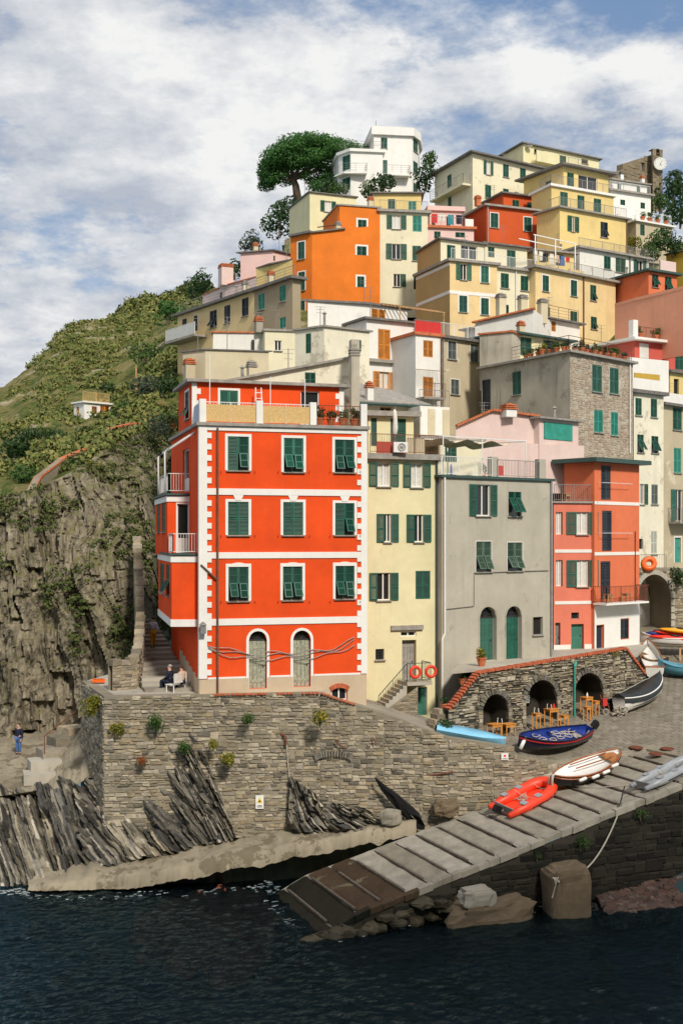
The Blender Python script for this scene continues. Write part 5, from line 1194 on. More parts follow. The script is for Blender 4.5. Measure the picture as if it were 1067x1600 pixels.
# castle keep with clock
ck = thing('castle', 'ruined stone castle with bell gable and white clock face on the skyline', 'castle', P(1000, 300, 160)); mb = MB()
zc = lambda y, Y=160: zat(y, Y)
W = Wall(XY(972, 158), XY(1020, 162), zc(330), zc(256, 158), zc(241, 162)); W.hole(*(lambda r: (r[0], r[1], r[2], r[3]))(W.rect(1001, 254, 1007, 268)), 0, .6); W.emit(mb)
W2 = Wall(XY(948, 157), XY(974, 157.5), zc(330), zc(272, 157), zc(264, 157.5)); W2.emit(mb)
for q in (W, W2): mb.face(q.pt(0, q.za), q.pt(q.L, q.zb), q.pt(q.L, q.zb, -1), q.pt(0, q.za, -1)); mb.face(q.pt(0, q.z0), q.pt(0, q.za), q.pt(0, q.za, -1), q.pt(0, q.z0, -1))
mb.build('curtain_wall', 'castle_stone', ck); st = rubble(W, (.35, .6), (.5, 1.2), (.02, .08), zlo=zc(318))+rubble(W2, (.35, .6), (.5, 1.2), (.02, .08), zlo=zc(318)); lay(st, ck, 'castle_stone', 120)
W = Wall(XY(1019, 160), XY(1034.5, 160.5), zc(330), zc(232), zc(232)); u0, u1, v0, v1 = W.rect(1024.5, 235, 1030, 243.5); W.hole(u0, u1, v0, v1, (u1-u0)*.5, 1.2); mb = MB(); W.emit(mb); W3 = Wall(W.b.xy, W.b.xy+Vector((.1, 1.2)), zc(330), zc(232), zc(232)); W3.emit(mb); W4 = Wall(W.a.xy+Vector((.1, 1.2)), W.a.xy, zc(330), zc(232), zc(232)); W4.emit(mb); mb.face(W.pt(0, W.za), W.pt(W.L, W.zb), W.pt(W.L, W.zb, -1.2), W.pt(0, W.za, -1.2)); mb.build('bell_gable', 'castle_stone', ck); lay(rubble(W, (.3, .5), (.35, .8), (.02, .07), zlo=zc(318)), ck, 'castle_stone', 60)
c = P(1030.5, 256, 159.7); mb = MB(); mb.tube([c+Vector((0, .1, 0)), c-Vector((0, .12, 0))], .85, 24); dl = mb.build('clock_face', 'dial', ck)
mb = MB(); e = c-Vector((0, .14, 0))
for k in range(12): t = R(30*k); d = Vector((math.sin(t), 0, math.cos(t))); mb.bar(e+d*.66, e+d*.78, .06, .02)
mb.bar(e, e+Vector((.28, 0, .45)), .07, .03); mb.bar(e, e+Vector((.12, -.01, -.28)), .07, .03); mb.build('clock_hand', 'iron', dl)
mb = MB(); mb.lathe(P(1027.3, 242, 160.9), [(.36, 0), (.25, .3), (.1, .55)], 10); mb.build('bell', 'copper', ck)
# white house below the castle, terrace house under it
h = hs('white_hill_house', 'small white house with tiny green windows just below the castle', 'white', [(953, 298), (1016, 307)], 134, 0, 350, {0: [c_(968.5, 312, 976, 320.5, sill=False), c_(1000, 316.5, 1007, 326, sill=False)]}, cap=('slab_grey', .2, .35))
h.rail(edge(h, 0), 1.0, 'white_metal'); h.vol([(956, 282), (1010, 290)], 137, 0, bot=300, back=4, ground=False, wins={0: [c_(964, 287, 970, 297, sill=False), c_(994, 291, 1000, 300, sill=False)]}, cap=('slab_grey', .15, .4))
h.chimney(P(970, 281, 138), .4, .6, 'white', 'slate'); h.chimney(P(1003, 286, 138.5), .4, .5, 'white')
h = hs('terrace_house', 'low stone house with planted railed terrace on the right below the white house', 'beige', [(993, 346), (1049, 356)], 128, 0, 385, {0: [c_(999.5, 351, 1006.5, 368, sill=False), c_(1031, 356, 1038, 367, sill=False)]}, cap=('white', .18, .3)); h.rail(edge(h, 0), 1.1, 'white_metal'); TERR = edge(h, 0)
# three stepped yellow storeys
h = hs('stepped_yellow_house', 'big yellow house stepping back in three storeys with railed terraces', 'yellow', [(838, 336), (874, 325), (979, 344)], 117, 1, 395, {1: [o_(892, 338, 897.5, 362, sw=.5), ('hr', 937.5, 347, 949, 371, {'sh': 'sh_navy'})]}, cap=('slab_grey', .16, .35))
W = h.walls[1]; h.rail([h.walls[0].pt(h.walls[0].L*.5, h.zt+.16, -.1), W.pt(0, h.zt+.16, -.1), W.pt(W.L, h.zt+.16, -.1)], 1.0, 'iron_grey'); h.pipe([W.pt(W.L-.1, h.zt, .1), W.pt(W.L-.1, h.z0, .1)], .06, 'copper')
h.vol([(830, 306), (861, 291), (958, 308)], 121, 1, bot=335, ground=False, wins={1: [c_(874.5, 300, 886.5, 324, sill=False), c_(901.5, 305.5, 912.5, 329, sill=False), c_(927, 310.5, 938.5, 334, sill=False)]}, cap=('white', .25, .25))
W = h.walls[1]; h.rail([h.walls[0].pt(h.walls[0].L*.4, h.zt+.25, -.1), W.pt(0, h.zt+.25, -.1), W.pt(W.L, h.zt+.25, -.1)], 1.0, 'iron_grey')
h.vol([(818, 283), (880, 260), (950, 274)], 124, 1, bot=305, ground=False, wins={1: [c_(885.5, 270, 896, 292, sill=False), ('g', 903, 275, 932.5, 299, {'fr': 'white_wood', 'sill': False})], 0: [c_(852, 283, 860, 291)]}, cap=('slate', .2, .7))
# rust red house
h = hs('rust_house', 'rust red house with green shutters below the cream hilltop house', 'rust', [(719, None), (759.5, 322), (839, 331)], 119, 1, 400, {1: [c_(766, 333, 778, 356, tr='white', tw=.08), c_(818, 339.5, 830, 361.5, tr='white', tw=.08)]}, cap=('slab_grey', .2, .35)); h.pipe([h.walls[1].pt(.1, h.zt, .12), h.walls[1].pt(.1, h.z0, .12)], .06, 'zinc')
h.vol([(757, None), (786, 303), (833, 309)], 124.5, 1, bot=335, ground=False, wins={1: [c_(800, 312.5, 810.5, 325, sill=False), c_(823, 316, 830, 327, sill=False)]}, cap=('slate', .16, .4)); h.chimney(P(746, 322, 121), .5, .7, 'terracotta')
# pink house with terrace
h = hs('pink_terrace_house', 'small pink house with laundry terrace between cream and rust houses', 'pink_pale', [(668, 356), (740, 359)], 116, 0, 400, {0: [c_(678, 361.5, 688, 373, sill=False), c_(711, 363, 726, 371, sill=False)]}, cap=('terracotta', .25, .25))
h.parapet(edge(h, 0, 3.8), .9, .15, 'white'); h.rail(edge(h, 0, .1, 3.8), 1.0); PINKT = edge(h, 0, .3, 3.6)
h.vol([(671, 329), (722, 331)], 119, 0, bot=358, ground=False, back=4, wins={0: [('d', 674, 337, 680, 353, {'sill': False}), ('d', 697, 338, 703, 355, {'sill': False})]}, cap=('pink_pale', .45, .25))
# cream house left of it
h = hs('shuttered_cream_house', 'tall cream house with open green shutters right of the orange house', 'cream', [(593.5, 331), (668, 334)], 112, 0, 470, {0: [o_(612.5, 336, 626, 358, cur=True, sw=.52), c_(644.5, 337, 658.5, 362, sh='sh_teal', sill=False), o_(612, 381, 626, 405, sw=.55), c_(644, 384, 657.5, 407.5), ('or', 614.5, 428, 625.5, 448, {'pane': 'interior', 'sw': .5}), ('d', 646, 431, 650, 452, {'sill': False})]}, cap=('slab_grey', .25, .3))
h.rail(edge(h, 0), 1.0); h.vol([(582, 303), (658, 303)], 117, 0, bot=332, back=4, mat='yellow', ground=False, wins={0: [c_(606, 311, 617, 330, sill=False), c_(638, 314, 650, 331, sh='sh_teal', sill=False)]}, cap=('slate', .14, .3)); h.pipe([h.walls[0].pt(.1, h.zt, .1), h.walls[0].pt(.1, h.z0-4, .1)], .05, 'zinc')
# cream house behind the orange one
h = hs('grey_sided_house', 'pale cream house with plain grey side, under the pine and above orange house', 'pale_yellow', [(452, None), (484, 301), (556, 309)], 122, 1, 395, {1: [o_(507, 314, 518, 331, cur=True, sw=.45)]}, cap=('slate', .12, .2))
# bright orange house
oh = House('orange_house', 'tall bright orange house with small white framed windows, left side of village', 'orange', VG)
Wt = dict(tr='white', tw=.16, sill=False)
z_ = lambda y: zat(y, 110)
oh.vol([(454, 371), (487.5, 364), (593.5, 364, 111.5)], 110, 1, bot=520, tops=[z_(364), z_(364), z_(345)], wins={0: [c_(465.5, 378, 476, 405, tr='white', tw=.1), c_(466, 425, 476.5, 454, tr='white', tw=.1), c_(466, 470, 476.5, 497, tr='white', tw=.1)], 1: [c_(557.5, 385, 572.5, 399, **Wt), c_(558, 432, 569, 449, **Wt)]})
mb = MB(); W = oh.walls[0]; W2 = oh.walls[1]; mb.bar(W.pt(0, W.za+.1, .15), W.pt(W.L, W.zb+.1, .15), .35, .2); mb.bar(W2.pt(0, W2.za+.05, .1), W2.pt(W2.L*.48, W2.topat(W2.L*.48)+.05, .1), .25, .14); mb.build('eave', 'slate', oh.root)
oh.vol([(528, 321, 111.0), (593.5, 321, 112.0)], 111.0, 0, bot=362, back=6, ground=False, wins={0: [c_(559, 343.5, 572.5, 355.5, **Wt)]}, cap=('slab_grey', .14, .12)); oh.pipe([oh.walls[0].pt(.05, oh.zt, .1), oh.walls[0].pt(.1, oh.zt-1.8, .1), oh.walls[0].pt(-2, oh.zt-2.2, .1)], .05, 'iron')
# left row facing the sea
h = hs('pink_row_house', 'pale pink house with roof terrace above the left row', 'pink_pale', [(376, 396), (427, 392), (458, 399)], 118, 1, 470, {1: [c_(419+3, 399, 430, 407, sill=False)]}, cap=('slate', .12, .25))
h = hs('yellow_roof_house', 'small yellow rooftop house against the orange house', 'yellow', [(400, 420), (424, 414), (457, 406)], 108, 1, 450, {0: [('d', 409, 424, 420, 440, {'sill': False})]}, cap=('slate', .12, .3))
h = hs('pink_wall_house', 'low pink house with tile edged roof and chimney at the left end', 'pink', [(317, 462), (352, 447), (400, 433)], 118, 1, 490, {0: [('d', 343, 456, 347, 468, {'sill': False})]}, cap=('terracotta', .1, .2)); h.chimney(P(353, 447, 118), 1.2, 1.8, 'pink')
lh = hs('cream_row_house', 'long cream house with navy shutters at the left end of the village', 'warm_yellow', [(278, 495), (397.5, 455.5), (413, None)], 100, 1, 545, {0: [c_(378, 465.5, 388.5, 494), c_(350.5, 477, 360, 505), ('h', 328, 485, 339, 512, {'sh': 'sh_navy'}), c_(303, 493, 310, 517, sill=False), c_(285, 498, 292, 521, sill=False)]}, cap=('slate', .22, .45), sh='sh_navy')
W = lh.walls[0]; lh.rail(edge(lh, 0, 0, None, -.2, .22), 1.0, 'iron_grey', 'h'); a, b = W.hit(277, 530)[0], W.hit(324, 524)[0]; zb = zat(533, 110); mb = MB(); mb.prism([W.pt(0, 0, 0).xy, W.pt(0, 0, 1.3).xy, W.pt(b, 0, 1.3).xy, W.pt(b, 0, 0).xy], zb-.18, zb); mb.build('balcony_slab', 'slab_grey', lh.root); lh.rail([W.pt(0, zb, 1.25), W.pt(b, zb, 1.25)], 1.1, 'white_metal', screen='curtain')
gh2 = hs('olive_house', 'olive grey house with teal shutters between cream row house and orange house', 'olive', [(397.5, 456), (457, 436), (470, None)], 97, 0, 530, {0: [c_(404, 459, 413.5, 484, sh='sh_teal'), c_(437, 446, 446.5, 471, sh='sh_teal'), c_(437, 496, 446.5, 513, sh='sh_teal')]}, cap=('slate', .22, .4)); gh2.rail(edge(gh2, 0, 0, None, -.2, .22), .9, 'iron_grey', 'h')
# mid terrace: ochre sided yellow house, cream, long yellow, pale, orange, mustard
my = House('ochre_sided_house', 'yellow house with blank ochre side wall and white band, centre of village', 'warm_yellow', VG)
my.vol([(650, 432), (702.5, 408), (776, 415)], 101, 1, bot=505, wins={1: [o_(719, 412, 729, 437.5, sh='sh_mid', pane='interior', sw=.42), c_(751, 416, 763, 442, sh='sh_mid', tr='white', tw=.12), c_(717, 462, 729.5, 488, tr='white', tw=.12), c_(751, 466, 763, 492, tr='white', tw=.12)]}, cap=('slab_grey', .22, .25))
W = my.walls[1]; z0 = W.hit(738, 459)[1]; my.uv('band', 'trim', W, 0, W.L, z0-.14, z0+.14, .03)
W0 = my.walls[0]; place('side_wall', 'pane', 'ochre', my.root, W0.pt(0, my.z0, .012), W0.rz, (W0.L, 1, my.zt-my.z0)); my.uv('band', 'trim', W0, 0, W0.L, z0-.14, z0+.14, .03); my.uv('band', 'trim', W0, 0, W0.L, my.zt-.35, my.zt-.1, .03)
my.rail(edge(my, 1, .2, None), 1.0, 'white_metal'); my.vol([(652, 396), (688, 374), (756, 383)], 104.5, 1, bot=410, ground=False, mat='cream', wins={1: [c_(698, 383, 711, 404, sill=False), ('g', 720, 384, 745, 405, {'sill': False})]}, cap=('slate', .14, .3))
W0 = my.walls[0]; place('side_wall', 'pane', 'ochre', my.root, W0.pt(0, my.z0, .012), W0.rz, (W0.L, 1, my.zt-my.z0))
mc = hs('pale_cream_house', 'pale cream house with drainpipe between the ochre sided and long yellow houses', 'cream', [(776, 419), (838, 427)], 103.5, 0, 505, {0: [c_(782, 427, 794.5, 450.5), c_(813, 431, 825, 454.5), c_(785.5, 476, 794.5, 492)]}, cap=('slab_grey', .22, .3)); mc.rail(edge(mc, 0), 1.0, 'white_metal'); W = mc.walls[0]; mc.pipe([W.pt(W.L*.46, mc.zt, .1), W.pt(W.L*.46, mc.z0, .1)], .05, 'white_metal')
mc.vol([(757, 381), (823, 389)], 107.5, 0, bot=420, back=5, ground=False, wins={0: [c_(791.5, 391, 805, 417, sill=False), c_(762, 386, 772, 402, sill=False)]}, cap=('slate', .14, .35))
ly = hs('wide_yellow_house', 'wide warm yellow house under the laundry terrace, right of centre', 'warm_yellow', [(836, 418.5), (961, 443)], 104.5, 0, 530, {0: [c_(847, 430.5, 857, 455.5, tr='white', tw=.1), c_(891, 438, 901, 463, tr='white', tw=.1), ('hr', 921.5, 445.5, 931, 470, {}), c_(853.5, 480, 859, 494), c_(890.5, 486.5, 901.5, 502), ('hr', 922.5, 495, 932, 514.5, {})]}, cap=('slab_grey', .2, .4)); W = ly.walls[0]; ly.pipe([W.pt(W.L*.58, ly.zt, .1), W.pt(W.L*.58, ly.z0, .1)], .06, 'copper')
ly.rail(edge(ly, 0), 1.0); LYT = [W.pt(.3, ly.zt+.2, -.6), W.pt(5.2, ly.zt+.2, -.6)]; ly.parapet([W.pt(6.6, ly.zt+.2, -2), W.pt(8.6, ly.zt+.2, -2)], 1.0, .15)
ly.vol([(836, 392), (896, 398)], 110.5, 0, bot=425, back=5, ground=False, mat='yellow', wins={0: [('d', 866, 397, 880, 415, {'sill': False}), ('d', 842, 396, 852, 410, {'sill': False})]}, cap=('slab_grey', .14, .4))
mb = MB()
for u in (.4, 3., 5.6): mb.bar(W.pt(u, ly.zt-2.6, -.4), W.pt(u, ly.zt+.1, -.4), .09)
for q in (-.4, -2.2): mb.bar(W.pt(.2, ly.zt+.1, q), W.pt(5.8, ly.zt+.1, q), .08)
mb.build('pergola', 'sign_white', ly.root)
h = hs('pale_green_house', 'pale whitish house with faded lower shutters behind the wide yellow house', 'white_old', [(905, 388), (1013, 407)], 113, 0, 480, {0: [c_(943, 400.5, 953.5, 420.5), c_(961, 403.5, 977, 426, sh='sh_faded'), o_(994, 406.5, 1004, 430, pane='interior', sw=.42), c_(967.5, 448.5, 977.5, 470, sh='sh_white', tr='white'), c_(994, 453, 1004.5, 466, sh='sh_white', tr='white')]}, cap=('slab_grey', .2, .4)); W = h.walls[0]; h.pipe([W.pt(W.L*.71, h.zt, .1), W.pt(W.L*.71, h.z0, .1)], .06, 'slate'); h.rail(edge(h, 0), .9)
h = hs('small_orange_house', 'small coral orange house with two green shuttered windows at right edge', 'coral_orange', [(1012.5, 424), (1057, 431)], 108, 0, 480, {0: [('h', 1018, 429, 1028, 449, {'flap': .7}), ('h', 1038, 433, 1048.5, 454, {'flap': .7})]}, cap=('gutter_green', .2, .4)); h.parapet(edge(h, 0, 1.6, None), 1.1, .15, 'pink'); h.rail(edge(h, 0, 0, 1.6), 1.0)
h = hs('mustard_house', 'plain mustard yellow house side at the far right edge', 'mustard', [(1040, 399), (1085, 388)], 122, 0, 460, {}, cap=('slate', .12, .2))
h = hs('salmon_building', 'large windowless salmon pink building at the right edge', 'salmon', [(960, 479), (993, 470), (1095, 445)], 96, 1, 540, {}, cap=('salmon', .25, .06))
# lower middle
wo = House('white_orange_shutter_house', 'white house with bright orange wooden shutters in the middle', 'white', VG)
wo.vol([(508, None), (572.5, 499), (650, 507)], 87, 1, bot=640, sh='sh_orange', drop=3, wins={1: [c_(590.5, 514.5, 609.5, 562, sill=False), ('o', 592, 581, 608, 607.5, {'fr': 'wood_orange', 'cur': True, 'sw': .5})]}, cap=('slate', .16, .3))
W = wo.walls[1]; z0 = W.hit(612, 566)[1]; wo.uv('ledge', 'slab_grey', W, .1, W.L, z0-.12, z0+.12, .3); wo.pipe([W.pt(W.L-.15, wo.zt, .1), W.pt(W.L-.15, wo.z0, .1)], .06, 'slab_grey')
wo.vol([(481, 476, 89.0), (573, 476, 90.2), (636, 476, 92.4)], 90.2, 1, bot=515, ground=False, sh='sh_orange', wins={1: [c_(580, 483, 602, 498, sill=False)]}, cap=('slate', .16, .25))
mb = MB(); W = wo.walls[1]
for k in range(9): mb.bar(W.pt(1.2+k*.35, wo.zt+.2, .2), W.pt(1.7+k*.5, wo.zt-.2, 1.9), .07)
mb.bar(W.pt(1.2, wo.zt+.12, .2), W.pt(4.2, wo.zt+.12, .2), .1); mb.bar(W.pt(1.6, wo.zt-.26, 1.9), W.pt(6.1, wo.zt-.26, 1.9), .1); mb.bar(W.pt(1.7, wo.zt-2.2, 1.9), W.pt(1.7, wo.zt-.26, 1.9), .08); mb.bar(W.pt(6.0, wo.zt-2.2, 1.9), W.pt(6.0, wo.zt-.26, 1.9), .08); mb.build('pergola', 'pole_wood', wo.root)
h = hs('narrow_white_house', 'narrow white house with two orange shutters and small balcony, beside wider white one', 'white', [(649, 523), (690, 527)], 85.2, 0, 640, {0: [c_(661, 532, 676, 558, sh='sh_orange', sill=False), c_(660.5, 589, 676.5, 620, sh='sh_orange', sill=False)]}, cap=('terracotta', .22, .15), drop=3)
W = h.walls[0]; zb = zat(622, 85.2); mb = MB(); mb.prism([W.pt(.0, 0, 0).xy, W.pt(0, 0, 1.2).xy, W.pt(1.8, 0, 1.2).xy, W.pt(1.8, 0, 0).xy], zb-.15, zb); mb.build('balcony_slab', 'slab_grey', h.root); h.rail([W.pt(0, zb, 1.15), W.pt(1.8, zb, 1.15)], 1.0, 'copper'); mb = MB(); [mb.bar(W.pt(.2*k, zat(577, 85.2), .05), W.pt(.2*k, zat(581, 85.2), 1.2), .04) for k in range(10)]; mb.build('canopy', 'pole_wood', h.root)
h.rail(edge(h, 0), .95, 'iron_grey', screen='cloth_red'); h.pipe([W.pt(W.L-.1, h.zt, .1), W.pt(W.L-.1, h.z0, .1)], .05, 'copper')
h = hs('beige_grey_shutter_house', 'stained beige house with grey shutters beside the stone house', 'beige', [(689.5, 528), (753, 537)], 86.5, 0, 690, {0: [c_(699.5, 533.5, 712.5, 561.5, tr='white_old', tw=.06), c_(734.5, 538, 747, 566, tr='white_old', tw=.06), c_(704, 593, 717, 616.5, tr='white_old', tw=.06)]}, cap=('slate', .2, .3), sh='sh_grey'); W = h.walls[0]; h.pipe([W.pt(.1, h.zt, .1), W.pt(.1, h.z0, .1)], .05, 'zinc'); h.rail(edge(h, 0), 1.0, 'white_metal')
# white flank and tiled gable above it
h = hs('white_gable_house', 'low white wall with tile edged gable and chimneys below the yellow houses', 'white_old', [(742, 512), (832, 505)], 92, 0, 545, {}, cap=None, tops=[zat(505, 92), zat(491, 92)]); W = h.walls[0]; mb = MB(); mb.bar(W.pt(-.2, W.za+.06, .1), W.pt(W.L*.5, W.topat(W.L*.5)+.06, .1), .35, .12); mb.bar(W.pt(W.L*.5, W.topat(W.L*.5)+.06, .1), W.pt(W.L+.2, W.zb+.06, .1), .35, .12); mb.build('tile_edge', 'terracotta', h.root)
for x, y in ((782, 490), (816, 492), (847, 498)): h.chimney(P(x, y+8, 93), .6, 1.6, 'beige_pale', 'slab_grey')
h = hs('orange_door_house', 'small flat roofed white house with orange shutter behind the planted terrace', 'white_old', [(842, 496), (905, 508)], 94, 0, 545, {0: [c_(850, 501, 868, 517, sh='sh_orange', sill=False)]}, cap=('slate', .12, .4)); h.rail(edge(h, 0), 1.0, 'copper', 'h')
# stone house
sh_ = House('stone_house', 'big house with mottled stone front and stained grey side, planted roof terrace', 'grey_old', VG)
sh_.vol([(752, 577), (890, 551), (988, 569)], 78.5, 1, bot=700, drop=3, wins={0: [c_(800, 580.5, 813.5, 617), c_(752.8, 593, 766, 642, sill=False, sh='sh_navy')], 1: [c_(924.5, 570.5, 940, 612.5), c_(952, 575, 966, 615.5), c_(927.5, 641, 941.5, 676, sh='sh_teal'), c_(954, 644, 965, 680.5, sh='sh_teal')]}, cap=('slab_grey', .16, .3))
W = sh_.walls[1]; W.n_holes = 0; lay(rubble(W, (.10, .2), (.14, .38), (.012, .03), zlo=zat(715, 78.5)), sh_.root, 'stone_warm', 300)
sh_.pipe([W.pt(W.L-.5, sh_.zt, .1), W.pt(W.L-.5, sh_.z0+3, .1)], .055, 'white_metal')
sh_.rail([sh_.walls[0].pt(sh_.walls[0].L*.35, sh_.zt+.16, -.1), W.pt(0, sh_.zt+.16, -.1), W.pt(W.L, sh_.zt+.16, -.1)], 1.0, 'copper', 'h'); SHT = [sh_.walls[0].pt(sh_.walls[0].L*.45, sh_.zt+.16, -.35), W.pt(0, sh_.zt+.16, -.35), W.pt(W.L-.3, sh_.zt+.16, -.35)]
sh_.vol([(749, 519, 86.8), (799, 519, 85.6)], 85.6, 1, bot=575, ground=False, back=6, cap=('terracotta', .12, .12))
sh_.vol([(798, 521), (888, 535)], 86.5, 0, bot=560, ground=False, back=4, mat='pale_yellow', wins={0: [c_(810, 527, 830, 556, sill=False), c_(848, 532, 872, 560, sill=False)]}, cap=('gutter_green', .14, .5))
# light pink low house in front of it
lp = House('light_pink_house', 'light pink low house with tiled gable and turquoise blind behind grey terrace', 'pink', VG)
zz = lambda y: zat(y, 73.5)
lp.vol([(712, 667, 73.0), (768, 667, 73.4), (842, 667, 74.0)], 73, 0, bot=725, tops=[zz(668), zz(642), zz(650)], drop=3, cap=None, ground=False)
for i in (0, 1):
    W = lp.walls[i]; n_ = 14
    for k in range(n_): place('roof_tile', 'box', 'terracotta', lp.root, W.pt(W.L*k/n_, W.topat(W.L*(k+.5)/n_)-.02, .05), W.rz, (W.L/n_*.95, .35, .13))
lp.chimney(P(794, 652, 73.4), .75, .45, 'white'); lp.vol([(842, 654), (903, 660)], 73.6, 0, bot=725, back=5, ground=False, wins={0: [('d', 849, 661, 893.5, 688, {'sill': False})]}, cap=('slab_grey', .12, .3)); W = lp.walls[0]; lp.quad('blind', 'sh_teal', W, 849.3, 661.3, 893.2, 687.5, .04)
lp.vol([(742, 690, 71.9), (912, 690, 75.0)], 71.9, 0, bot=730, back=.3, ground=False, cap=None)
mb = MB(); W = lp.walls[0]
u0, u1, v0, v1 = W.rect(911, 690, 912, 700)
# plaster shed with the long sloping roof behind the red house
h = House('sloping_roof_house', 'stained plaster house with long sloping roofline right behind red house', 'cream_old', VG)
h.vol([(357, 596, 66.5), (548, 596, 68.0)], 66.5, 0, bot=640, back=4, ground=False, tops=[zat(597, 66.5), zat(560, 68)], wins={0: [c_(476.5, 582, 493, 604, sill=False)]}); W = h.walls[0]; mb = MB(); mb.bar(W.pt(-.1, W.za+.06, .05), W.pt(W.L+.1, W.zb+.06, .05), .4, .13); mb.build('roof_edge', 'slab_grey', h.root)
mb = MB(); q = [Vector((*p, 0)) for p in h.poly]; mb.face(q[0]+Z(W.za+.1), q[1]+Z(W.zb+.1), q[2]+Z(W.zb+.1), q[3]+Z(W.za+.1)); mb.build('roof', 'slate', h.root)
mb = MB(); mb.box(P(553.5, 590, 66.6)+Z(.1), .24, .3, 2.0, .2); c = mb.build('chimney', 'grey_old', h.root); mb = MB(); [mb.box(P(553.5, 546, 66.6)+Z(-.35+.16*k), .29, .35, .045, .2) for k in range(3)]; mb.build('chimney_cap', 'slab_grey', c)
h = hs('ochre_wall_house', 'ochre plastered flat topped house behind the red house, upper left', 'beige_pale', [(286, 551), (321, 547), (420, 550)], 74, 1, 610, {}, cap=('slate', .08, .1)); h.chimney(P(296, 600, 74), .6, 1.2, 'beige')
h = hs('grey_flat_house', 'pale grey flat roofed building with tile edge below the cream row house', 'white_old', [(333, 520), (415, 521)], 86, 0, 560, {}, cap=('terracotta', .1, .12)); mb = MB(); mb.bar(h.walls[0].pt(2.9, h.zt-.5, .1), h.walls[0].pt(2.9, h.zt-1.6, .1), .2); mb.build('flue', 'iron', h.root)
h = hs('cream_window_house', 'cream low house with white casement window under the olive house', 'cream', [(414, 517), (470, 519)], 85, 0, 575, {0: [('g', 429, 532, 440, 548, {})]}, cap=('slab_grey', .15, .12)); h.chimney(P(404, 520, 86), .5, .8, 'concrete')
h = hs('peeling_white_house', 'white house with peeling plaster and tile edged roof, left of orange shutters', 'white_old', [(461, 512), (506, 517), (577, 526)], 78, 0, 620, {0: [c_(477.5, 523.5, 486, 553.5, sill=False)], 1: [c_(555, 531, 564.5, 549, sill=False)]}, cap=('terracotta', .09, .15), drop=3) if False else None
h = House('peeling_white_house', 'white house with peeling plaster left of the orange shutters, above the sloping roof', 'cream_old', VG)
h.vol([(461, 511, 80.5), (506.5, 511, 79), (577, 511, 81)], 79, 1, bot=625, drop=2, wins={0: [c_(477.5, 521, 486, 552, sill=False)], 1: [c_(555, 531, 564.5, 549, sill=False)]}, cap=('slab_grey', .12, .15))
# slate roofed low house between
h = House('slate_roof_house', 'low cream house under a shallow slate roof with chimney, above pale yellow house', 'cream', VG)
h.vol([(548, 629, 67.5), (664, 634, 69.5)], 67.5, 0, bot=700, back=5, ground=False, drop=3, wins={0: [('g', 594, 636, 612, 646, {'fr': 'wood', 'sill': False}), ('g', 640, 642, 654, 668, {'fr': 'wood', 'sill': False})]}); q = [Vector((*p, h.zt)) for p in h.poly]; d = (q[1]-q[0]).normalized(); nn = Vector((d.y, -d.x, 0)); a, b = q[0]+nn*.35-d*.2, q[1]+nn*.35+d*.2
mb = MB(); r0, r1 = q[3]+Z(2.2), q[2]+Z(1.5); mb.hexa([a, b, r1, r0]+[p+Z(.09) for p in (a, b, r1, r0)]); mb.build('roof', 'slab_grey', h.root); mb = MB(); mb.tube([a-Z(.05), b-Z(.05)], .1, 6); mb.build('gutter', 'gutter_green', h.root); h.chimney(P(577, 628, 68.2)+Z(-.2), .38, 1.0, 'white')
W = h.walls[0]; h.vol([(656, 634, 67.6), (702, 634, 68.4)], 67.6, 0, bot=690, back=3, mat='white_old', ground=False, zbot=zat(686, 67.6)); W = h.walls[0]
h.rail(edge(h, 0, 0, None, -.05, .0), .95, 'iron_grey')
for k in range(4): h.uv('panel', 'beige_pale' if k % 2 else 'white', W, W.L*(k+.06)/4, W.L*(k+.94)/4, h.z0+.25, h.zt-.15, .03)
h.uv('ledge', 'slab_grey', W, -.1, W.L+.1, h.z0, h.z0+.2, .25)
# right edge tall houses
h = hs('tall_cream_house', 'tall peeling cream house with propped shutters above the tunnel arch', 'cream_old', [(985, 613), (1036, 619)], 85, 0, 880, {0: [c_(992, 622, 1002, 649), c_(1016, 623, 1026, 652), ('h', 995, 679, 1005, 707, {'flap': .7}), ('h', 1017, 681.5, 1028, 708, {'flap': .7}), ('or', 999, 756, 1006, 788, {'sw': .35}), c_(1017, 757, 1027, 788, sh='sh_grey'), ('d', 998, 842, 1004, 858, {'sill': False}), c_(1016.5, 830, 1025.5, 866, sh='sh_white')]}, cap=('slate', .25, .3), drop=1)
h.parapet(edge(h, 0), .95, .15, 'white'); W = h.walls[0]; h.pipe([W.pt(.1, h.zt, .1), W.pt(.1, h.z0+4, .1)], .06, 'gutter_green')
h.vol([(984, 558), (1044, 564)], 88, 0, bot=612, ground=False, back=5, mat='white', wins={0: [('d', 990, 584, 1030, 604, {'sill': False})]}, cap=None); h.quad('blind', 'mustard', h.walls[0], 990.5, 584, 1029.5, 594, .03)
h.vol([(991, 532), (1085, 543)], 92, 0, bot=575, ground=False, back=6, mat='coral_red', wins={0: [c_(1054, 545, 1067, 578, sill=False)]}, cap=('white', .2, .6)); h.rail(edge(h, 0), 1.0, 'rust_iron'); W = h.walls[0]; RTT = edge(h, 0, .2, None, -.3); h.quad('curtain', 'curtain', W, 998, 537, 1012, 560, .05); place('pier', 'box', 'white', h.root, W.pt(-.2, h.zt+.2, -.2), W.rz, (.5, .5, 1.4))
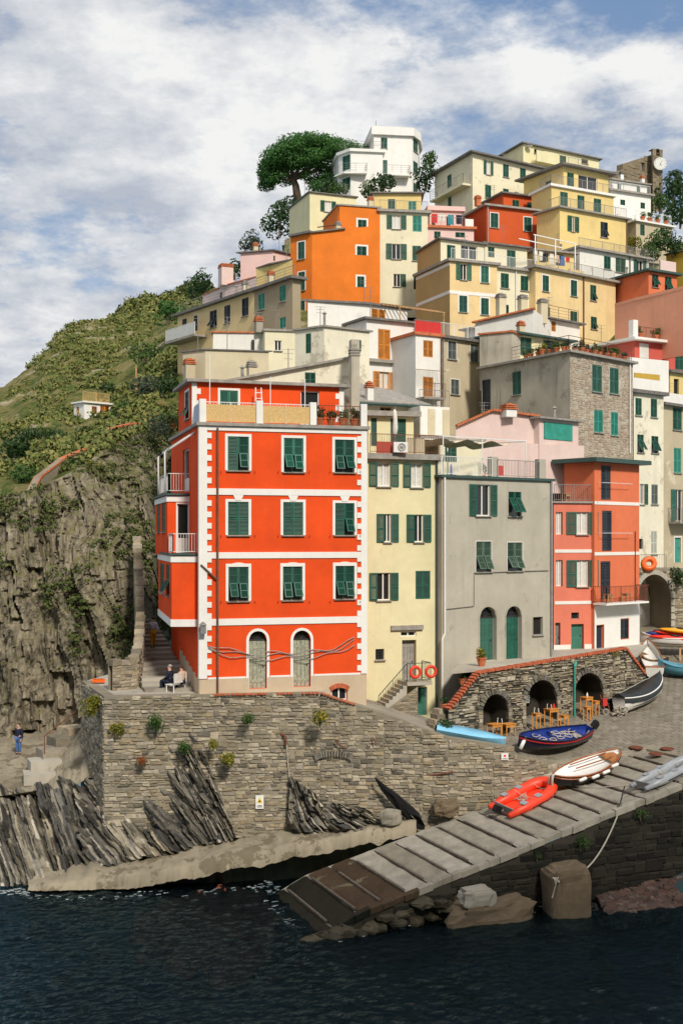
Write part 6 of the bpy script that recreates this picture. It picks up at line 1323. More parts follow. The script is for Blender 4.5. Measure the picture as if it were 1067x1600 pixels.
h = hs('greige_house', 'drab greige house with teal shutters and balcony at the right edge', 'beige', [(1036, 633), (1090, 641)], 88.6, 0, 890, {0: [c_(1050.5, 637, 1064.5, 672), c_(1052, 700, 1063.5, 739, sh='sh_teal'), ('ol', 1054, 765, 1066, 814, {'sh': 'sh_mid', 'sill': False}), ('D', 1053, 840, 1063, 879, {'doorm': 'sh_teal', 'tr': 'white'})]}, cap=('slate', .2, .35), drop=1, back=3)
W = h.walls[0]; zb = zat(815, 89); a = W.hit(1043, 815)[0]; mb = MB(); mb.prism([W.pt(a, 0, 0).xy, W.pt(a, 0, 1).xy, W.pt(W.L, 0, 1).xy, W.pt(W.L, 0, 0).xy], zb-.15, zb); mb.build('balcony_slab', 'slab_grey', h.root); h.rail([W.pt(a, zb, .02), W.pt(a, zb, .95), W.pt(W.L, zb, .95)], 1.0, 'iron_grey')
h.vol([(1046, 582), (1090, 588)], 91, 0, bot=635, back=5, ground=False, mat='yellow', wins={0: [('d', 1052, 592, 1060, 622, {'sill': False})]}, cap=('slate', .2, .3)); h.parapet([W.pt(0, zat(633, 88.6)+.2, 0), W.pt(W.L, zat(633, 88.6)+.2, 0)], .8, .15, 'white')
# tunnel arch under them
ta = thing('tunnel_arch', 'tall boat shelter arch in a rubble wall under the cream house', 'arch', P(1020, 1000, 84)); Wq = Wall(XY(975, 82), XY(1095, 84), 7.0, zat(889, 82.5), zat(889, 83.5)); u0, u1, v0, v1 = Wq.rect(994, 897, 1047, 1000)
Wq.hole(u0, u1, 7.2, v1-(u1-u0)*.62, (u1-u0)*.62, 2.6); mb = MB(); Wq.emit(mb); mb.face(Wq.pt(0, Wq.za), Wq.pt(Wq.L, Wq.zb), Wq.pt(Wq.L, Wq.zb, -6.5), Wq.pt(0, Wq.za, -6.5)); mb.build('core', 'mortar', ta); lay(rubble(Wq, (.14, .26), (.2, .6), (.01, .06), zlo=8.5), ta, 'stone', 150)
mb = MB(); mb.face(Wq.pt(u0-.3, 7, -2.61), Wq.pt(u1+.3, 7, -2.61), Wq.pt(u1+.3, v1+.3, -2.61), Wq.pt(u0-.3, v1+.3, -2.61)); mb.build('back_wall', 'white', ta)
c = (u0+u1)/2; w = u1-u0
for k in range(22):
    t0, t1 = math.pi*k/22, math.pi*(k+.94)/22; f = lambda t, e: Wq.pt(c+math.cos(t)*(w/2+e), v1-w*.62+math.sin(t)*(w*.62+e), 0); mb = MB(); q = [f(t0, -.02), f(t0, .3), f(t1, .3), f(t1, -.02)]; mb.hexa(q+[p+Wq.n*.1 for p in q]); mb.build('arch_stone', 'concrete_pale', ta)
for side in (u0-.14, u1+.14):
    for k in range(9): mb = MB(); z0 = 7.3+k*(v1-w*.62-7.3)/9; mb.obox(Wq.pt(side, z0+.2, .05), Wq.u*.15, Wq.n*.05, Z(.2)); mb.build('arch_stone', 'concrete_pale', ta)
railing(ta, [Wq.pt(u0-.5, Wq.za, -.1), Wq.pt(u1-.3, Wq.za, -.1)], 1.0, 'iron_grey')
# ---- aerials, vents and tanks on the roofs
ac = random.Random(21)
for h in HOUSES:
    if h.group != VG or h.name in ('white_villa', 'salmon_building'): continue
    for k in range(ac.choice((1, 2, 2, 3))):
        poly, zt = ac.choice(h.all); c = sum(poly, Vector((0, 0)))/len(poly); i = ac.randrange(len(poly)); q = c.lerp(poly[i].lerp(poly[(i+1) % len(poly)], ac.random()), .72); b = Vector((q.x, q.y, zt+.1)); mb = MB(); kind = ac.random()
        if kind < .6:
            H_ = ac.uniform(1.2, 2.6); mb.tube([b, b+Z(H_)], .025, 4)
            for z in (.98, .86, .7): mb.bar(b+Z(H_*z)-Vector((.35*z, .1, 0)), b+Z(H_*z)+Vector((.35*z, .1, 0)), .02)
            mb.build('aerial', 'iron_grey', h.root)
        elif kind < .85: mb.tube([b-Z(.1), b+Z(.9)], .09, 7); mb.lathe(b+Z(.9), [(.17, 0), (.02, .16)], 8); mb.build('vent_pipe', 'slab_grey', h.root)
        else: h.chimney(b-Z(.1), .45, .9, 'beige_pale', ac.choice(('slab_grey', 'terracotta')))
# ---- the slope under it all
gp = np.array(GROUND+[(-9, 70, 9), (-12, 78, 15), (-16, 90, 22), (-20, 105, 28), (-20, 125, 33), (-8, 135, 46), (5, 155, 58), (25, 165, 60), (45, 165, 57), (45, 140, 50), (45, 120, 40), (42, 105, 33), (40, 95, 26), (-6, 145, 52), (30, 175, 58), (5, 66, 8), (12, 72, 9), (20, 90, 10.5), (28, 88, 10)])
def ground_z(x, y):
    d2 = (gp[:, 0]-x)**2+((gp[:, 1]-y)*1.3)**2+.6; w = d2**-2.2; return float((w*gp[:, 2]).sum()/w.sum())
mb = MB(); xs_, ys_ = np.linspace(-24, 52, 110), np.linspace(69, 178, 130)
gr = [[Vector((x, y, ground_z(x, y)-1.3+.25*nz(Vector((x*.4, y*.4, 0))))) for x in xs_] for y in ys_]
for j in range(len(ys_)-1):
    for i in range(len(xs_)-1):
        q = (gr[j][i], gr[j][i+1], gr[j+1][i+1], gr[j+1][i]); px = CX+F*q[0].x/q[0].y
        if not (px > 960 and q[0].y < 93) and px > (276 if q[0].y < 96 else 300 if q[0].y < 116 else 440): mb.face(*q)
mb.struct('hillside', 'hill')

# ================================================================== PLANTS
LM = {}
def leafmesh(mat, var=0, n=520, size=.11, shell=.55, squash=1.):
    key = (mat, var, n, size, squash)
    if key in LM: return LM[key]
    r = random.Random(hash((mat, var)) & 0 or var*7+len(mat)); mb = MB(); lob = [Vector((r.gauss(0, 1), r.gauss(0, 1), r.gauss(0, .8))).normalized()*r.uniform(.35, .62) for _ in range(9)]
    for k in range(n):
        c0 = lob[k % 9]; d = Vector((r.gauss(0, 1), r.gauss(0, 1), r.gauss(0, 1))).normalized(); rad = .46*(shell+(1-shell)*r.random())
        p = c0+d*rad; p.z *= squash
        nrm = (d+Vector((r.gauss(0, .6), r.gauss(0, .6), r.gauss(0, .6)))).normalized(); t = nrm.cross(Vector((r.gauss(0, 1), r.gauss(0, 1), r.gauss(0, 1)))).normalized(); b = nrm.cross(t); s = size*r.uniform(.6, 1.4)
        mb.face(p-t*s, p+b*s*.5-t*.1*s, p+t*s, p-b*s*.5+t*.1*s)
    LM[key] = mb.mesh('foliage', mat); return LM[key]
def bush(label, c, r, mat='leaf_mid', squash=1., n=520, size=.11, name='shrub', cat='shrub', group=None, var=None, sx=1.):
    c = Vector(c); t = thing(name, label, cat, c, group)
    place('foliage', leafmesh(mat, rnd.randint(0, 4) if var is None else var, n, size, 1.), mat, t, c+Z(r*squash*.75), U(0, 6), (r*sx, r, r*squash))
    mb = MB()
    for k in range(3): mb.tube([c-Z(.1), c+Vector((U(-.2, .2)*r, U(-.2, .2)*r, r*squash*.9))], [.05*r+.01, .015*r+.004], 5)
    mb.build('stem', 'bark', t); return t
# umbrella pine on the crest
pn = thing('pine_tree', 'broad dark umbrella pine on the crest left of the white villa', 'tree', P(463, 310, 152)); mb = MB()
tr = [P(466, 316, 152), P(462, 290, 152), P(456, 276, 152)]; mb.tube(tr, [.55, .45, .4], 8)
for e in ((430, 258), (446, 243), (470, 238), (500, 240), (438, 280), (520, 250), (485, 262)): mb.tube([P(458, 280, 152), P((e[0]+458)/2+4, (e[1]+276)/2+4, 151.5), P(e[0], e[1], 152+U(-2, 2))], [.3, .2, .08], 6)
mb.tube([P(510, 300, 154), P(514, 262, 154)], [.4, .25], 6); mb.build('trunk', 'bark', pn, True)
cr_ = MB(); r_ = random.Random(5)
blobs = [(x, np.interp(x, [412, 425, 450, 480, 505, 530, 560], [258, 232, 216, 210, 211, 219, 228])+dy, 152+r_.uniform(-3, 3)) for x in range(416, 562, 9) for dy in (6, 14, 23)+((32, 42) if x < 512 else ())]
blobs += [(x, y, 152+r_.uniform(-2.5, 2.5)) for x, y in ((420, 262), (432, 276), (424, 282), (440, 268), (455, 258), (470, 252), (490, 262), (503, 275), (512, 290), (500, 290), (520, 268), (428, 250), (416, 272), (418, 286), (446, 282), (480, 275), (492, 285), (505, 262), (515, 278), (508, 298), (498, 296))]
for (x, y, Y) in blobs:
    c = P(x, y, Y); R_ = r_.uniform(.9, 1.45)
    for k in range(300):
        d = Vector((r_.gauss(0, 1), r_.gauss(0, 1), r_.gauss(0, 1))).normalized(); p = c+Vector((d.x*R_*1.25, d.y*R_*1.25, d.z*R_*.62))*r_.uniform(.55, 1.05); nrm = (d+Vector((r_.gauss(0, .5), r_.gauss(0, .5), r_.gauss(0, .5)+.3))).normalized(); t = nrm.cross(Vector((r_.gauss(0, 1), r_.gauss(0, 1), r_.gauss(0, 1)))).normalized(); b = nrm.cross(t); s = r_.uniform(.10, .24)
        cr_.face(p-t*s, p+b*s*.5, p+t*s, p-b*s*.5)
cr_.build('crown', 'leaf_pine', pn)
# scrub that reads as one mass on the hills
sc_ = MB(); r_ = random.Random(3)
def clump(mb, c, R_, n, s0):
    for k in range(n):
        d = Vector((r_.gauss(0, 1), r_.gauss(0, 1), abs(r_.gauss(0, .8)))).normalized(); p = c+Vector((d.x*R_, d.y*R_, d.z*R_*.75))*r_.uniform(.4, 1.); t = Vector((r_.gauss(0, 1), r_.gauss(0, 1), r_.gauss(0, 1))).normalized(); b = d.cross(t).normalized(); s = s0*r_.uniform(.6, 1.4)
        mb.face(p-t*s, p+b*s*.6, p+t*s, p-b*s*.6)
for k in range(5200):
    q = HILLPTS[r_.randrange(len(HILLPTS))]; dens = nz(q*.07)+.5*nz(q*.25)
    if dens < -.18: continue
    clump(sc_, q, r_.uniform(.3, 1.15)*(1+.5*dens), 20, .20)
for k in range(1500): q = FARPTS[r_.randrange(len(FARPTS))]; clump(sc_, q, r_.uniform(.8, 2.4), 16, .5)
sc_.struct('scrub', 'scrub', kind='stuff')
pieces('tuft', [(.035, .065, .016), (.07, .10, .024), (.12, .14, .04), (.16, .16, .05), (.05, .085, .02)], scale=3, bump=0, grain=.2)
tf = MB()                                              # tufts rooted in the cliff joints
for k in range(2200):
    i, j = r_.randrange(8, 168), r_.randrange(12, 226); q = cl[i][j]
    if nz(q*.35) < .02+.35*(1-j/226)-.45*max(0, (i-85)/70): continue
    q = q+Vector((.1, -1, .12))*r_.uniform(.0, 1.0); clump(tf, q, r_.uniform(.15, .5)*(1+.6*max(0, (i-95)/75)), 18, .10)
tf.struct('cliff_tufts', 'tuft', kind='stuff')
# single bushes one can point to on the slope
BG = 'bushes on the left slope'
for x, y, Y, r, m, lb in ((118, 742, 82, 1.25, 'leaf_dark', 'round dark green bush at the cliff top edge'), (20, 715, 92, 1.9, 'leaf_dark', 'large dark bush at the left photo edge above the cliff'), (35, 760, 82, 1.5, 'leaf_mid', 'bright green bush at the left end of the cliff top'), (95, 700, 98, 1.7, 'leaf_dark', 'dark bush mass left of the white hut'), (58, 690, 100, 1.4, 'leaf_dark', 'dark bush between the white hut and left edge'), (200, 655, 105, 1.6, 'leaf_mid', 'green bush just right of the white hut'), (246, 675, 88, 1.1, 'leaf_grey', 'grey green bush beside the red house pergola'), (232, 620, 106, 1.9, 'leaf_grey', 'grey spiky bush near the wooden pole'), (262, 500, 128, 1.9, 'leaf_pine', 'bright young pine left of the cream row house'), (225, 560, 125, 1.8, 'leaf_mid', 'leafy bush above the wooden pole'), (256, 610, 100, 1.5, 'leaf_dark', 'dark bush behind the red house corner'), (60, 640, 140, 2.0, 'leaf_dark', 'dark bush on the middle of the green hill'), (180, 700, 88, .8, 'leaf_mid', 'low bush on the brick edged path'), (150, 735, 82, .9, 'leaf_yellow', 'yellowish bush near the cliff top'), (140, 690, 96, 1.3, 'leaf_mid', 'mid green bush below the white hut'), (170, 620, 120, 1.4, 'leaf_dark', 'dark bush behind the white hut'), (265, 660, 92, 1.0, 'leaf_dark', 'small dark bush under the red house eave')):
    bush(lb, P(x, y+8, Y), r, m, .85, group=BG)
for x, y, r, m, lb in ((141, 1118, .62, 'leaf_yellow', 'bright yellow green bush hanging at the terrace corner'), (150, 1100, .32, 'leaf_yellow', 'small yellow flowering tuft above the corner bush'), (182, 1150, .42, 'leaf_yellow', 'yellowish tuft low on the bastion face'), (247, 1140, .5, 'leaf_mid', 'round green bush in the harbour wall below the seated couple'), (291, 1178, .42, 'leaf_mid', 'green tuft on top of the slanting rock'), (334, 1170, .33, 'leaf_yellow', 'olive tuft in the harbour wall right of slanting rock'), (353, 1198, .5, 'leaf_yellow', 'yellow green bush low in the wall right of slanting rock'), (387, 1132, .38, 'leaf_mid', 'green tuft in the harbour wall below the left door'), (500, 1132, .5, 'leaf_yellow', 'green and yellow bush in the wall below the right door'), (222, 1196, .3, 'petal_red', 'reddish tuft at the edge of slanting rock')):
    Y = 56.0 if x > 165 else 57.2
    bush(lb, P(x, y, Y), r, m, 1.0, n=420, size=.13, group='plants rooted in the harbour wall')
for x, y, Y, r, m, lb in ((597, 300, 140, 1.9, 'leaf_dark', 'dark shrub in front of the white villa'), (577, 302, 140, 1.3, 'leaf_mid', 'green shrub left of the villa balcony'), (530, 300, 141, 1.2, 'leaf_mid', 'shrub below the villa rounded corner'), (510, 300, 143, 1.6, 'leaf_dark', 'dark shrub under the pine beside the villa'), (437, 365, 132, 2.2, 'leaf_dark', 'dark tree mass left of the grey sided house'), (445, 335, 134, 1.7, 'leaf_dark', 'upper dark bush left of the grey sided house'), (395, 392, 126, 1.5, 'leaf_grey', 'grey leaved tree above the pink row house'), (366, 430, 121, 1.3, 'leaf_mid', 'potted looking bush beside the pink chimney'), (320, 455, 140, 2.0, 'leaf_dark', 'round dark tree at the village left end'), (300, 462, 150, 1.6, 'leaf_dark', 'dark tree on the ridge left of the village'), (665, 290, 136, 1.8, 'leaf_dark', 'dark bush between villa and cream house'), (672, 262, 150, 1.5, 'leaf_mid', 'bush behind the cream house eave'), (1050, 318, 150, 2.5, 'leaf_dark', 'dark tree at the right edge below the castle'), (1062, 350, 140, 2.4, 'leaf_dark', 'dense dark tree at the right photo edge'), (1030, 330, 145, 1.6, 'leaf_mid', 'green bush under the clock tower'), (1058, 292, 158, 1.8, 'leaf_grey', 'pale feathery tree right of the castle clock'), (1005, 395, 121, 1.1, 'leaf_mid', 'garden bush below the terrace house'), (1030, 385, 122, 1.4, 'leaf_mid', 'garden bush at the terrace house right'), (1050, 395, 121, 1.5, 'leaf_dark', 'dark garden bush above the mustard house'), (990, 385, 124, 1.0, 'leaf_yellow', 'yellowish garden bush below the terrace house'), (1018, 402, 120, .9, 'leaf_mid', 'low garden bush behind the small orange house'), (1040, 372, 125, 1.0, 'leaf_dark', 'dark bush under the terrace house windows')):
    bush(lb, P(x, y+6, Y), r, m, 1.0, group='trees and bushes among the houses')
bush('dark weedy bush in the corner beside stone steps', P(693, 1152, 59.0), .55, 'leaf_dark'); bush('small weed at the slipway edge', rp(13.6, .1), .16, 'leaf_mid', n=200); bush('fern clump growing from the quay wall under slipway edge', rp(11.4, -.12, -1.0), .45, 'leaf_mid', n=300); bush('fern clump high on the quay wall near the grey dinghy', rp(14.6, -.12, -.8), .4, 'leaf_mid', n=300); bush('little weed on the quay wall above mooring block', rp(9.2, -.1, -.7), .22, 'leaf_mid', n=200)
bush('ivy hanging on the rubble wall beside the tunnel arch', P(1056, 925, 81.8), .8, 'leaf_dark', 1.3); bush('grass tuft on top of the arched wall', P(962, 1026, 66.4), .25, 'leaf_yellow', n=250)
# potted plants
ORD = ['first', 'second', 'third', 'fourth', 'fifth', 'sixth', 'seventh', 'eighth', 'ninth', 'tenth']
PM = {}
def pot(c, s=1., label=None, leaf='leaf_mid', group=None, mat='terracotta'):
    c = Vector(c); t = thing('potted_plant', label, 'potted plant', c, group)
    if mat not in PM: mb = MB(); mb.lathe((0, 0, 0), [(.11, 0), (.17, .26), (.19, .26), (.19, .31), (.16, .31), (.15, .27)], 10); PM[mat] = mb.mesh('pot', mat)
    place('pot', PM[mat], mat, t, c, 0, (s, s, s)); place('foliage', leafmesh(leaf, rnd.randint(0, 4), 160, .2), leaf, t, c+Z(.45*s), U(0, 6), (.27*s, .27*s, .32*s)); return t
for i, (a, b, n) in enumerate(((SHT[0], SHT[1], 7), (SHT[1], SHT[2], 10))):
    for k in range(n):
        f = (k+.5)/n; pot(a.lerp(b, f)+Vector((U(-.1, .1), U(-.1, .1), 0)), U(.9, 1.35), '%s potted plant from the left along the stone house terrace, %s side' % (ORD[k], 'grey' if i == 0 else 'stone'), rnd.choice(['leaf_mid', 'leaf_dark', 'leaf_yellow', 'leaf_grey']), 'pots on the stone house terrace')
pot(P(752, 1041, 62.4), 1.5, 'terracotta pot with yellow plant at the top of brick coping', 'leaf_yellow'); pot(P(694, 1109, 60.2), 1.0, 'small terracotta pot at the foot of the brick coping', 'leaf_dark'); pot(P(722, 1070, 61.4), 1.1, 'green potted plant halfway up beside the sloping coping', 'leaf_mid')
for k, x in enumerate((1000, 1020, 1036, 1056)): pot(RTT[0].lerp(RTT[1], .1+.26*k), 1.6, ('pot plant nearest the white pier on the right hand terrace', 'second pot plant on the right hand railed terrace', 'third pot plant on the right hand railed terrace', 'pot plant at the photo edge of the right hand terrace')[k], 'leaf_mid')
W = rt[1]
for k in range(4): pot(W.pt(6.1+k*.6, 21.57, -.5), 1.3, '%s plant pot from the left behind red railing on the red house terrace' % ORD[k], rnd.choice(['leaf_mid', 'leaf_dark']), 'pots on the red house terrace')
for k, q in enumerate((.2, .4, .62, .85)): pot(TERR[0].lerp(TERR[1], q), 1.6, '%s plant from the left on the low stone house terrace' % ORD[k], 'leaf_mid', 'plants on the low stone house terrace')
for k, u in enumerate((1.6, 2.6, 3.05)): pot(gh.walls[0].pt(u, 19.36, -.45), 1.5, ('leafy pot behind the white railing of grey house terrace, leftmost', 'leafy pot beside the white wire chair', 'leafy pot against the left terrace pier')[k], 'leaf_mid')

# ================================================================== BOATS
def xf(mb, m, i0=0):
    for k in range(i0, len(mb.v)): mb.v[k] = m @ mb.v[k]
def ramp_hit(px, py):
    z = 3.
    for _ in range(30): q = Pz(px, py, z); z = .6*z+.4*rz_((Vector((q.x, q.y))-N0).dot(SD))
    return Pz(px, py, z)
def sq_hit(px, py):
    z = 6.
    for _ in range(30): q = Pz(px, py, z); z = .6*z+.4*plz(q.x, q.y)
    return Pz(px, py, z)
def frame(a, b, up=Vector((0, 0, 1)), roll=0.):
    """x from stern to bow, resting on the line a-b"""
    x = (b-a).normalized(); y = up.cross(x).normalized(); z = x.cross(y); m = Matrix((x, y, z)).transposed().to_4x4(); m.translation = a
    return m @ Matrix.Rotation(roll, 4, 'X'), (b-a).length
def hull(name, label, a, b, beam, dep, out, inn, rim, trans=.55, sheer=.25, roll=0., floor=.35, group=None, strake=None, thw=3, thm='varnish', keel=.06, rails=True):
    m, L = frame(a, b, roll=roll); t = thing(name, label, 'boat', a.lerp(b, .5), group); N = 18; S = []
    for k in range(N+1):
        f = k/N; bw = beam/2*(trans+(1-trans)*math.sin(min(1, f/.45)*math.pi/2) if f < .45 else (max(0, 1-((f-.45)/.55)**2.3))**.8); bw = max(bw, .012)
        if trans < .2: bw = max(.015, beam/2*math.sin(math.pi*min(.995, max(.02, f)))**.62)
        zs_ = dep+sheer*(2*f-.9)**2; zk = keel+.45*dep*max(0, (f-.72)/.28)**2.2+(.4*dep*max(0, (.18-f)/.18)**2 if trans < .2 else 0); S.append((f*L, bw, zs_, zk))
    o = MB(); rows = []
    for x, bw, zs_, zk in S: h = zs_-zk; rows.append([Vector((x, -bw, zs_)), Vector((x, -bw*.97, zk+h*.62)), Vector((x, -bw*.80, zk+h*.25)), Vector((x, -bw*.35, zk+h*.04)), Vector((x, 0, zk-.05)), Vector((x, bw*.35, zk+h*.04)), Vector((x, bw*.80, zk+h*.25)), Vector((x, bw*.97, zk+h*.62)), Vector((x, bw, zs_))])
    o.grid(rows); o.face(*rows[0]); xf(o, m); o.build('hull', out, t, True)
    o = MB(); rows = []
    for x, bw, zs_, zk in S: h = zs_-zk; q = max(.004, bw-.05); zf = zk+h*floor; rows.append([Vector((x, -q, zs_-.01)), Vector((x, -q*.93, zf)), Vector((x, 0, zf-.03)), Vector((x, q*.93, zf)), Vector((x, q, zs_-.01))])
    o.grid(rows); o.face(*[v+Vector((.03, 0, 0)) for v in rows[0]]); xf(o, m); o.build('inside', inn, t, True)
    if rim:
        for sgn in (-1, 1):
            o = MB(); o.tube([Vector((x, sgn*bw, zs_+.01)) for x, bw, zs_, zk in S], .038, 6); xf(o, m); o.build('gunwale', rim, t, True)
    if strake:
        for sgn in (-1, 1): o = MB(); o.tube([Vector((x, sgn*(bw*.985+.01), zk+(zs_-zk)*.8)) for x, bw, zs_, zk in S], .035, 6); xf(o, m); o.build('rubbing_strake', strake, t, True)
    for k in range(thw):
        f = .2+.5*k/max(1, thw-1); x, bw, zs_, zk = S[int(f*N)]; o = MB(); o.obox((x, 0, zs_-.13), Vector((.11, 0, 0)), Vector((0, bw-.04, 0)), Z(.018)); xf(o, m); o.build('thwart', thm, t)
    return t, m, S
def outboard(t, m, x, z, tilt=-.9, col_='black'):
    o = MB(); mm = m @ Matrix.Translation((x, 0, z)) @ Matrix.Rotation(tilt, 4, 'Y'); o.obox((-.14, 0, .28), Vector((.17, 0, 0)), Vector((0, .13, 0)), Z(.17)); o.obox((-.12, 0, .47), Vector((.12, 0, 0)), Vector((0, .10, 0)), Z(.04)); xf(o, mm); e = o.build('outboard', col_, t)
    o = MB(); o.obox((-.08, 0, -.2), Vector((.05, 0, 0)), Vector((0, .04, 0)), Z(.35)); o.lathe((-.1, 0, -.58), [(.03, -.05), (.05, .05)], 8); o.obox((-.13, 0, -.55), Vector((.16, 0, 0)), Vector((0, .045, 0)), Z(.045)); o.obox((-.3, 0, -.55), Vector((.02, 0, 0)), Vector((0, .13, .05)), Z(.03)); xf(o, mm); o.build('outboard_leg', 'iron_grey', e)
# white rowing boat with black hull, on the ramp
a, b = ramp_hit(968, 1197)+Z(.12), ramp_hit(866, 1240)+Z(.12)
t, m, S = hull('rowing_boat', 'white decked rowing boat with black hull and varnished rim on the slipway', a, b, 1.55, .62, 'boat_black', 'boat_white', 'varnish', trans=.1, sheer=.22, floor=.72, thw=0, strake='varnish', roll=R(-14))
o = MB(); o.prism([Vector((S[1][0], -S[2][1]*.6)), Vector((S[4][0], -S[4][1]*.8)), Vector((S[4][0], S[4][1]*.8)), Vector((S[1][0], S[2][1]*.6))], S[2][2]-.10, S[2][2]-.07); xf(o, m); o.build('stern_seat', 'wood', t)
for f in (4, 7, 10, 13):
    for sgn in (1, -1): x, bw, zs_, zk = S[f]; o = MB(); o.tube([Vector((x-.22, sgn*(bw+.06), zs_-.12)), Vector((x-.17, sgn*(bw+.09), zs_-.12)), Vector((x+.17, sgn*(bw+.09), zs_-.12)), Vector((x+.22, sgn*(bw+.06), zs_-.12))], [.05, .085, .085, .05], 8); xf(o, m); o.build('fender', 'boat_white', t, True)
x = S[-1][0]; o = MB(); o.tube([Vector((x+.05, 0, .05)), Vector((x+.08, 0, .95))], .045, 6); xf(o, m); o.build('stem_post', 'varnish', t)
for q in (-.09, .07): o = MB(); o.tube([Vector((x+.12, q, 1.0)), Vector((x+.2, q*1.4, .6)), Vector((x+.22, q*1.6, .1)), Vector((x+.12, q, -.1))], .055, 6); xf(o, m); o.build('rope_fender', 'rope', t, True)
o = MB()
for q in (-.1, .1): o.bar(Vector((S[3][0], q*2.5, S[3][2]+.06)), Vector((S[12][0], q*2.2-.25, S[12][2]+.06)), .045)
xf(o, m); o.build('oar', 'varnish', t)
mb = MB(); mb.tube([ramp_hit(868, 1222)+Z(.5), ramp_hit(900, 1232)+Z(.12), ramp_hit(940, 1232)+Z(.06), ramp_hit(985, 1228)+Z(.05), ramp_hit(1010, 1236)+Z(.04)], .018, 5); mb.top('mooring_line', 'rope', 'thin pale line from white boat bow across the slipway', 'rope')
mb = MB(); mb.box(ramp_hit(876, 1232)+Z(.12), .12, .14, .14, .4); mb.top('wood_chock', 'wood', 'small wooden chock under the white boat bow', 'chock')
# navy boat on the square
bw_ = lambda px, Y: Vector((*XY(px, Y), plz(*XY(px, Y))+.04))
a, b = bw_(917, 61.6), bw_(806, 58.35)
t, m, S = hull('fishing_boat', 'navy blue open fishing boat with red rim lying before the arches', a, b, 1.6, .62, 'boat_navy', 'boat_blue', 'boat_navy', trans=.35, sheer=.2, thw=3, thm='boat_blue', strake='boat_red', floor=.4, roll=R(-15))
o = MB()
for k in range(14): p = Vector((U(.8, S[-1][0]*.7), U(-.4, .4), S[5][2]-.14)); o.tube([p+Vector((.25*math.cos(q*.9+k), .16*math.sin(q*.9+k), .03*math.sin(q*2.+k)+.04)) for q in range(8)], .022, 4)
xf(o, m); o.build('net_rope', 'rope', t); outboard(t, m, -.05, S[0][2]-.05, -.7); o = MB(); o.tube([Vector((S[-2][0], .12, S[-2][2]-.1)), Vector((S[-1][0], .22, .25))], .10, 8); xf(o, m); o.build('fender', 'boat_white', t, True)
# sky blue covered boat behind the wall
a, b = Vector((4.75, 59.0, plz(5, 59)+.55)), Vector((8.15, 58.7, plz(8, 58.7)+.5))
t = thing('covered_boat', 'boat under a flat sky blue cover behind the harbour wall', 'boat', a.lerp(b, .5)-Z(.5)); m, L = frame(a, b); rows = []
for k in range(15): f = k/14; w = 1.0*(1-max(0, (f-.45)/.55)**2.2)+.02; rows.append([Vector((f*L, -w, -.06)), Vector((f*L, -w*.95, .02)), Vector((f*L, 0, .06-.05*math.sin(f*9)**2)), Vector((f*L, w*.95, .02)), Vector((f*L, w, -.06))])
o = MB(); o.grid(rows); xf(o, m); o.build('cover', 'boat_sky', t, True); rows2 = []
for k in range(15): f = k/14; w = 1.0*(1-max(0, (f-.45)/.55)**2.2)+.02; rows2.append([Vector((f*L, -w, -.05)), Vector((f*L, -w*.8, -.35)), Vector((f*L, 0, -.52)), Vector((f*L, w*.8, -.35)), Vector((f*L, w, -.05))])
o = MB(); o.grid(rows2); xf(o, m); o.build('hull', 'boat_sky', t, True); o = MB(); o.bar(Vector((L*.75, -.48, -.1)), Vector((L*.98, -.1, -.08)), .05); xf(o, m); o.build('rubbing_strake', 'kayak_orange', t)
def rib(name, label, a, b, beam, r, mat, floor_mat, motor=True, roll=0.):
    m, L = frame(a, b, roll=roll); t = thing(name, label, 'inflatable boat', a.lerp(b, .5)); pts = []; hb = beam/2-r
    pts = [Vector((-.25, -hb, r)), Vector((L*.3, -hb, r))]+[Vector((L*.62+(L*.38-r)*math.sin(q), -hb*math.cos(q), r+.12*math.sin(q))) for q in np.linspace(0, math.pi, 11)]+[Vector((L*.3, hb, r)), Vector((-.25, hb, r))]
    o = MB(); o.tube(pts, [r*.45]+[r]*(len(pts)-2)+[r*.45], 12); xf(o, m); o.build('tube', mat, t, True)
    o = MB(); o.tube([p+Vector((0, math.copysign(r*.98, p.y) if p.x < L*.6 else p.y/hb*r*.98, 0))+Vector((r*.98*max(0, (p.x-L*.62)/(L*.38)), 0, -.03)) for p in pts[1:-1]], .03, 5); xf(o, m); o.build('rubbing_strake', 'black', t)
    o = MB(); o.prism([Vector((0, -hb)), Vector((L*.72, -hb*.8)), Vector((L*.86, 0)), Vector((L*.72, hb*.8)), Vector((0, hb))], r*.45, r*.5); xf(o, m); o.build('floor', floor_mat, t); o = MB(); o.obox((.04, 0, r), Vector((.03, 0, 0)), Vector((0, hb, 0)), Z(r*.8)); xf(o, m); o.build('transom', 'iron_grey', t)
    for f in (.22, .5):
        for sgn in (-1, 1): o = MB(); o.obox((L*f, sgn*hb, r*2+.0), Vector((.16, 0, 0)), Vector((0, r*.55, 0)), Z(.012)); xf(o, m); o.build('patch', 'rib_grey', t)
    o = MB(); [o.tube([Vector((L*.25+U(0, .8), U(-.3, .3), r*.62))]+[Vector((L*.3+U(0, .9), U(-.35, .35), r*.62+U(0, .12))) for _ in range(6)], .014, 4) for _ in range(5)]; [o.tube([Vector((L*f, -hb-r, r)), Vector((L*f, -hb, r*2.03)), Vector((L*f+.05, 0, r*1.3)), Vector((L*f, hb, r*2.03)), Vector((L*f, hb+r, r))], .012, 4) for f in (.4, .72)]; xf(o, m); o.build('rope', 'rope', t)
    if motor: outboard(t, m, -.06, r*1.4, -.9)
    return t
rib('red_dinghy', 'bright orange red inflatable dinghy with outboard on the slipway', ramp_hit(786, 1274)+Z(.03), ramp_hit(864, 1233)+Z(.06), 1.8, .27, 'rib_red', 'rib_red', roll=R(9))
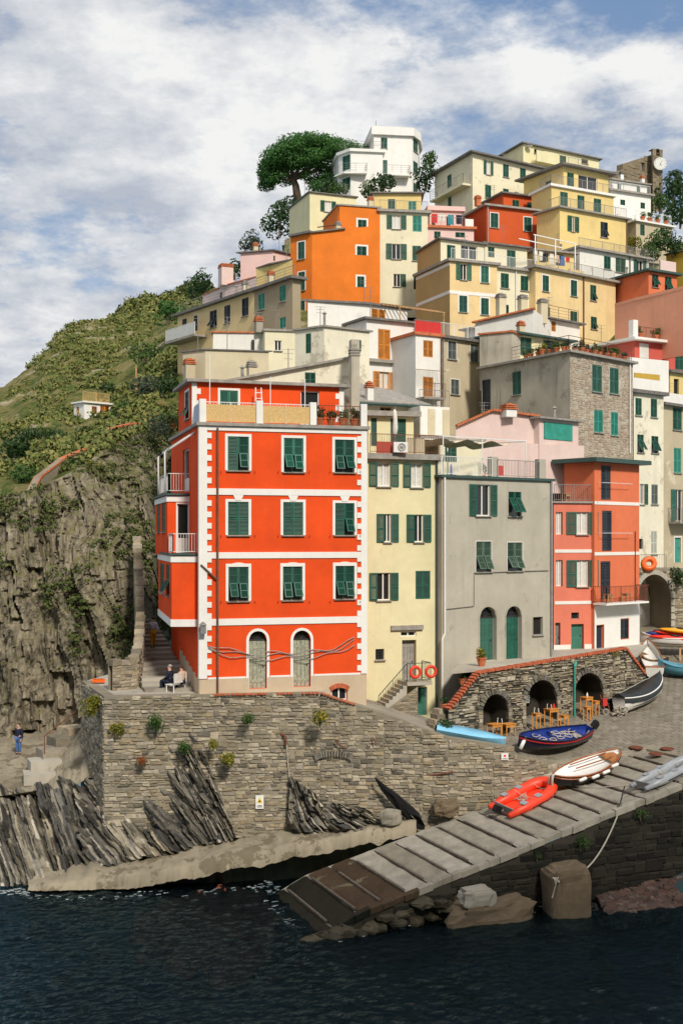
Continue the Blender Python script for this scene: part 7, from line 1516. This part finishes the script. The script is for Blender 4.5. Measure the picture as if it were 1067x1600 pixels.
rib('grey_dinghy', 'grey inflatable dinghy at the quay edge, cut by the right photo edge', ramp_hit(1003, 1236)+Z(.04), ramp_hit(1082, 1196)+Z(.04), 1.3, .22, 'rib_grey', 'rib_grey', motor=False)
# black tarpaulin boat
a, b = sq_hit(968, 1118)+Z(.02), sq_hit(1034, 1084)+Z(.05); t, m, S = hull('tarped_boat', 'boat wrapped in black tarpaulin against the right end of the arched wall', a, b, 1.6, .75, 'boat_white', 'tarp', 'boat_white', trans=.5, sheer=.3, thw=0); o = MB(); rows = []
for x, bw, zs_, zk in S: rows.append([Vector((x, -bw-.03, zs_-.28+.05*nz(Vector((x*3, 0, 0))))), Vector((x, -bw-.02, zs_+.03)), Vector((x, -bw*.5, zs_+.16+.07*nz(Vector((x*2, 1, 0))))), Vector((x, 0, zs_+.24+.05*nz(Vector((x*2.5, 4, 0))))), Vector((x, bw*.5, zs_+.14+.07*nz(Vector((x*2, 7, 0))))), Vector((x, bw+.02, zs_+.03)), Vector((x, bw+.03, zs_-.4))])
o.grid(rows); o.face(*rows[0]); xf(o, m); o.build('tarpaulin', 'tarp', t, True)
for lb, mt, x, y, r in (('rusty sack trolley with small wheel beside the tarped boat', 'rust_iron', 946, 1118, .25), ('white bundle of rope and net at the tarped boat stern', 'rope', 968, 1120, .33), ('black bag heaped at the arched wall foot', 'black', 957, 1110, .36)):
    c = sq_hit(x, y)
    if 'trolley' in lb:
        tt = thing('sack_trolley', lb, 'trolley', c); o = MB(); o.torus(c+Z(.19), .15, .05, Vector((1, 0, 0)), Z(1), 14, 6); o.build('wheel', 'slab_grey', tt); o = MB(); o.bar(c+Z(.2), c+Vector((-.25, .3, 1.1)), .04); o.bar(c+Vector((.25, .05, .2)), c+Vector((0, .35, 1.1)), .04); o.build('frame', 'rust_iron', tt); o = MB(); o.box(c+Vector((-.05, .2, .7)), .13, .1, .2, .3); o.build('load', 'cloth_red', tt)
    else:
        o = MB()
        for k in range(26): p = c+Vector((U(-.3, .3), U(-.2, .2), U(.05, .5))); o.tube([p+Vector((.2*math.cos(q*.8+k), .1*math.sin(q+k), .14*math.sin(q*.8+k*2))) for q in range(8)], .022 if mt == 'rope' else .06, 5)
        o.top('net_bundle' if mt == 'rope' else 'bag', mt, lb, 'net' if mt == 'rope' else 'bag', smooth=True)
# boats and kayaks by the tunnel
t, m, S = hull('stern_boat', 'small white boat, stern towards us, behind the tarped boat', sq_hit(1022, 1066)+Z(.15), sq_hit(1010, 1030)+Z(.5), 1.25, .55, 'boat_white', 'boat_white', 'varnish', trans=.85, thw=1)
hull('white_boat', 'white boat with red inside under the stacked kayaks by the tunnel', sq_hit(1085, 1026)+Z(.55), sq_hit(1000, 1024)+Z(.6), 1.7, .6, 'boat_white', 'boat_red', 'boat_white', trans=.5, thw=2)
hull('teal_boat', 'blue green covered boat at the right edge of the square', sq_hit(1090, 1062)+Z(.1), sq_hit(1026, 1056)+Z(.15), 1.5, .6, 'boat_teal', 'boat_teal', 'boat_teal', trans=.6, floor=.97, thw=0)
hull('dark_boat', 'dark empty boat under the kayaks beside the white ground floor', sq_hit(1040, 1046)+Z(.05), sq_hit(1000, 1040)+Z(.05), 1.4, .5, 'boat_black', 'beam', 'pole_wood', trans=.5, thw=2)
def kayak(label, a, b, mat):
    m, L = frame(a, b); o = MB(); o.tube([Vector((L*f, 0, .16+.1*(2*f-1)**2)) for f in np.linspace(0, 1, 13)], [max(.02, .30*math.sin(math.pi*min(.99, max(.01, f)))**.6) for f in np.linspace(0, 1, 13)], 10)
    for k in range(len(o.v)): o.v[k].z *= .62
    xf(o, m); t = o.top('kayak', mat, label, 'kayak', smooth=True, group='kayaks by the tunnel'); o = MB(); o.torus((L*.5, 0, .28), .22, .035, Vector((1.5, 0, 0)), Vector((0, 1, 0)), 14, 6); xf(o, m); o.build('cockpit', 'black', t); return t
kb = sq_hit(1040, 1026).y
kayak('bright red kayak lying on the white boat', P(1012, 997, kb-.3), P(1095, 1003, kb-.5), 'kayak_red'); kayak('second red kayak with darker shade behind the first', P(1020, 990, kb+.4), P(1100, 996, kb+.3), 'rib_red'); kayak('yellow orange kayak topmost of the pile', P(1028, 986, kb+.2), P(1100, 991, kb), 'kayak_yellow'); kayak('blue kayak half hidden at the pile left end', P(1008, 993, kb+.5), P(1050, 990, kb+.8), 'boat_blue')
o = MB(); o.bar(sq_hit(1004, 1030), P(1004, 1006, kb), .1); o.bar(sq_hit(1062, 1034), P(1062, 1006, kb), .1); o.bar(P(1000, 1008, kb), P(1066, 1008, kb), .1); o.top('boat_rack', 'pole_wood', 'wooden trestle carrying the white boat by the tunnel', 'rack')
c = P(1013, 883, 82.6); o = MB(); o.torus(c+Z(.1), .40, .2, Vector((1, .1, .15)).normalized(), Vector((0, .55, .85)).normalized(), 20, 10); o.top('orange_float', 'kayak_orange', 'orange inflatable ring on the balcony above the tunnel arch', 'float', smooth=True)

# ================================================================== PEOPLE
def skin(name, J, E, mat, parent, root='pelvis', sub=1):
    me = bpy.data.meshes.new(name); ks = list(J); me.from_pydata([tuple(J[k][0]) for k in ks], [(ks.index(a), ks.index(b)) for a, b in E], []); me.materials.append(M(mat))
    o = bpy.data.objects.new(name, me); col.objects.link(o); o.parent = parent; md = o.modifiers.new('skin', 'SKIN'); md.use_smooth_shade = True
    for i, k in enumerate(ks):
        r = J[k][1]; me.skin_vertices[0].data[i].radius = r if isinstance(r, tuple) else (r, r); me.skin_vertices[0].data[i].use_root = (k == root)
    s2 = o.modifiers.new('sub', 'SUBSURF'); s2.levels = s2.render_levels = sub; ORG[o.name] = ORG[parent.name]; return o
def person(label, loc, yaw, pose, top, legs, hair, shoes='black', h=1.7, skirt=False):
    """local: x right, y forward, z up, feet at 0"""
    t = thing('person', label, 'person', loc); t.rotation_euler = (0, 0, yaw); k = h/1.7; V = lambda *a: Vector(a)*k
    sit = pose == 'sit'
    pz = .50 if sit else .92
    py = 0
    J = {'pelvis': (V(0, py, pz), .135*k), 'waist': (V(0, py-.01, pz+.18), .12*k), 'chest': (V(0, py+.0, pz+.40), (.17*k, .12*k)), 'neck': (V(0, py+.01, pz+.55), .055*k), 'jaw': (V(0, py+.04, pz+.64), .07*k), 'head': (V(0, py+.03, pz+.72), .092*k), 'crown': (V(0, py+.02, pz+.79), .06*k), 'nose': (V(0, py+.13, pz+.685), .014*k)}
    E = [('pelvis', 'waist'), ('waist', 'chest'), ('chest', 'neck'), ('neck', 'jaw'), ('jaw', 'head'), ('head', 'crown'), ('jaw', 'nose')]
    for n, s in (('l', -1), ('r', 1)):
        sw_ = .16*s if pose == 'walk' else 0
        if sit: hip, knee, ank, toe = V(.10*s, .04, pz), V(.12*s, .45, pz+.02), V(.11*s, .42, .08), V(.12*s, .58, .035)
        else: hip, knee, ank, toe = V(.09*s, 0, pz-.04), V(.10*s, sw_*.8+.03, .49), V(.10*s, sw_*1.3-(.04 if sw_ else 0), .085), V(.11*s, sw_*1.3+.13, .03)
        J.update({'hip'+n: (hip, .095*k), 'knee'+n: (knee, .065*k), 'ankle'+n: (ank, .045*k), 'toe'+n: (toe, .038*k)}); E += [('pelvis', 'hip'+n), ('hip'+n, 'knee'+n), ('knee'+n, 'ankle'+n), ('ankle'+n, 'toe'+n)]
        sho = V(.19*s, -.01, pz+.46)
        if sit: elb, wri, han = V(.25*s, .06, pz+.20), V(.12*s, .27, pz+.13), V(.08*s, .34, pz+.12)
        else: elb, wri, han = V(.25*s, -.03-sw_*.6, pz+.18), V(.25*s, .06-sw_*1.2, pz-.04), V(.24*s, .09-sw_*1.3, pz-.12)
        J.update({'sh'+n: (sho, .068*k), 'el'+n: (elb, .046*k), 'wr'+n: (wri, .03*k), 'ha'+n: (han, .036*k)}); E += [('chest', 'sh'+n), ('sh'+n, 'el'+n), ('el'+n, 'wr'+n), ('wr'+n, 'ha'+n)]
        d = (han-wri).normalized()
        for i, off in enumerate((-.03, -.012, .008, .026)): J['f%d' % i+n] = (han+d*(.075-.008*abs(i-1.5))*k+Vector((off*k, 0, -.012*k)), .0095*k); E.append(('ha'+n, 'f%d' % i+n))
        J['th'+n] = (han+d*.03*k+Vector((-.05*s*k, .01*k, 0)), .011*k); E.append(('ha'+n, 'th'+n))
    skin('body', J, E, 'skin', t, sub=1)
    g = lambda ks, f, extra={}: {q: (J[q][0], tuple(x*f+.012 for x in J[q][1]) if isinstance(J[q][1], tuple) else J[q][1]*f+.012) for q in ks}
    sub_ = lambda ks: [(a, b) for a, b in E if a in ks and b in ks]
    up = ['pelvis', 'waist', 'chest', 'neck', 'shl', 'ell', 'wrl', 'shr', 'elr', 'wrr']; jt = g(up, 1.12); jt['neck'] = (J['neck'][0]-V(0, 0, .03), .062*k); skin('jacket', jt, sub_(up), top, t)
    lo = ['pelvis', 'hipl', 'kneel', 'anklel', 'hipr', 'kneer', 'ankler']; skin('trousers', g(lo, 1.1), sub_(lo), legs, t)
    for n in 'lr': skin('shoe', {'pelvis': (J['ankle'+n][0]-V(0, 0, .03), .055*k), 'toe': (J['toe'+n][0], .05*k)}, [('pelvis', 'toe')], shoes, t)
    if hair: mb = MB(); mb.ball(V(0, py-.005, pz+.745), .10*k, .105*k, .085*k, 10, 7); o = mb.build('hair', hair, None, True); o.parent = t
    return t
TZ = 8.43
pm = Pz(266, 1080, TZ); pw = Pz(284, 1080, TZ)
person('seated man in dark jacket with grey hair on the terrace bench', pm, R(70), 'sit', 'cloth_navy', 'cloth_navy', 'hair_grey'); person('seated person with brown hair and pale jacket on the terrace bench', pw+Vector((0, .1, 0)), R(60), 'sit', 'cloth_beige', 'cloth_navy', 'hair_brown', h=1.62)
tb = thing('white_chair', 'white plastic bench chair under the seated couple', 'chair', (pm+pw)/2)
ax = Vector((math.cos(R(65)), math.sin(R(65)), 0)); fw_ = Vector((-ax.y, ax.x, 0)); c = (pm+pw)/2
mb = MB(); mb.obox(c+Z(.38), ax*.55, fw_*.24, Z(.02)); mb.build('seat', 'white_metal', tb); mb = MB(); mb.obox(c-fw_*.27+Z(.68), ax*.55, fw_*.02, Z(.24)); mb.build('backrest', 'white_metal', tb)
for s in (-1, 1):
    for f in (-1, 1): mb = MB(); mb.bar(c+ax*.5*s+fw_*.22*f, c+ax*.5*s+fw_*.2*f+Z(.38), .045); mb.build('leg', 'white_metal', tb)
q = base+back*10.1+left*1.0; person('person in lilac top and mustard trousers walking up the lane stairs', (q.x, q.y, 8.43+.155*9), R(20), 'walk', 'cloth_lilac', 'cloth_mustard', 'hair_brown')
q = Vector((*XY(30, 66), 3.93)); person('person in dark jacket and blue jeans standing on the rocks, far left', q, R(150), 'stand', 'cloth_navy', 'cloth_blue', 'hair_brown')

# ================================================================== FURNITURE, SIGNS, SMALL THINGS
def table(name, label, c, w, d, h, mat='wood_orange', cat='table', rz=.5, group=None):
    t = thing(name, label, cat, c, group); c = Vector(c); mb = MB(); mb.box(c+Z(h), w/2, d/2, .02, rz); mb.build('tabletop' if cat == 'table' else 'seat', mat, t); ca_, sa_ = math.cos(rz), math.sin(rz)
    for sx in (-1, 1):
        for sy in (-1, 1): x, y = sx*(w/2-.04), sy*(d/2-.04); q = c+Vector((x*ca_-y*sa_, x*sa_+y*ca_, 0)); mb = MB(); mb.bar(q, q+Z(h-.02), .05); mb.build('leg', mat, t)
    for sy in (-1, 1): y = sy*(d/2-.05); a = c+Vector((-y*sa_, y*ca_, 0)); mb = MB(); mb.bar(a-Vector((ca_, sa_, 0))*(w/2-.06)+Z(h-.1), a+Vector((ca_, sa_, 0))*(w/2-.06)+Z(h-.1), .025, .12); mb.build('apron', mat, t)
    return t
RG = 'orange wooden restaurant furniture'
def rvp(px, py, out): q = RW[1]; u, v = q.hit(px, py); w = q.pt(u, 0, out); return Vector((w.x, w.y, plz(w.x, w.y)+.02))
for lb, x, y, o, w, d, h_, ct in (('low orange table before the first arch, left of two', 764, 1142, .4, .7, .5, .62, 'table'), ('low orange table before the first arch, right of two', 784, 1142, .45, .7, .5, .62, 'table'), ('tall orange stool left under the middle arch', 827, 1148, .5, .36, .36, .95, 'stool'), ('orange table under the middle arch', 851, 1142, .45, .65, .5, .95, 'table'), ('small orange stool right of the middle arch table', 864, 1148, .8, .36, .36, .6, 'stool'), ('tall orange table under the right arch', 905, 1124, .5, .55, .5, 1.05, 'table'), ('orange stool right of the tall table at the right arch', 917, 1120, .6, .34, .34, .75, 'stool'), ('orange stool left of the tall table at the right arch', 897, 1126, .9, .34, .34, .75, 'stool')):
    table('table' if ct == 'table' else 'stool', lb, rvp(x, y, o), w, d, h_, cat=ct, rz=RW[1].rz, group=RG)
for lb, x, y, o, hz, mt in (('pale napkin holder on the left low table', 772, 1142, .4, .64, 'sign_white'), ('white menu card on the tall stool', 827, 1148, .5, .97, 'sign_white'), ('white cloth on the middle arch table', 848, 1142, .45, .97, 'cloth_white'), ('red bottle on the middle arch table', 855, 1142, .45, .97, 'kayak_red'), ('white jug on the tall table at right arch', 906, 1124, .5, 1.07, 'boat_white')):
    q = rvp(x, y, o)+Z(hz); mb = MB()
    if 'bottle' in lb or 'jug' in lb: mb.lathe(q, [(.05, 0), (.06, .1), (.03, .17), (.03, .22)], 8)
    else: mb.bar(q+Vector((-.14, 0, 0)), q+Vector((-.10, .05, .28)), .26, .02); mb.bar(q+Vector((.12, 0, 0)), q+Vector((.10, .05, .24)), .2, .02)
    mb.top('bottle' if 'bottle' in lb else 'jug' if 'jug' in lb else 'menu_card', mt, lb, 'tableware')
def board(name, label, W, px0, py0, px1, py1, out, mat, marks, cat='sign', mm='sign_white'):
    u0, u1, v0, v1 = W.rect(px0, py0, px1, py1); t = thing(name, label, cat, W.pt((u0+u1)/2, v0, out)); w, h = u1-u0, v1-v0
    place('plate', 'box', mat, t, W.pt(u0, v0, out), W.rz, (w, .03, h)); mb = MB()
    for a, b, c, d in marks: mb.obox(W.pt(u0+w*(a+b)/2, v0+h*(c+d)/2, out+.02), W.u*w*(b-a)/2, W.n*.004, Z(h*(d-c)/2))
    if mb.f: mb.build('lettering', mm, t)
    return t, (u0, u1, v0, v1)
lt = []
for r, y in enumerate((.82, .66, .5, .38, .28, .18, .1)):
    x = .15
    while x < .82: w_ = U(.05, .12) if r < 3 else U(.03, .08); lt.append((x, min(.88, x+w_), y-(.05 if r < 3 else .022), y+(.05 if r < 3 else .022))); x += w_+.035
board('menu_board', 'black menu board with white lettering hanging under the middle arch', RW[1], 840, 1078, 853, 1104, -1.15, 'black', lt)
board('framed_notice', 'white framed notice above the red panel inside the right arch', RW[1], 904, 1074, 916, 1086, -.9, 'sign_white', [(.2, .8, .3, .8)], mm='slab_grey'); board('red_poster', 'dark red poster inside the right arch', RW[1], 905, 1088, 917, 1106, -.95, 'boat_red', [])
W = swalls[1]; t, (u0, u1, v0, v1) = board('warning_sign', 'white warning sign with yellow triangle on the harbour wall', W, 399.5, 1242, 412, 1263, .09, 'sign_white', [(.2, .8, .12, .17), (.2, .8, .22, .26)], mm='iron')
um, w = (u0+u1)/2, u1-u0; mb = MB(); q = [(um-w*.38, v0+.28), (um+w*.38, v0+.28), (um, v0+.56)]; mb.face(*[W.pt(*k, .108) for k in q]); mb.build('triangle', 'sign_yellow', t); mb = MB(); mb.face(*[W.pt(um+a*w, v0+b, .112) for a, b in ((-.14, .32), (.14, .32), (.05, .42), (-.05, .42))]); mb.build('pictogram', 'iron', t)
W = swalls[-1]; t, b_ = board('white_notice', 'small white notice with red mark at the right end of harbour wall', W, 782, 1176, 793, 1187, .09, 'sign_white', [(.15, .85, .15, .25)], mm='iron_grey'); u0, u1, v0, v1 = b_; mb = MB(); mb.face(*[W.pt(u0+(u1-u0)*a, v0+(v1-v0)*b, .112) for a, b in ((.35, .45), (.65, .45), (.65, .75), (.35, .75))]); mb.build('mark', 'kayak_red', t)
# ropes and irons on the wall
W = swalls[1]; mb = MB(); mb.tube([P(447, 1155, 57.0), P(449, 1180, 56.9), P(453, 1225, 56.9), P(460, 1252, 56.7)], .02, 5); [mb.tube([P(459+3*math.sin(q), 1250+q*3, 56.6-.02*q) for q in np.linspace(0, 6, 9)], .025, 4) for _ in range(2)]; mb.top('hanging_rope', 'rope', 'pale rope hanging down the harbour wall left of foot rocks', 'rope')
mb = MB(); mb.tube([P(436, 1144, 57.1), P(447, 1152, 56.8), P(447, 1164, 56.8)], .05, 6); mb.top('mooring_hook', 'rust_iron', 'rusty mooring hook holding the hanging rope', 'hook')
for x0, y0, x1, y1, lb in ((523, 1158, 540, 1170, 'rusty iron bar sticking from the harbour wall centre'), (581, 1152, 587, 1161, 'short rusty spike in harbour wall below the yellow house'), (669, 1212, 710, 1206, 'thin rusty bar along harbour wall near slipway')): mb = MB(); mb.tube([P(x0, y0, 57.0), P((x0+x1)/2, (y0+y1)/2, 56.9), P(x1, y1, 56.8)], .035, 5); mb.top('iron_bar', 'rust_iron', lb, 'iron bar')
mb = MB(); mb.tube([P(318, 1258, 56.2), P(320, 1275, 56.1), P(326, 1290, 56.0), P(325, 1306, 55.9)], .022, 5); mb.torus(P(321, 1278, 56.05), .2, .03, Vector((.5, 0, .1)), Z(1), 12, 5); mb.top('coiled_rope', 'rope', 'coiled rope hanging on the slanting rock', 'rope')
a = sw(14.2, .5); a = Vector((a.x, a.y, rz_(14.2))); e = sw(9.6, -1.5).to_3d()+Z(1.75); mb = MB(); q0 = rp(13.4, -.1, -.15); mb.tube([q0.lerp(e, f)-Z(2.2*f*(1-f)*1.6) for f in np.linspace(0, 1, 14)]+[e+Vector((-.35, -.35, -.3)), e+Vector((-.5, -.3, -.9))], .035, 6)
for _ in range(5): mb.tube([e+Vector((U(-.5, -.2), U(-.5, -.3), U(-.5, .1))) for _ in range(4)], .03, 5)
mb.top('mooring_rope', 'rope', 'thick pale mooring rope sagging from the slipway to the block', 'rope')
mb = MB(); mb.tube([rp(13.9, .45), rp(14.15, .45, .75)], .03, 6); mb.tube([rp(14.1, .45, .4), rp(15.0, .7, .3), rp(15.8, .6, .25)], .02, 5); mb.top('iron_stake', 'iron', 'iron stake with chain standing on the slipway edge by grey dinghy', 'stake')
# terrace furniture
W = yh.walls[0]; q = W.pt(1.45, 20.45, -.25) if False else P(617, 712, 62.6); q.z = 20.44; t = thing('parasol', 'closed white parasol on the pale yellow house terrace', 'parasol', q); mb = MB(); mb.tube([q, q+Z(2.5)], .025, 6); mb.build('pole', 'iron_grey', t); mb = MB(); mb.tube([q+Z(z)+Vector((.02*math.sin(z*5), 0, 0)) for z in (.95, 1.05, 1.35, 1.8, 2.2, 2.35)], [.05, .13, .15, .12, .11, .03], 9); mb.build('canopy', 'cloth_white', t, True); mb = MB(); mb.lathe(q, [(.25, 0), (.25, .06), (.05, .1)], 10); mb.build('base', 'concrete', t)
q = P(625, 708, 62.2); q.z = 20.44; t = thing('air_conditioner', 'white air conditioner unit behind the pale yellow house railing', 'air conditioner', q); mb = MB(); mb.box(q+Z(.3), .38, .15, .27, .2); mb.build('case', 'boat_white', t); mb = MB(); mb.torus(q+Vector((.08, -.17, .3)), .19, .015, Vector((1, .2, 0)), Z(1), 16, 5); [mb.bar(q+Vector((.08, -.17, .3))+Vector((math.cos(k*.52), .2*math.cos(k*.52), math.sin(k*.52)))*.19, q+Vector((.08, -.17, .3)), .012) for k in range(12)]; mb.build('fan_grille', 'iron_grey', t)
q = rt[1].pt(3.3, 21.57, -1.7); t = thing('step_ladder', 'aluminium step ladder on the red house roof terrace', 'ladder', q)
for s in (-.2, .2): mb = MB(); mb.bar(q+rt[1].u*s, q+rt[1].u*s*.7+Z(2.0)-rt[1].n*.25, .05); mb.build('rail', 'white_metal', t)
for k in range(1, 7): mb = MB(); mb.bar(q-rt[1].u*.19+Z(.29*k)-rt[1].n*.036*k, q+rt[1].u*.19+Z(.29*k)-rt[1].n*.036*k, .04); mb.build('rung', 'white_metal', t)
for k, (u, hh) in enumerate(((.55, 3.3), (3.55, 2.35), (5.3, 2.3))): mb = MB(); mb.tube([rt[1].pt(u, 21.57, -.3), rt[1].pt(u, 21.57+hh, -.3)], .025, 6); mb.top('terrace_pole', 'white_metal', ('tall thin pole at the left corner of red house terrace', 'thin pole in the middle of red house terrace', 'thin pole right of the terrace ladder')[k], 'pole')
W = gh.walls[0]; q = W.pt(2.1, 19.36, -.8); t = thing('wire_chair', 'white high backed wire chair on the grey house terrace', 'chair', q); mb = MB(); mb.torus(q+Z(1.15), .24, .03, W.u, Z(1), 18, 6); mb.torus(q+Z(1.15), .12, .02, W.u, Z(1), 14, 5); [mb.bar(q+Z(1.15)+(W.u*math.cos(k)+Z(math.sin(k)))*.24, q+Z(1.15), .018) for k in range(7)]; mb.build('backrest', 'white_metal', t); mb = MB(); mb.box(q+Z(.45)-W.n*-.2, .26, .24, .02, W.rz); mb.build('seat', 'white_metal', t)
for s in (-.22, .22):
    for f in (0, .4): mb = MB(); mb.bar(q+W.u*s+W.n*f, q+W.u*s*.9+W.n*f+Z(.9 if f == 0 else .45), .03); mb.build('leg', 'white_metal', t)
for lb, u, mt in (('white towel on the grey house terrace rail, left', .8, 'cloth_white'), ('patterned red towel hanging right of the terrace pier', 3.7, 'cloth_red'), ('blue towel folded behind the left terrace rail', .55, 'cloth_blue')): mb = MB(); mb.grid([[W.pt(u+.55*a, 19.36+.95-.6*b, -.02-.04*math.sin(a*9)+.03*b) for b in np.linspace(0, 1, 6)] for a in np.linspace(0, 1, 10)]); mb.top('towel', mt, lb, 'towel', smooth=True)
def cloths(A, B, lst, hz, gname):
    mb = MB(); mb.tube([A+Z(hz), (A+B)/2+Z(hz-.08), B+Z(hz)], .012, 4); mb.top('clothes_line', 'iron_grey', 'clothes line on %s' % gname, 'clothes line'); n = len(lst)
    for k, (mt, lb, h_) in enumerate(lst):
        a = A.lerp(B, (k+.12)/n)+Z(hz-.05); b = A.lerp(B, (k+.85)/n)+Z(hz-.05); d = (b-a).normalized().cross(Z(1)); mb = MB(); mb.grid([[a.lerp(b, f)-Z(h_*g*(1-.06*math.sin(f*11)))+d*.07*math.sin(f*10+k)*g for g in np.linspace(0, 1, 5)] for f in np.linspace(0, 1, 9)]); mb.top('laundry', mt, lb+' on %s' % gname, 'laundry', smooth=True, group='laundry on '+gname)
cloths(LYT[0], LYT[1], [('cloth_white', 'leftmost white sheet', 1.0), ('cloth_white', 'second white shirt', .8), ('cloth_navy', 'dark blue shirt', .8), ('cloth_white', 'long white towel', 1.1), ('cloth_beige', 'pale towel', .7), ('cloth_blue', 'blue and white cloth', .9), ('cloth_red', 'small red cloth at the end', .5)], 1.6, 'the wide yellow house terrace')
cloths(PINKT[0], PINKT[1], [('cloth_red', 'red towel', .9), ('cloth_white', 'white towel', .7), ('cloth_teal', 'teal shirt', 1.0), ('cloth_navy', 'dark shirt', .9)], 1.3, 'the pink house terrace')
W = ph.walls[1]
for lb, q in (('wooden folding chair on the coral house upper terrace', P(884, 783, 73.5)), ('small wooden chair on the coral house lower balcony, left', WT.pt(.7, zb_, .5)), ('small wooden table on the coral house lower balcony, right', WT.pt(2.6, zb_, .5))):
    if 'lower' in lb: q = Vector((q.x, q.y, zat(942, 72.2)+.01))
    else: q.z = zat(786, 71.6)+.14
    table('folding_table' if 'table' in lb else 'folding_chair', lb, q, .45, .4, .5, 'pole_wood', 'table' if 'table' in lb else 'chair', .7)
# hut, pole and path on the hill
hh = House('white_hut', 'small white hut with orange shutters and roof railing on the green hillside', 'white'); hh.vol([(116, None), (132, 629, 110), (173, 629, 112)], 110, 1, bot=658, ground=False, wins={0: [c_(120, 636, 124, 648, sh='sh_orange', sill=False)], 1: [c_(144, 635, 152, 647, sh='wood', sill=False), c_(157, 634, 171, 648, sh='sh_orange', sill=False)]}, cap=('white', .15, .2)); hh.rail([hh.walls[1].pt(0, hh.zt+.15, -.2), hh.walls[1].pt(hh.walls[1].L, hh.zt+.15, -.2)], .9, 'reed', gap=.08)
mb = MB(); mb.tube([P(214, 642, 112), P(213, 570, 112)], [.12, .09], 7); mb.top('wooden_pole', 'pole_wood', 'bare wooden utility pole on the slope left of the red house', 'pole')
pwl = thing('path_wall', 'low stone wall with brick red coping running down the slope to the cliff', 'wall', P(150, 715, 87)); pts = [P(242, 668, 93), P(205, 668, 91), P(175, 675, 89), P(140, 706, 86), P(100, 722, 83), P(60, 752, 80), (P(48, 775, 78))]
mb = MB(); [mb.bar(a-Z(.5), b-Z(.5), .4, 1.6) for a, b in zip(pts, pts[1:])]; mb.build('core', 'mortar', pwl)
for a, b in zip(pts, pts[1:]):
    n = max(2, int((b-a).length/.42)); rz_a = math.atan2((b-a).y, (b-a).x)
    for k in range(n): q = a.lerp(b, k/n)+Z(.3); e = a.lerp(b, (k+.92)/n)+Z(.3); mb = MB(); mb.bar(q, e, .5, .12); mb.build('coping_tile', 'terracotta', pwl)
mb = MB(); mb.lathe(P(267, 667, 94.5)-Z(.2), [(.3, 0), (.34, .5), (.3, .95), (.12, 1.05)], 10); mb.top('red_barrel', 'kayak_red', 'red barrel on the slope beside the red house', 'barrel', smooth=True)
mb = MB(); mb.grid([[P(248+14*a, 672-7*math.sin(a*3)*b, 94.0-.6*b) for b in np.linspace(0, 1, 5)] for a in np.linspace(0, 1, 7)]); mb.top('orange_tarp', 'kayak_orange', 'orange tarp on the slope left of the red barrel', 'tarp')
mb = MB(); [mb.box(Pz(148+k*4.5, 1066, 8.5)+Z(.09), .1, .2, .08, .2) for k in range(4)]; mb.top('orange_crate', 'kayak_orange', 'orange plastic crate on the terrace corner by the parapet', 'crate')
